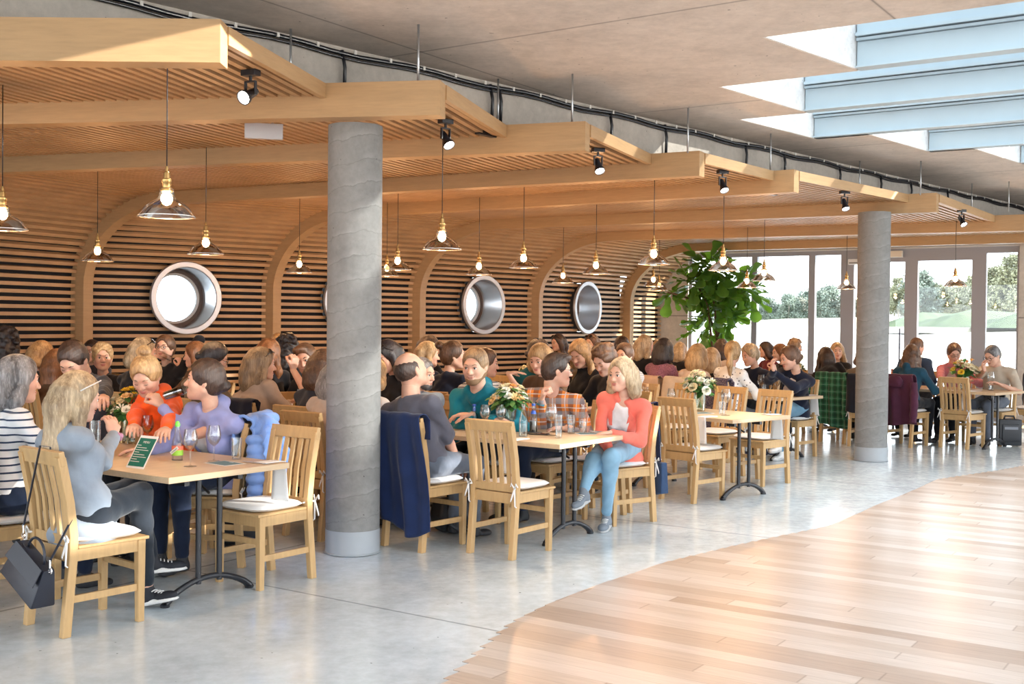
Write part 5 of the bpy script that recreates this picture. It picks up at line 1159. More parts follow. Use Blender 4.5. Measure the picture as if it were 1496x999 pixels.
def hair_mat(name, c, c2=None):
    if name in _mats: return _mats[name]
    m, nt, p, out = _new(name); v = _coord(nt, (60, 60, 7)); g = _noise(nt, v, 1.5, 5, 0.7); c2 = c2 or _shade(c, 1.8)
    g2 = _noise(nt, _coord(nt, (14, 14, 3)), 1.2, 3)
    col = _ramp(nt, g, [(0.36, _shade(c, 0.45)), (0.50, c), (0.66, c2)]); col = _mix(nt, 0.5, col, _ramp(nt, g2, [(0.38, _shade(c, 0.7)), (0.62, c2)]))
    nt.links.new(col, p.inputs['Base Color']); _set(p, Roughness=0.38, Specular_IOR_Level=0.5); _bump(nt, p, g, 0.8, 0.008); _mats[name] = m; return m
HAIR = {'black': ((0.010, 0.008, 0.010), (0.05, 0.04, 0.045)), 'dark': ((0.028, 0.015, 0.012), (0.09, 0.05, 0.035)), 'brown': ((0.075, 0.035, 0.018), (0.20, 0.10, 0.055)), 'auburn': ((0.17, 0.065, 0.025), (0.36, 0.15, 0.06)),
        'blond': ((0.36, 0.22, 0.10), (0.68, 0.48, 0.26)), 'darkblond': ((0.20, 0.12, 0.065), (0.45, 0.31, 0.18)), 'ashblond': ((0.34, 0.23, 0.13), (0.74, 0.58, 0.38)), 'grey': ((0.15, 0.14, 0.14), (0.50, 0.49, 0.50)), 'ginger': ((0.34, 0.19, 0.08), (0.64, 0.42, 0.21)), 'silver': ((0.09, 0.085, 0.09), (0.42, 0.42, 0.44))}
EYEW = mat('eye_white', (0.75, 0.72, 0.70), 0.25); EYED = mat('eye_dark', (0.03, 0.02, 0.015), 0.2); LIPM = mat('lip_rose', (0.50, 0.17, 0.15), 0.45); BROWM = mat('brow_dark', (0.06, 0.035, 0.025), 0.8)
SPEC = mat('spectacle_frame', (0.02, 0.015, 0.015), 0.3); SUNG = mat('sunglass_lens', (0.015, 0.012, 0.012), 0.08)
def ik(a, b, l1, l2, pole):
    d = b - a; L = min(d.length, (l1 + l2) * 0.999); d = d.normalized(); b = a + d * L
    x = (l1 * l1 - l2 * l2 + L * L) / (2 * L); h = math.sqrt(max(0, l1 * l1 - x * x)); p = pole - d * pole.dot(d)
    p = p.normalized() if p.length > 1e-5 else V3((0, 0, -1)); return a + d * x + p * h, b
def person(spec, label):
    g = spec.get; hx, hy, hz = spec['head']; bx, by = spec['hip']; yaw = spec['yaw']; hyaw = g('hyaw', yaw); pit = g('pitch', 10); roll = g('roll', 0); s = g('s', 1.0); male = g('male', False); near = g('near', 1); seed = g('seed', 1)
    vf = (0.0062, 0.0085, 0.0115)[near]; vb = (0.0095, 0.013, 0.018)[near]; vh = (0.0048, 0.0065, 0.010)[near]
    root = empty('person', (bx, by, 0), R(yaw - 90), label, 'person'); rz = Matrix.Rotation(-R(yaw - 90), 3, 'Z')
    H = rz @ V3((hx - bx, hy - by, 0)); H.z = hz                                    # skull centre in local coordinates
    Mh = (Matrix.Rotation(R(hyaw - yaw), 3, 'Z') @ Matrix.Rotation(R(-pit), 3, 'X') @ Matrix.Rotation(R(roll), 3, 'Y'))
    hp = lambda x, y, z: H + Mh @ (V3((x, y, z)) * s)
    seat = g('seat', 0.495); hipz = seat + 0.095
    neck = hp(0, -0.035, -0.125); P0 = V3((0, -0.02, hipz)); nb = neck - V3((0, 0.012, 0.045 * s)) * 1.0
    slump = g('slump', 0.03); spine = [P0, P0.lerp(nb, 0.35) + V3((0, -slump, 0)), P0.lerp(nb, 0.70) + V3((0, -slump * 0.8, 0)), nb]
    up = (nb - spine[1]).normalized(); tw = R(g('twist', 0)); rt = Matrix.Rotation(tw, 3, 'Z') @ V3((1, 0, 0)); rt = (rt - up * rt.dot(up)).normalized()
    fw = up.cross(rt) * -1; fw = fw if fw.dot(V3((0, 1, 0))) > -0.2 else -fw
    shw = (0.185 if male else 0.155) * s; chw = (0.155 if male else 0.13) * s; ws = g('fat', 1.0)
    SH = [nb - up * 0.065 * s + rt * sx * shw for sx in (-1, 1)]; chest = nb - up * 0.16 * s; waist = P0.lerp(nb, 0.36) + V3((0, -slump, 0))
    ua, fa = 0.285 * s, 0.25 * s
    hands = [list(q) for q in g('hands', ((-0.16, 0.40, 0.785), (0.16, 0.40, 0.785)))]
    for i, q in enumerate(g('whands', (None, None))):
        if q: t_ = rz @ V3((q[0] - bx, q[1] - by, 0)); hands[i] = (t_.x, t_.y, q[2])
    poles = g('poles', ((-1, -0.4, -1), (1, -0.4, -1))); el = []; wr = []
    for i in (0, 1): e, w = ik(SH[i], V3(hands[i]), ua, fa, V3(poles[i])); el.append(e); wr.append(w)
    legs = g('legs', (((-0.10, 0.42, seat + 0.06), (-0.10, 0.40, 0.10)), ((0.10, 0.42, seat + 0.06), (0.10, 0.40, 0.10)))); HIP = [P0 + V3((-0.09, 0, 0)), P0 + V3((0.09, 0, 0))]; bare = g('bare', 0)
    legs = [[list(q) for q in l_] for l_ in legs]
    for i, l_ in enumerate(g('wlegs', (None, None))):
        if l_:
            for j, q in enumerate(l_): t_ = rz @ V3((q[0] - bx, q[1] - by, 0)); legs[i][j] = (t_.x, t_.y, q[2])
    sk = skin_mat(g('skin', 1))
    # ---- skin body
    def torso(v, o=0.0, cut_neck=True):
        v.ell(P0 + V3((0, -0.005, 0.03)), (0.165 * ws + o, 0.125 * ws + o, 0.115 + o), None, 0.08)
        v.ell(waist, ((0.135 if male else 0.118) * s * ws + o, 0.10 * s * ws + o, 0.15 * s + o), None, 0.09)
        Mt = Matrix((rt, fw, up)).transposed()
        v.ell(chest, (chw + o, 0.105 * s + o, 0.15 * s + o), Mt, 0.07)
        if not male:
            for sx in (-1, 1): v.ell(chest + fw * 0.075 * s + rt * sx * 0.065 * s - up * 0.03 * s, (0.058 * s + o, 0.055 * s + o, 0.06 * s + o), Mt, 0.05)
        for i in (0, 1): v.cone(nb - up * 0.035 * s, SH[i], 0.050 * s + o, 0.052 * s + o, 0.05)
    v = Vol(); torso(v, -0.012)
    v.chain([nb - up * 0.02, neck + Mh @ V3((0, 0, 0.03))], [0.056 * s if male else 0.048 * s, 0.054 * s if male else 0.045 * s], 0.03)
    for i in (0, 1):
        v.chain([SH[i], el[i], wr[i]], [0.043 * s, 0.036 * s, 0.025 * s], 0.02) if male else v.chain([SH[i], el[i], wr[i]], [0.036 * s, 0.031 * s, 0.021 * s], 0.02)
        v.ell(el[i].lerp(wr[i], 0.28), (0.031 * s, 0.031 * s, 0.034 * s), None, 0.02)
        k, a = V3(legs[i][0]), V3(legs[i][1]); v.chain([HIP[i], k, a], [0.075, 0.05, 0.033], 0.03)
    body = [v.mesh(vb)]
    # head
    v = Vol(); E = lambda c, r, k=0.02: v.ell(hp(*c), tuple(q * s for q in r), Mh, k * s); C = lambda a, b, r1, r2, k=0.012: v.cone(hp(*a), hp(*b), r1 * s, r2 * s, k * s)
    E((0, -0.012, 0.028), (0.075, 0.094, 0.085)); E((0, 0.028, -0.030), (0.058, 0.060, 0.078), 0.04); C((0, 0.066, -0.088), (0, 0.050, -0.080), 0.024 if male else 0.020, 0.035, 0.03)
    for sx in (-1, 1):
        C((sx * 0.050, 0.000, -0.055), (sx * 0.018, 0.060, -0.088), 0.024, 0.018, 0.035); E((sx * 0.036, 0.060, -0.026), (0.024, 0.024, 0.024), 0.03)
    C((-0.030, 0.076, 0.024), (0.030, 0.076, 0.024), 0.013, 0.013, 0.02)
    if near < 2 or g('face', 1):
        for sx in (-1, 1): v.p.append(('-e', _arr(hp(sx * 0.031, 0.099, 0.004)), (0.0145 * s, 0.013 * s, 0.0095 * s), np.array(Mh, dtype=np.float32), 0, 0.012 * s))
        for sx in (-1, 1): C((sx * 0.021, 0.0855, 0.0115), (sx * 0.042, 0.0815, 0.0105), 0.0058, 0.0052, 0.006); C((sx * 0.022, 0.084, -0.0085), (sx * 0.040, 0.081, -0.0085), 0.0045, 0.0045, 0.006)
        C((0, 0.084, 0.008), (0, 0.107, -0.028), 0.0075, 0.0125, 0.010)
        for sx in (-1, 1): E((sx * 0.0115, 0.097, -0.031), (0.0085, 0.009, 0.0075), 0.008)
        C((-0.016, 0.086, -0.057), (0.016, 0.086, -0.057), 0.0065, 0.0065, 0.010); C((-0.013, 0.086, -0.066), (0.013, 0.086, -0.066), 0.0075, 0.0075, 0.010)
        E((0, 0.078, -0.093), (0.018, 0.014, 0.014), 0.02)
    for sx in (-1, 1): v.ell(hp(sx * 0.077, -0.006, -0.008), (0.010 * s, 0.019 * s, 0.031 * s), Mh @ Matrix.Rotation(R(sx * 18), 3, 'Z'), 0.008 * s); v.p.append(('-e', _arr(hp(sx * 0.088, -0.001, -0.004)), (0.006 * s, 0.010 * s, 0.016 * s), np.array(Mh, dtype=np.float32), 0, 0.005 * s))
    v.cone(hp(0, -0.028, -0.05), neck - Mh @ V3((0, 0, 0.02)), 0.052 * s if male else 0.043 * s, 0.053 * s if male else 0.044 * s, 0.03)
    body.append(v.mesh(vf))
    # hands: palm, four fingers of unequal length, thumb from the side of the palm
    hinf = []
    curls = g('curl', (0.35, 0.35)); hdir = g('hdir', (None, None)); pnorm = g('palm', (None, None))
    for i in (0, 1):
        sx = (-1, 1)[i]; ax_ = (wr[i] - el[i]).normalized(); d = (rz @ V3(hdir[i])).normalized() if hdir[i] else ax_
        n_ = (rz @ V3(pnorm[i])) if pnorm[i] else (V3((0, 0, -1)) if abs(d.z) < 0.75 else rt * -sx); n_ = n_ - d * n_.dot(d); n_ = n_.normalized() if n_.length > 0.1 else d.orthogonal().normalized()
        lat = d.cross(n_).normalized() * (1 if i == 0 else -1)          # towards the little finger? fixed below so that the thumb lies inward
        inward = V3((-sx, 0.25, 0.3)); lat = lat if lat.dot(inward) < 0 else -lat
        w = wr[i]; hs = s * (1.06 if male else 0.96); v = Vol(); cu = curls[i]
        v.chain([el[i].lerp(w, 0.85), w], [0.024 * hs if male else 0.021 * hs, 0.0215 * hs if male else 0.0185 * hs], 0.01)
        pc = w + d * 0.048 * hs
        Mp = Matrix((lat, d, n_)).transposed(); v.ell(pc, (0.040 * hs, 0.052 * hs, 0.0165 * hs), Mp, 0.015)
        for j, (off, L) in enumerate(((-0.030, 0.074), (-0.010, 0.084), (0.011, 0.078), (0.030, 0.060))):
            b0 = w + d * (0.088 - abs(off) * 0.25) * hs + lat * off * hs; q = b0; ang = 0.0; L *= hs; dd = (d + lat * off * 3.0).normalized(); pts = [w + d * 0.05 * hs + lat * off * 0.8 * hs, b0]
            for seg, fr in enumerate((0.45, 0.31, 0.24)):
                ang += cu * (0.9, 1.15, 0.8)[seg]; q = q + (dd * math.cos(ang) + n_ * math.sin(ang)) * L * fr; pts.append(q)
            v.chain(pts, [0.0095 * hs, 0.0095 * hs, 0.0088 * hs, 0.0080 * hs, 0.0068 * hs], 0.004)
        t0 = w + d * 0.022 * hs - lat * 0.020 * hs; t1 = w + d * 0.055 * hs - lat * 0.046 * hs + n_ * 0.012 * hs; t2 = t1 + (d * 0.8 - lat * (0.45 - 0.5 * cu) + n_ * (0.3 + cu)).normalized() * 0.030 * hs; t3 = t2 + (d * 0.9 + lat * 0.35 * cu + n_ * (0.3 + cu)).normalized() * 0.026 * hs
        v.chain([t0, t1, t2, t3], [0.014 * hs, 0.0115 * hs, 0.0098 * hs, 0.0075 * hs], 0.008)
        if near < 2 or g('hands'): body.append(v.mesh(vh))
        hinf.append((w, d, n_, lat, hs))
    bo = vol_obj('body', body, sk, root)
    # ---- face details
    if g('face', 1):
        look = g('lids', 0)
        for sx in (-1, 1):
            mb = MB(); bm = bmesh.new(); bmesh.ops.create_uvsphere(bm, u_segments=14, v_segments=10, radius=0.0118 * s); c = hp(sx * 0.031, 0.0800, 0.003)
            if not look:
                mb.add([tuple(c + q.co) for q in bm.verts], [tuple(x.index for x in f.verts) for f in bm.faces]); mb.obj('eye', EYEW, root, smooth=True)
                m2 = MB(); gd = (Mh @ V3((g('gaze', 0) * 0.5, 1, -0.12))).normalized(); m2.lathe([(0, 0.0122 * s), (0.0058 * s, 0.0108 * s), (0.0062 * s, 0.0095 * s)], 12, c=c, M=gd.to_track_quat('Z', 'Y').to_matrix()); m2.obj('iris', EYED, root, smooth=True)
            bm.free()
            m3 = MB(); zz = 0.0095 if not look else -0.001; m3.tube([hp(sx * 0.019, 0.0905, zz - 0.004), hp(sx * 0.026, 0.0935, zz + (0.001 if not look else -0.004)), hp(sx * 0.034, 0.0925, zz + (0.001 if not look else -0.004)), hp(sx * 0.043, 0.085, zz - 0.004)], [0.0010 * s, 0.0017 * s, 0.0019 * s, 0.0011 * s], 6); m3.obj('eyelash', EYED, root, smooth=True)
            m4 = MB(); m4.tube([hp(sx * 0.016, 0.0920, 0.023), hp(sx * 0.030, 0.0915, 0.030), hp(sx * 0.047, 0.080, 0.025)], [0.0030 * s, 0.0036 * s, 0.0016 * s], 6); m4.obj('eyebrow', hair_mat('hair_' + g('browc', 'brown'), *HAIR[g('browc', 'brown')]), root, smooth=True)
        mb = MB(); mb.tube([hp(-0.026, 0.0865, -0.0600), hp(-0.012, 0.0950, -0.0570), hp(0, 0.0965, -0.0580), hp(0.012, 0.0950, -0.0570), hp(0.026, 0.0865, -0.0600)], [0.0012 * s, 0.0038 * s, 0.0036 * s, 0.0038 * s, 0.0012 * s], 8)
        mb.tube([hp(-0.023, 0.0865, -0.0625), hp(-0.011, 0.0935, -0.0665), hp(0, 0.0955, -0.0675), hp(0.011, 0.0935, -0.0665), hp(0.023, 0.0865, -0.0625)], [0.0012 * s, 0.0045 * s, 0.0052 * s, 0.0045 * s, 0.0012 * s], 8); mb.obj('lips', LIPM if not male else mat('lip_male', (0.45, 0.20, 0.16), 0.5), root, smooth=True)
    if g('spec'):
        for sx in (-1, 1):
            mb = MB(); pts = [hp(sx * 0.033 + 0.024 * math.cos(a), 0.108 - 0.10 * abs(sx * 0.033 + 0.024 * math.cos(a)) ** 1.3, 0.002 + 0.019 * math.sin(a)) for a in [i * 0.3927 for i in range(17)]]
            mb.tube(pts, 0.0022 * s, 6, cap=False); mb.tube([hp(sx * 0.056, 0.103, 0.008), hp(sx * 0.076, 0.085, 0.01), hp(sx * 0.082, -0.01, 0.012)], 0.0018 * s, 6)
            if sx > 0: mb.tube([hp(-0.010, 0.110, 0.004), hp(0.010, 0.110, 0.004)], 0.002 * s, 6)
            mb.obj('spectacles', SPEC, root, smooth=True)
    # ---- hair
    hc = g('hair', 'brown'); hm = hair_mat('hair_' + hc, *HAIR[hc]); st = g('style', 'long'); v = Vol(); E = lambda c, r, k=0.03: v.ell(hp(*c), tuple(q * s for q in r), Mh, k * s)
    hr = 0.012 if st in ('crop', 'bald', 'buzz') else 0.017
    def dn_(a, L, side=0.0, back=0.0): return a + V3((0, 0, -L)) + rt * side + fw * back
    if st == 'bald': E((0, -0.020, 0.014), (0.0815, 0.0945, 0.086)); v.cut('h', _arr(hp(0, 0.022, 0)), _arr(Mh @ V3((0, 1, 0.0))), k=0.01 * s); v.cut('h', _arr(hp(0, -0.03, -0.070)), _arr(Mh @ V3((0, 0.3, -1)).normalized()), k=0.01); v.p.append(('-e', _arr(hp(0, 0.005, 0.105)), (0.052 * s, 0.082 * s, 0.048 * s), np.array(Mh, dtype=np.float32), 0, 0.02 * s))
    else:
        E((0, -0.014, 0.034), (0.075 + hr, 0.094 + hr * 0.9, 0.085 + hr)); E((0, -0.045, -0.015), (0.066 + hr, 0.060 + hr, 0.075 + hr * .4))
        # hairline: clear the face
        fc = np.array(Mh, dtype=np.float32)
        v.p.append(('-e', _arr(hp(0, 0.115, -0.020)), ((0.066 if st not in ('crop',) else 0.075) * s, 0.090 * s, (0.104 if not g('fringe') else 0.072) * s), fc, 0, 0.018 * s))
        if st in ('crop', 'short'): v.p.append(('-e', _arr(hp(0, 0.075, -0.085)), (0.12 * s, 0.105 * s, 0.08 * s), fc, 0, 0.015 * s))
        if st == 'crop':
            v.cut('h', _arr(hp(0, -0.03, -0.075)), _arr(Mh @ V3((0, 0.2, -1)).normalized()), k=0.01); 
            if g('quiff'): E((0.01, 0.058, 0.098), (0.055, 0.040, 0.026))
        if st in ('tied', 'bun', 'pony'):
            if st == 'bun': b_ = g('bunp', (0, -0.06, 0.125)); k2 = 1.14; E((b_[0], b_[1] * k2, b_[2] * k2 + .006), (0.040, 0.040, 0.034), 0.004); E((b_[0] + .022, b_[1] * k2, b_[2] * k2 - .004), (0.030, 0.034, 0.028), 0.004); E((b_[0] - .024, b_[1] * k2 + .01, b_[2] * k2 + .002), (0.026, 0.030, 0.026), 0.004)
            if st == 'tied': E((0, -0.118, -0.03), (0.034, 0.038, 0.036), 0.015)
            if st == 'pony':
                a0 = hp(0, -0.115, 0.015); a1 = hp(0, -0.155, -0.03); v.chain([a0, a1, dn_(a1, 0.12, 0, -0.015), dn_(a1, g('len', 0.24) + 0.05, 0.01, -0.0)], [0.030 * s, 0.030 * s, 0.036 * s, 0.010 * s], 0.02)
        if st in ('long', 'straight', 'bob', 'tied') and near < 2: v.p.append(('-e', _arr(hp(0.006, 0.035, 0.136)), (0.0035 * s, 0.075 * s, 0.012 * s), fc, 0, 0.006 * s))
        L = g('len', 0.22)
        if st in ('long', 'bob', 'wavy', 'straight', 'curly'):
            if st == 'bob': L = g('len', 0.08)
            for sx in (-1, 1):
                a = hp(sx * 0.072, 0.012, 0.03); b = hp(sx * 0.086, 0.000, -0.06); fwd = 0.02 if g('front') else -0.03
                v.chain([a, b, dn_(b, L * 0.6, sx * 0.012, fwd), dn_(b, L, sx * (0.0 if st != 'wavy' else 0.03), fwd * 1.4)], [0.028 * s, 0.032 * s, 0.034 * s, (0.026 if st == 'bob' else 0.014) * s], 0.035)
                a = hp(sx * 0.045, -0.085, 0.01); b = hp(sx * 0.050, -0.095, -0.07); v.chain([a, b, dn_(b, L * 0.6, 0, -0.01), dn_(b, L, sx * -0.01, -0.01)], [0.045 * s, 0.045 * s, 0.042 * s, (0.035 if st == 'bob' else 0.016) * s], 0.04)
            b = hp(0, -0.10, -0.07); v.chain([hp(0, -0.09, 0), b, dn_(b, L * 0.6, 0, -0.012), dn_(b, L * 1.02, 0, -0.012)], [0.05 * s, 0.048 * s, 0.042 * s, (0.035 if st == 'bob' else 0.018) * s], 0.04)
            # keep the face itself clear
            v.p.append(('-e', _arr(hp(0, 0.090, -0.045)), (0.052 * s, 0.075 * s, 0.095 * s), fc, 0, 0.012 * s))
        if st == 'curly':
            r = random.Random(seed)
            for i in range(60): a, b = r.uniform(0, 6.28), r.uniform(-0.6, 1.3); E((0.105 * math.cos(a) * math.cos(b), -0.03 + 0.115 * math.sin(a) * math.cos(b) * (1 if math.sin(a) < 0 else .3), 0.03 + 0.11 * math.sin(b)), (0.028, 0.028, 0.028), 0.008)
        if st == 'short':
            r = random.Random(seed)
            for i in range(26): a, b = r.uniform(0, 6.28), r.uniform(0.1, 1.4); E((0.078 * math.cos(a) * math.cos(b), -0.015 + 0.09 * math.sin(a) * math.cos(b), 0.045 + 0.082 * math.sin(b)), (0.026, 0.026, 0.022), 0.012)
    rip = (0.0016, 0.03, seed) if st not in ('wavy', 'curly', 'short') else (0.0045, 0.045, seed)
    ho = vol_obj('hair', [v.mesh(vf * 1.05, rip)], hm, root)
    if male and g('beard'):
        v = Vol(); v.cone(hp(0, 0.068, -0.090), hp(0, 0.050, -0.082), 0.029 * s, 0.041 * s, 0.03 * s)
        for sx in (-1, 1): v.cone(hp(sx * 0.053, -0.002, -0.052), hp(sx * 0.020, 0.062, -0.088), 0.030 * s, 0.024 * s, 0.03 * s)
        v.p.append(('-e', _arr(hp(0, 0.100, -0.052)), (0.024 * s, 0.034 * s, 0.011 * s), np.array(Mh, dtype=np.float32), 0, 0.006 * s)); v.cone(hp(-0.024, 0.084, -0.052), hp(0.024, 0.084, -0.052), 0.0075 * s, 0.0075 * s, 0.01 * s); v.cut('h', _arr(hp(0, 0.03, -0.040)), _arr(Mh @ V3((0, 0.12, 1)).normalized()), k=0.01)
        vol_obj('beard', [v.mesh(vf)], mat('stubble_' + hc, _shade(HAIR[hc][0], 1.1), 0.8, bump=0.5, bscale=300), root)
    if g('sung'):
        for sx in (-1, 1):
            mb = MB(); q = hp(sx * 0.034, 0.062, 0.108); mb.lathe([(0, 0.004 * s), (0.024 * s, 0.002 * s), (0.026 * s, -0.003 * s), (0, -0.003 * s)], 16, c=q, M=(Mh @ Matrix.Rotation(R(-38), 3, 'X'))); mb.tube([hp(sx * 0.060, 0.055, 0.104), hp(sx * 0.092, 0.01, 0.06), hp(sx * 0.094, -0.02, 0.03)], 0.003 * s, 6)
            mb.obj('sunglasses', SUNG, root, smooth=R(40))
    if g('clip'):
        mb = MB()
        for i in range(5): a = -0.8 + i * 0.4; mb.box(hp(0.045 * math.sin(a), -0.055, 0.125 - 0.006 * a * a), (0.008, 0.03, 0.014))
        mb.obj('hair_clip', BLACK, root)
    # ---- clothes
    tm = g('top'); slv = g('sleeve', 1.0); v = Vol(); o = 0.010 if not g('thick') else 0.016; torso(v, o)
    for i in (0, 1):
        r0, r1, r2 = ((0.054, 0.052, 0.038) if male else (0.048, 0.048, 0.034)); e, w = el[i], wr[i]; k_ = 1 + (0.06 if g('thick') else 0)
        if slv >= 0.99: v.chain([SH[i], e, e.lerp(w, 0.93)], [r0 * s * k_, r1 * s * k_, r2 * s * k_], 0.03); v.cut('h', _arr(e.lerp(w, 0.955)), _arr((w - e).normalized()), k=0.004) if False else None
        elif slv > 0.5: v.chain([SH[i], e, e.lerp(w, (slv - 0.5) * 2)], [r0 * s, r1 * s, r1 * s * 0.95], 0.03)
        elif slv > 0: v.chain([SH[i], SH[i].lerp(e, slv * 2)], [r0 * s * 1.05, r0 * s * 1.08], 0.03)
    if g('hood'):
        v.chain([nb + rt * 0.075 * s + fw * 0.02, nb - fw * 0.085 * s - up * 0.01, nb - rt * 0.075 * s + fw * 0.02], [0.030 * s, 0.050 * s, 0.030 * s], 0.03)
        v.chain([nb + rt * 0.07 * s + fw * 0.02, nb + fw * 0.085 * s - up * 0.055, nb - rt * 0.07 * s + fw * 0.02], [0.026 * s, 0.022 * s, 0.026 * s], 0.02)
    elif g('collar', 0):
        v.chain([nb + rt * 0.062 * s + fw * 0.03, nb + rt * 0.055 * s - fw * 0.03 + up * 0.01, nb - fw * 0.062 * s + up * 0.012, nb - rt * 0.055 * s - fw * 0.03 + up * 0.01, nb - rt * 0.062 * s + fw * 0.03], [0.016 * s] * 5, 0.01)
    if g('open'): v.p.append(('-c', _arr(nb + fw * 0.125 * s + up * 0.05), _arr(P0 + V3((0, 0.15, 0.05))), g('open') * 1.25 * s, g('open') * 1.2 * s, 0.012)); v.p.append(('-c', _arr(P0 + V3((0, 0.16, 0.10))), _arr(P0 + V3((0, 0.17, -0.15))), g('open') * 1.2 * s, g('open') * 1.7 * s, 0.012))
    if g('vneck'): v.p.append(('-c', _arr(nb + fw * 0.12 * s + up * 0.06), _arr(chest + fw * 0.16 * s - up * 0.02), 0.070 * s, 0.030 * s, 0.01))
    hem = g('hem', 0.0)
    if hem: v.ell(P0 + V3((0, -0.02, -0.01 - hem * 0.3)), (0.20, 0.17, 0.12), None, 0.06)
    # neck opening, trimmed hem
    v.p.append(('-e', _arr(nb + up * 0.045 * s + fw * 0.012), (0.055 * s, 0.058 * s, 0.055 * s), None, 0, 0.008)) if not g('roll_neck') else v.cone(nb, neck, 0.058 * s, 0.055 * s, 0.02)
    vol_obj(g('topname', 'sweater'), [v.mesh(vb, (0.0055, 0.10, seed))], tm, root)
    if g('inner'):
        v = Vol(); torso(v, 0.000)
        v.p.append(('-e', _arr(nb + up * 0.035 * s + fw * 0.055), (0.062 * s, 0.080 * s, 0.085 * s), None, 0, 0.008)); v.cut('h', _arr((0, 0, seat + 0.10)), _arr((0, 0, -1)), k=0.01)
        vol_obj('shirt', [v.mesh(vb, (0.003, 0.08, seed + 4))], g('inner'), root)
    v = Vol(); v.ell(P0 + V3((0, -0.005, 0.005)), (0.172 * ws, 0.135 * ws, 0.115), None, 0.06)
    for i in (0, 1):
        k, a = V3(legs[i][0]), V3(legs[i][1]); v.cone(HIP[i], k, 0.088 * ws, 0.062, 0.05); v.cone(k, k.lerp(a, 0.94), 0.062, g('cuff', 0.044), 0.04); v.ell(k.lerp(a, 0.3) - (V3((0, 0.010, 0))), (0.053, 0.053, 0.07), None, 0.04)
    v.cut('h', _arr((0, 0, seat + 0.23)), _arr((0, 0, 1)), k=0.01)
    vol_obj(g('botname', 'trousers'), [v.mesh(vb * 1.05, (0.0035, 0.09, seed + 9))], g('bottom', fabric('dark_trousers', (0.012, 0.014, 0.02))), root)
    # shoes
    for i in (0, 1):
        a = V3(legs[i][1]); ft = g('feet', (None, None))[i]; d = (rz @ V3(ft)).normalized() if ft else V3((0, 1, -0.05)).normalized(); u_ = V3((0, 0, 1)); u_ = (u_ - d * u_.dot(d)).normalized(); x = d.cross(u_); Mf = Matrix((x, d, u_)).transposed()
        v = Vol(); base = a - u_ * 0.062; v.ell(base + d * 0.005, (0.038, 0.05, 0.045), Mf, 0.03); v.ell(base + d * 0.115 - u_ * 0.006, (0.043, 0.075, 0.030), Mf, 0.03); v.cone(a, base + u_ * 0.01, 0.036, 0.036, 0.03); v.cut('h', _arr(base - u_ * 0.022), _arr(-u_), k=0.003)
        sh = vol_obj('shoe', [v.mesh(max(vb, 0.010))], g('shoe', mat('dark_shoe', (0.015, 0.017, 0.022), 0.6)), root)
        if g('sole'):
            v = Vol(); v.ell(base + d * 0.005 - u_ * 0.026, (0.042, 0.056, 0.018), Mf, 0.03); v.ell(base + d * 0.115 - u_ * 0.026, (0.047, 0.079, 0.016), Mf, 0.03); v.cone(base - u_ * 0.026, base + d * 0.12 - u_ * 0.026, 0.015, 0.015, 0.05); v.cut('h', _arr(base - u_ * 0.034), _arr(-u_), k=0.003)
            so = vol_obj('sole', [v.mesh(max(vb, 0.010))], g('sole'), root)
            if near == 0:
                mb = MB()
                for q in range(5): c = base + d * (0.045 + q * 0.020) + u_ * (0.036 - q * 0.006); mb.tube([c - x * 0.024, c + u_ * 0.004, c + x * 0.024], 0.0035, 6)
                mb.obj('laces', mat('white_lace', (0.8, 0.8, 0.8), 0.8), root, smooth=True)
    return root, dict(hp=hp, wr=wr, el=el, SH=SH, hinf=hinf, Mh=Mh, nb=nb, rt=rt, fw=fw, up=up, chest=chest, P0=P0)

# ------------------------------------------------------------------ the guests
F = {k: fabric('cloth_' + k, *v) for k, v in dict(
    black=((0.012, 0.012, 0.016),), charcoal=((0.040, 0.042, 0.055),), brown=((0.11, 0.06, 0.032),), khaki=((0.17, 0.13, 0.09),), beige=((0.44, 0.33, 0.26),), cream=((0.62, 0.52, 0.46),), white=((0.80, 0.80, 0.82),),
    orange=((0.88, 0.12, 0.02),), lavender=((0.30, 0.33, 0.62),), teal=((0.010, 0.18, 0.25),), tealdark=((0.01, 0.09, 0.10),), coral=((0.85, 0.20, 0.15),), blazer=((0.27, 0.32, 0.39),), greytee=((0.105, 0.105, 0.135),),
    skyblue=((0.36, 0.48, 0.64),), navydark=((0.010, 0.014, 0.032),), navyblue=((0.03, 0.06, 0.13),), petrol=((0.015, 0.065, 0.11),), pink=((0.62, 0.22, 0.26),), beigetee=((0.50, 0.44, 0.36),), maroon=((0.15, 0.03, 0.05),),
    denim2=((0.012, 0.020, 0.045),), jeans=((0.14, 0.28, 0.40),), lightjeans=((0.24, 0.42, 0.58),), greyjeans=((0.115, 0.135, 0.175),), dark_trousers=((0.018, 0.024, 0.034),)).items()}
F['breton'] = fabric('breton_stripes', (0.80, 0.80, 0.82), (0.03, 0.05, 0.10), 'stripes', 24); F['breton2'] = fabric('breton_stripes_fine', (0.78, 0.78, 0.78), (0.02, 0.03, 0.06), 'stripes', 34)
F['fine_stripe'] = fabric('fine_stripes', (0.72, 0.74, 0.78), (0.35, 0.40, 0.48), 'stripes', 50)
F['mauve'] = fabric('mauve_melange', (0.36, 0.17, 0.24), (0.16, 0.06, 0.10), 'melange', 90); F['dots'] = fabric('dotted_blouse', (0.80, 0.80, 0.80), (0.05, 0.05, 0.06), 'dots', 26)
F['plaid'] = fabric('orange_plaid', (0.80, 0.26, 0.05), ((0.06, 0.025, 0.04), (0.16, 0.30, 0.38), (0.60, 0.66, 0.70)), 'plaid', 9.5)
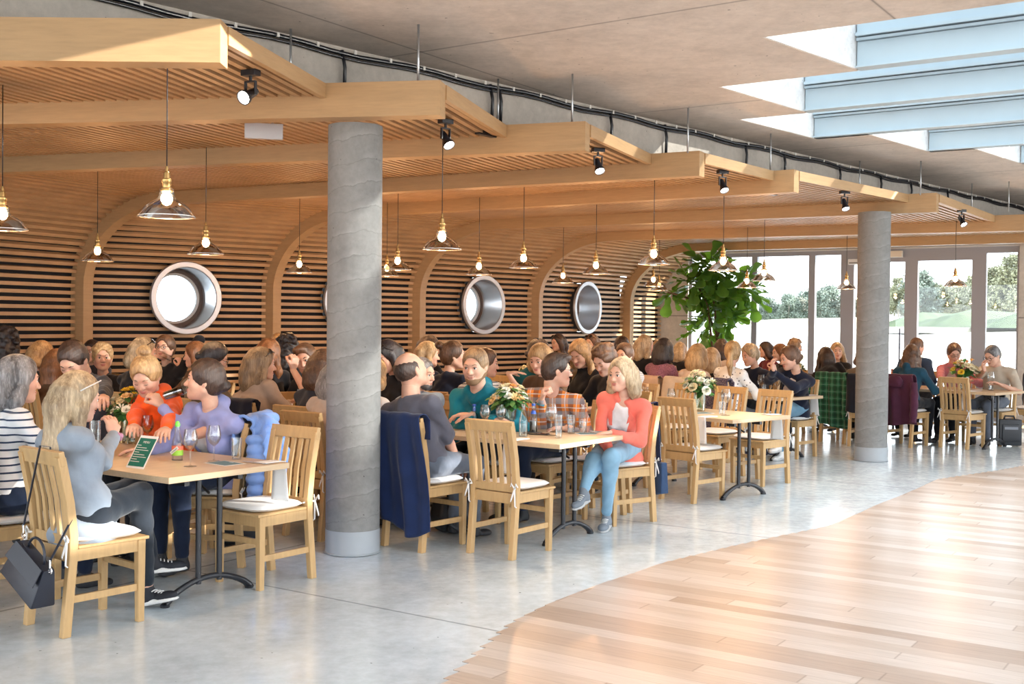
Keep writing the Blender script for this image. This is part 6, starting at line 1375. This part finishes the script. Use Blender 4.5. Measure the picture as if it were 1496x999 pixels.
F['vans'] = mat('black_canvas', (0.012, 0.014, 0.022), 0.7); F['whitesole'] = mat('white_rubber', (0.75, 0.75, 0.74), 0.5); F['greyshoe'] = mat('grey_mesh', (0.18, 0.21, 0.25), 0.7, bump=0.3, bscale=150); F['greysole'] = mat('grey_rubber', (0.45, 0.46, 0.47), 0.5); F['navyshoe'] = mat('navy_suede', (0.03, 0.045, 0.10), 0.8)
PEOPLE = [
    ('person with dark curly hair and black clothes at the far left by the slatted wall', dict(head=[-5.21, 11.677, 1.32], hip=[-5.257, 11.612], yaw=54, s=1.16, hyaw=75, pitch=8, hair='black', style='curly', top=F['black'], face=0, near=1, seed=1)),   
    ('person with a grey bob and navy and white striped top at the left edge', dict(head=[-2.821, 6.456, 1.241], hip=[-2.83, 6.36], yaw=50, s=1.08, hyaw=35, pitch=8, hair='silver', style='bob', len=0.1, top=F['breton'], sleeve=0.42, bottom=F['denim2'], face=1, near=0, seed=2)),   
    ('person with a short golden bob seen from behind, near the leftmost arch foot', dict(head=[-4.739, 11.397, 1.217], hip=[-4.786, 11.332], yaw=54, s=1.1, hyaw=50, pitch=8, hair='ginger', style='bob', len=0.04, top=F['black'], face=0, near=1, seed=3)),   
    ('person with long auburn hair behind the man in dark grey', dict(head=[-4.383, 10.891, 1.158], hip=[-4.43, 10.826], yaw=54, s=1.04, hyaw=75, pitch=8, hair='auburn', style='long', len=0.34, top=F['brown'], face=0, near=1, seed=4)),   
    ('man with receding dark hair in a charcoal jumper looking down', dict(head=[-3.175, 8.171, 1.289], hip=[-3.069, 8.317], yaw=234, s=1.13, hyaw=262, pitch=42, male=True, hair='dark', style='crop', top=F['charcoal'], lids=1, browc='dark', whands=[[-2.645, 7.3, 1.041], [-2.679, 7.25, 1.018]], curl=(0.8, 0.8), bottom=F['denim2'], near=0, seed=5)),   
    ('woman with long blond hair in a pale grey blazer at the nearest table', dict(head=[-2.256, 5.88, 1.186], hip=[-2.21, 5.91], yaw=50, s=1.02, hyaw=38, pitch=14, hair='ashblond', style='straight', len=0.36, top=F['blazer'], thick=1, collar=1, hem=0.35, topname='blazer', bottom=F['dark_trousers'], whands=[[-2.396, 6.3, 0.868], [-2.192, 6.22, 0.951]], curl=(0.5, 0.55), hdir=((1, 0.2, 0), (-0.3, 0.35, 1)), poles=((-1, -0.3, -1), (0.5, -0.4, -1)), shoe=F['vans'], sole=F['whitesole'], cuff=0.04, wlegs=[[[-2.088, 6.25, 0.659], [-2.035, 6.4, 0.248]], [[-2.004, 6.1, 0.645], [-2.004, 6.22, 0.111]]], feet=((1, 0.35, 0.05), (0.9, -0.35, 0.25)), near=0, seed=6)),   
    ('man with dark hair in a dark hoodie behind the smiling short haired woman', dict(head=[-4.915, 13.205, 1.207], hip=[-4.868, 13.27], yaw=234, s=1.05, hyaw=262, pitch=8, male=True, hair='dark', style='crop', top=F['charcoal'], hood=1, near=2, seed=7)),   
    ('smiling woman with short blond hair looking to the right', dict(head=[-4.467, 12.324, 1.161], hip=[-4.35, 12.486], yaw=234, s=1.2, hyaw=292, pitch=0, hair='blond', style='short', top=F['black'], near=1, seed=8)),   
    ('woman with blond hair and sunglasses on her head facing the drinker in black', dict(head=[-3.402, 10.45, 1.281], hip=[-3.449, 10.385], yaw=54, s=1.08, hyaw=14, pitch=8, hair='ashblond', style='bob', len=0.04, sung=1, top=F['black'], near=1, seed=9)),   
    ('woman in an orange hoodie with a blond bun looking down at the table', dict(head=[-2.451, 7.558, 1.214], hip=[-2.341, 7.749], yaw=240, s=1.06, hyaw=266, pitch=34, hair='ginger', style='bun', bunp=(0, -0.055, 0.128), top=F['orange'], hood=1, lids=1, browc='darkblond', whands=[[-2.096, 6.75, 0.841], [-2.301, 6.75, 0.83]], near=0, seed=10)),   
    ('person in black with glasses and hood drinking from a glass under the leftmost porthole', dict(head=[-3.666, 11.927, 1.286], hip=[-3.626, 11.996], yaw=240, s=1.08, hyaw=262, pitch=-4, hair='brown', style='tied', spec=1, top=F['black'], hood=1, whands=[[-3.49, 11.9, 1.059], None], hdir=((0, 0, 1), None), curl=(0.7, 0.4), near=1, seed=11)),   
    ('woman in brown with chestnut hair in profile facing left', dict(head=[-3.275, 11.667, 1.225], hip=[-3.227, 11.732], yaw=234, s=1.06, hyaw=190, pitch=8, hair='auburn', style='bob', len=0.03, top=F['brown'], near=1, seed=12)),   
    ('person with black tied hair and spectacles bending to the right', dict(head=[-2.587, 9.833, 1.256], hip=[-2.681, 9.703], yaw=54, s=1.08, hyaw=14, pitch=22, hair='black', style='tied', spec=1, top=F['khaki'], near=1, seed=13)),   
    ('woman in a lavender zip hoodie drinking a dark drink at the nearest table', dict(head=[-1.973, 7.25, 1.204], hip=[-1.93, 7.46], yaw=238, s=1.08, hyaw=192, pitch=-2, cyaw=172, hair='dark', style='tied', top=F['lavender'], hood=1, open=0.035, inner=F['white'], hem=0.2, bottom=F['denim2'], browc='dark', whands=[[-2.264, 7.3, 1.027], [-2.247, 6.95, 0.788]], hdir=((-0.55, 0.1, 0.8), (-1, 0, 0)), curl=(0.95, 0.25), poles=((-0.6, -0.2, -1), (1, -0.6, -1)), near=0, seed=14)),   
    ('woman with a dark blond bob and sunglasses on her head in a beige top', dict(head=[-2.11, 9.511, 1.221], hip=[-2.06, 9.32], yaw=54, s=1.12, hyaw=22, pitch=6, hair='darkblond', style='bob', len=0.14, sung=1, top=F['beige'], whands=[[-1.906, 9.75, 0.882], None], fat=1.12, near=1, seed=15)),   
    ('person with long auburn hair behind the woman in beige', dict(head=[-2.292, 10.682, 1.28], hip=[-2.252, 10.613], yaw=120, s=1.05, hyaw=60, pitch=8, hair='auburn', style='long', len=0.2, top=F['black'], face=0, near=1, seed=16)),   
    ('person with ginger hair pinned up near the second arch foot', dict(head=[-2.922, 14.132, 1.29], hip=[-2.969, 14.067], yaw=54, s=1.04, hyaw=80, pitch=8, hair='ginger', style='tied', top=F['black'], face=0, near=2, seed=17)),   
    ('person with black curly hair behind the leaning man', dict(head=[-2.403, 12.198, 1.285], hip=[-2.45, 12.133], yaw=54, s=1.05, hyaw=60, pitch=8, hair='black', style='curly', top=F['black'], face=0, near=1, seed=18)),   
    ('man in black leaning his cheek on his fist left of the near column', dict(head=[-1.883, 10.323, 1.239], hip=[-1.754, 10.501], yaw=234, s=1.15, hyaw=262, pitch=12, male=True, roll=14, hair='brown', style='crop', quiff=1, top=F['black'], sleeve=0.45, whands=[[-1.967, 10.15, 1.148], None], hdir=((0.2, 0, 1), None), curl=(1.1, 0.4), browc='dark', near=1, seed=19)),   
    ('person with straight brown hair in a charcoal top beside the near column', dict(head=[-1.497, 9.016, 1.222], hip=[-1.544, 8.952], yaw=54, s=1.08, hyaw=60, pitch=10, hair='brown', style='straight', len=0.12, top=F['charcoal'], face=0, fat=1.15, near=0, seed=20)),   
    ('person in a fluffy cream cardigan hidden by the near column', dict(head=[-1.318, 8.5, 1.165], hip=[-1.377, 8.419], yaw=54, s=0.95, hyaw=54, pitch=8, hair='grey', style='bob', top=F['cream'], thick=1, face=0, fat=1.15, near=0, seed=22)),   
    ('woman with black hair and sunglasses on her head just right of the near column', dict(head=[-1.089, 9.869, 1.283], hip=[-1.042, 9.934], yaw=234, s=1.12, hyaw=228, pitch=22, hair='black', style='long', len=0.16, sung=1, top=F['black'], whands=[[-1.016, 9.9, 0.91], None], near=1, seed=23)),   
    ('person with pale blond hair mostly behind the near column', dict(head=[-1.083, 8.9, 1.174], hip=[-1.13, 8.835], yaw=54, s=1.04, hyaw=50, pitch=8, hair='blond', style='straight', len=0.05, top=F['white'], face=0, near=0, seed=24)),   
    ('bald man in a grey T-shirt leaning back, seen from behind', dict(head=[-0.723, 8.06, 1.247], hip=[-0.6, 8.06], yaw=50, s=1.13, hyaw=42, pitch=-16, male=True, roll=-4, slump=0.05, hair='dark', style='bald', top=F['greytee'], sleeve=0.46, bottom=F['greyjeans'], skin=0, topname='t_shirt', whands=[[-0.969, 8.55, 0.707], [-0.394, 8.28, 0.579]], hdir=(None, (0.4, 0.6, -0.5)), poles=((-1, -0.3, -1), (1, -0.9, -0.3)), fat=1.12, face=0, near=0, seed=25)),   
    ('woman with a straight blond bob facing right behind the bald man', dict(head=[-0.869, 11.75, 1.249], hip=[-0.916, 11.685], yaw=54, s=1.05, hyaw=8, pitch=8, hair='blond', style='bob', len=0.04, top=F['navydark'], near=1, seed=26)),   
    ('person with long dark hair behind the blond bob, right of the near column', dict(head=[-0.913, 12.549, 1.303], hip=[-0.96, 12.485], yaw=54, s=1.05, hyaw=25, pitch=8, hair='dark', style='long', top=F['black'], face=0, near=1, seed=27)),   
    ('man in a light blue shirt behind the bald man', dict(head=[-0.737, 9.3, 1.164], hip=[-0.767, 9.26], yaw=234, s=1.05, hyaw=330, pitch=8, male=True, hair='silver', style='crop', top=F['skyblue'], beard=1, near=0, seed=28)),   
    ('woman in navy with a messy high bun smiling to the right', dict(head=[-0.566, 10.987, 1.266], hip=[-0.613, 10.922], yaw=54, s=1.1, hyaw=8, pitch=0, hair='brown', style='bun', bunp=(0, -0.115, 0.075), top=F['navydark'], fat=1.1, near=1, seed=29)),   
    ('bearded man in a teal hoodie with folded arms at the middle table', dict(head=[-0.293, 8.95, 1.245], hip=[-0.163, 9.175], yaw=240, s=1.17, hyaw=252, pitch=10, male=True, hair='darkblond', style='crop', beard=1, top=F['teal'], hood=1, browc='darkblond', whands=[[-0.169, 8.72, 0.846], [-0.304, 8.8, 0.87]], hdir=((1, 0.1, 0), (-1, 0.1, 0)), curl=(0.4, 0.4), poles=((-1, -0.5, -0.6), (1, -0.5, -0.6)), fat=1.2, near=0, seed=30)),   
    ('person with tied brown hair stretching a hand to the right behind the teal hoodie man', dict(head=[-0.233, 10.42, 1.216], hip=[-0.28, 10.355], yaw=54, s=1.05, hyaw=355, pitch=8, hair='brown', style='tied', top=F['breton2'], sleeve=0.3, whands=[None, [-0.035, 10.3, 1.13]], hdir=(None, (1, 0, 0.1)), curl=(0.3, 0.2), near=1, seed=31)),   
    ('person with dark hair and hair clip in a teal jacket near an arch foot', dict(head=[0.277, 11.437, 1.292], hip=[0.243, 11.531], yaw=110, s=1.06, hyaw=30, pitch=8, hair='dark', style='tied', clip=1, top=F['tealdark'], hood=1, near=1, seed=32)),   
    ('woman with blond fringe in a brown jumper behind the plaid shirt man', dict(head=[0.256, 10.3, 1.263], hip=[0.327, 10.397], yaw=234, s=1.08, hyaw=240, pitch=20, hair='ginger', style='long', len=0.06, fringe=1, top=F['brown'], near=1, seed=33)),   
    ('woman with sunglasses in dark hair looking left, under the right portholes', dict(head=[0.703, 17.332, 1.283], hip=[0.763, 17.385], yaw=221, s=1.04, hyaw=215, pitch=8, hair='dark', style='long', sung=1, top=F['black'], near=2, seed=34)),   
    ('man in an orange and blue plaid shirt and glasses resting his chin on his fist', dict(head=[0.363, 9.05, 1.215], hip=[0.3, 9.35], yaw=228, s=1.1, hyaw=8, pitch=4, male=True, hair='dark', style='crop', quiff=1, spec=1, top=F['plaid'], collar=1, topname='plaid_shirt', bottom=F['denim2'], browc='dark', whands=[[0.43, 8.72, 0.778], [0.236, 8.85, 0.978]], hdir=((-1, 0.2, 0), (0.25, 0, 1)), curl=(0.4, 1.2), poles=((-0.5, -0.4, -1), (0.3, -0.3, -1)), fat=1.12, twist=25, near=0, seed=35)),   
    ('woman with long golden brown hair in black looking down, behind the plaid shirt man', dict(head=[0.696, 11.6, 1.279], hip=[0.756, 11.652], yaw=221, s=1.12, hyaw=236, pitch=30, hair='ginger', style='wavy', len=0.22, top=F['black'], lids=1, near=1, seed=36)),   
    ('woman with long brown hair and sunglasses on top right of the rightmost porthole bottom', dict(head=[1.179, 16.784, 1.294], hip=[1.239, 16.837], yaw=221, s=1.04, hyaw=232, pitch=8, hair='brown', style='long', sung=1, top=F['black'], near=2, seed=37)),   
    ('man in black with his face lit brightly by the sun, behind the coral blazer woman', dict(head=[0.884, 10.8, 1.247], hip=[1.02, 10.918], yaw=221, s=1.18, hyaw=226, pitch=34, male=True, hair='brown', style='short', top=F['black'], lids=1, skin=3, near=1, seed=38)),   
    ('person with dark pinned hair left of the rightmost arch foot', dict(head=[1.482, 15.2, 1.286], hip=[1.422, 15.148], yaw=41, s=1.04, hyaw=60, pitch=8, hair='dark', style='tied', top=F['navydark'], face=0, near=2, seed=40)),   
    ('woman with pulled back brown hair in a white striped shirt', dict(head=[1.222, 12.292, 1.248], hip=[1.282, 12.345], yaw=221, s=1.03, hyaw=235, pitch=8, hair='brown', style='tied', top=F['fine_stripe'], near=1, seed=41)),   
    ('woman in a coral blazer and white top with legs crossed at the middle table', dict(head=[0.857, 8.82, 1.194], hip=[0.86, 9.1], yaw=248, s=1.06, hyaw=228, pitch=4, cyaw=215, hair='ashblond', style='straight', len=0.14, top=F['coral'], open=0.062, inner=F['white'], collar=1, topname='blazer', hem=0.25, bottom=F['lightjeans'], shoe=F['greyshoe'], sole=F['greysole'], cuff=0.04, feet=((-0.3, -1, -0.1), (-0.6, -1, -0.25)), whands=[[0.762, 8.58, 0.763], [0.783, 8.62, 0.586]], hdir=((-1, -0.2, -0.1), (-0.45, 0.1, -1)), poles=((-1, -0.6, -1), (1, -0.5, -1)), curl=(0.3, 0.35), wlegs=[[[0.757, 8.5, 0.585], [0.745, 8.72, 0.112]], [[0.637, 8.62, 0.548], [0.55, 8.45, 0.342]]], near=0, seed=42)),   
    ('woman with wavy light blond hair in black facing right, before the concrete pier', dict(head=[1.742, 14.75, 1.304], hip=[1.682, 14.698], yaw=41, s=1.04, hyaw=20, pitch=8, hair='ashblond', style='wavy', len=0.14, top=F['black'], near=2, seed=43)),   
    ('woman with black bobbed hair in a mauve jumper seen from behind', dict(head=[1.9, 14.064, 1.274], hip=[1.84, 14.012], yaw=41, s=1.08, hyaw=52, pitch=8, hair='black', style='bob', len=0.1, top=F['mauve'], face=0, fat=1.2, near=2, seed=44)),   
    ('person with ginger hair hidden between the wavy blond and the mauve jumper women', dict(head=[2.03, 15.653, 1.229], hip=[2.09, 15.705], yaw=221, s=1.04, hyaw=250, pitch=8, hair='ginger', style='tied', top=F['brown'], near=2, seed=45)),   
    ('woman with a thick blond bob in a cream top seen from behind', dict(head=[2.259, 13.698, 1.217], hip=[2.198, 13.645], yaw=41, s=1.08, hyaw=55, pitch=8, hair='blond', style='bob', len=0.1, top=F['cream'], face=0, fat=1.1, near=2, seed=47)),   
    ('person with long light brown hair before the concrete pier', dict(head=[2.693, 18.059, 1.163], hip=[2.632, 18.006], yaw=41, s=1.04, hyaw=60, pitch=8, hair='ashblond', style='long', len=0.12, top=F['black'], face=0, near=2, seed=46)),   
    ('person with a pale bob in black behind the cream top woman', dict(head=[2.638, 14.9, 1.141], hip=[2.578, 14.848], yaw=41, s=1.1, hyaw=60, pitch=8, hair='ashblond', style='bob', len=0.12, top=F['black'], face=0, near=2, seed=48)),   
    ('person with long dark brown hair under the fig tree', dict(head=[3.257, 17.507, 1.224], hip=[3.197, 17.454], yaw=41, s=1.1, hyaw=60, pitch=8, hair='dark', style='long', len=0.16, top=F['cream'], face=0, near=2, seed=49)),   
    ('woman with a long blond ponytail in a dotted white blouse', dict(head=[2.611, 13.338, 1.26], hip=[2.551, 13.286], yaw=41, s=1.08, hyaw=70, pitch=8, hair='blond', style='pony', len=0.3, top=F['dots'], face=0, fat=1.12, bottom=F['greyjeans'], wlegs=[None, [[2.892, 13.5, 0.513], [2.995, 13.35, 0.129]]], shoe=F['navyshoe'], sole=F['whitesole'], near=2, seed=50)),   
    ('older woman with curly grey blond hair in a navy cardigan', dict(head=[3.059, 14.5, 1.198], hip=[3.124, 14.546], yaw=215, s=1.1, hyaw=205, pitch=16, hair='ashblond', style='short', top=F['navydark'], open=0.03, inner=F['white'], fat=1.12, near=2, seed=51)),   
    ('woman with a dark brown bob in profile before the window', dict(head=[4.09, 18.24, 1.185], hip=[4.166, 18.267], yaw=200, s=1.04, hyaw=188, pitch=8, hair='dark', style='bob', len=0.08, top=F['maroon'], near=2, seed=52)),   
    ('woman with auburn hair in black in profile facing left', dict(head=[3.963, 16.722, 1.18], hip=[4.039, 16.75], yaw=200, s=1.04, hyaw=190, pitch=8, hair='auburn', style='bob', len=0.04, top=F['black'], fat=1.1, near=2, seed=53)),   
    ('woman in a navy cardigan with folded hands before her mouth', dict(head=[3.286, 13.35, 1.205], hip=[3.4, 13.66], yaw=225, s=1.12, hyaw=196, pitch=18, hair='brown', style='tied', top=F['navydark'], open=0.05, inner=F['cream'], bottom=F['jeans'], shoe=F['whitesole'], sole=F['greysole'], near=1, fat=1.12, whands=[[3.074, 13.15, 1.031], [3.026, 13.05, 1.067]], hdir=((-0.2, 0.1, 1), (-0.2, 0.1, 1)), curl=(0.7, 0.7), poles=((-1, -0.2, -1), (1, -0.3, -1)), hem=0.2, wlegs=[None, [[3.215, 13.15, 0.633], [3.129, 13.2, 0.203]]], seed=54)),   
    ('man with short fair hair behind the woman with folded hands', dict(head=[4.456, 17.76, 1.24], hip=[4.386, 17.8], yaw=330, s=1.04, hyaw=345, pitch=8, male=True, hair='darkblond', style='short', top=F['greytee'], near=2, seed=55)),   
    ('woman with long dark hair in black left of the far column', dict(head=[4.477, 16.122, 1.146], hip=[4.53, 15.45], yaw=41, s=1.06, hyaw=95, pitch=8, hair='dark', style='straight', len=0.26, top=F['black'], sleeve=0.45, face=0, near=2, seed=56)),   
    ('smiling woman with long blond hair in black facing the camera', dict(head=[4.96, 17.229, 1.2], hip=[5.012, 17.29], yaw=230, s=1.05, hyaw=262, pitch=2, hair='blond', style='long', len=0.16, top=F['black'], sleeve=0.4, near=2, seed=57)),   
    ('person in a taupe jacket hidden behind the far column', dict(head=[4.808, 15.4, 1.186], hip=[4.74, 15.0], yaw=60, s=1.04, hyaw=60, pitch=8, hair='brown', style='bob', top=F['khaki'], face=0, thick=1, near=2, seed=58)),   
    ('woman with wavy brown hair in a dark blue jacket right of the far column', dict(head=[5.368, 15.163, 1.213], hip=[5.28, 15.05], yaw=42, s=1.06, hyaw=62, pitch=8, hair='brown', style='wavy', len=0.18, top=F['petrol'], thick=1, hood=1, face=0, near=2, seed=59)),   
    ('man with short brown hair in navy before the glass door', dict(head=[5.902, 16.452, 1.295], hip=[5.962, 16.506], yaw=222, s=1.04, hyaw=20, pitch=8, male=True, hair='brown', style='crop', top=F['navyblue'], near=2, seed=60)),   
    ('woman with glasses in a pink cardigan reading at the far right table', dict(head=[6.213, 15.868, 1.224], hip=[6.264, 15.929], yaw=230, s=1.08, hyaw=262, pitch=24, hair='brown', style='tied', spec=1, top=F['pink'], open=0.05, inner=F['cream'], lids=1, near=1, whands=[[6.322, 15.5, 0.853], [5.899, 15.5, 0.849]], seed=61)),   
    ('older man with glasses in a beige T-shirt resting his chin on his hand', dict(head=[6.51, 15.3, 1.207], hip=[6.57, 15.354], yaw=222, s=1.1, hyaw=212, pitch=26, male=True, hair='silver', style='crop', spec=1, top=F['beigetee'], sleeve=0.42, bottom=F['greyjeans'], near=1, fat=1.05, whands=[[6.501, 15.0, 0.826], [6.271, 14.98, 1.016]], hdir=(None, (-0.1, 0.1, 1)), curl=(0.3, 0.9), seed=62)),   
]
WHO = {}
for lab, spec in PEOPLE:
    root, info = person(spec, lab); WHO[spec['seed']] = (root, info)
    w = lab.split(); hid = 'hidden' in w
    chair(spec['hip'][0], spec['hip'][1], spec.get('cyaw', spec['yaw']), 'oak chair under the ' + ' '.join(w[:12]))
def cush_fix():
    for o in COL.objects:
        if o.name.startswith('seat_cushion') and o.get('label', '').startswith('white cushion on oak chair under the '): o['label'] = 'white cushion under the ' + ' '.join(o['label'].split()[7:19])
for o in list(COL.objects):
    if o.name.startswith('seat_cushion') and 'oak chair under the' in o.get('label', ''):
        t = o['label'].split('oak chair under the ')[1].split(); o['label'] = 'white cushion under the ' + ' '.join(t[:12])
def held(kind, wid, a, b, label, liquid=None, h=0.13, r_=0.033, fill=0.5):
    """glass whose foot is at a and whose axis points to b (world)"""
    o = tumbler(a.x, a.y, label, z=a.z, liquid=liquid, h=h, r_=r_, fill=fill); o.rotation_euler = (b - a).to_track_quat('Z', 'Y').to_euler(); return o
bpy.context.view_layer.update()
def wpt(i, p): return WHO[i][0].matrix_world @ V3(p)
def hand_pt(i, k, f=0.075, n=0.038):
    w, d, n_, lat, hs = WHO[i][1]['hinf'][k]; return wpt(i, w + d * f * hs + n_ * n * hs)
m14 = wpt(14, WHO[14][1]['hp'](0, 0.108, -0.058)); h14 = hand_pt(14, 0, 0.07, 0.03); ax14 = (m14 - h14).normalized()
held('glass', 14, m14 - ax14 * 0.165, m14, 'tilted glass of dark cola held by the woman in lavender', glass('cola_drink', (0.16, 0.05, 0.04), 0.1, 0.02), h=0.155, r_=0.033, fill=0.8)
m11 = wpt(11, WHO[11][1]['hp'](0, 0.110, -0.055)); h11 = hand_pt(11, 0); ax11 = (m11 - h11).normalized()
held('glass', 11, m11 - ax11 * 0.14, m11, 'tilted empty glass at the mouth of the hooded drinker', None, h=0.13)
h6 = hand_pt(6, 0, 0.07, 0.035); held('glass', 6, h6 - V3((0, 0, 0.05)), h6 + V3((0, 0, 0.1)), 'tall glass held by the woman in the grey blazer', glass('pale_drink', (0.93, 0.86, 0.78), 0.1, 0.02), h=0.19, r_=0.030)
h15 = hand_pt(15, 0, 0.07, 0.035); held('glass', 15, h15 - V3((0, 0, 0.04)), h15 + V3((0, 0, 0.1)), 'glass with pale drink held by the woman in beige', LIQ, h=0.15, r_=0.030)
# wrist things and head things stay parts of their wearer
r6, i6 = WHO[6]; w, d, n_, lat, hs = i6['hinf'][1]; mb = MB()
q = d.to_track_quat('Z', 'Y').to_matrix(); mb.tube([w - d * 0.012 + q @ V3((0.034 * math.cos(a), 0.034 * math.sin(a), 0.004 * math.sin(a * 5))) for a in [i * 0.2618 for i in range(25)]], [0.014 + 0.004 * math.sin(i * 2.1) for i in range(25)], 10)
mb.obj('scrunchie', fabric('mauve_velvet', (0.42, 0.20, 0.30)), r6, smooth=True)
mb = MB(); hp6 = i6['hp']
for sx in (-1, 1): mb.tube([hp6(sx * 0.062, 0.070, 0.104), hp6(sx * 0.098, 0.00, 0.055), hp6(sx * 0.101, -0.03, 0.03)], 0.0035, 6)
mb.obj('sunglasses', mat('white_frame', (0.75, 0.73, 0.72), 0.3), r6, smooth=True)
r35, i35 = WHO[35]; w, d, n_, lat, hs = i35['hinf'][1]; q = d.to_track_quat('Z', 'Y').to_matrix()
mb = MB(); mb.lathe([(0.030, -0.014), (0.033, -0.014), (0.033, 0.014), (0.030, 0.014)], 24, c=w - d * 0.02, M=q); mb.obj('watch_strap', mat('petrol_strap', (0.03, 0.16, 0.22), 0.5), r35, smooth=R(40))
mb = MB(); mb.box(w - d * 0.02 - n_ * 0.034, (0.03, 0.03, 0.010), M=q @ Matrix.Rotation(0, 3, 'X')); mb.obj('watch_face', BLACK, r35)

# pocket flap and lapel of the grey blazer, lapels of the coral blazer
def patch(i, name, pts, m, th=0.006):
    root, inf = WHO[i]; P_ = [inf['chest'] + inf['rt'] * a * 1.0 + inf['fw'] * b + inf['up'] * c for a, b, c in pts]
    mb = MB(); n_ = (P_[1] - P_[0]).cross(P_[2] - P_[0]).normalized() * th; mb.hexa(P_ + [p + n_ for p in P_]); return mb.obj(name, m, root, bevel=0.002)
for sx in (-1, 1): patch(42, 'lapel', [(sx * 0.070, 0.100, 0.115), (sx * 0.110, 0.095, 0.06), (sx * 0.075, 0.135, -0.03), (sx * 0.052, 0.135, -0.03)], F['coral'])
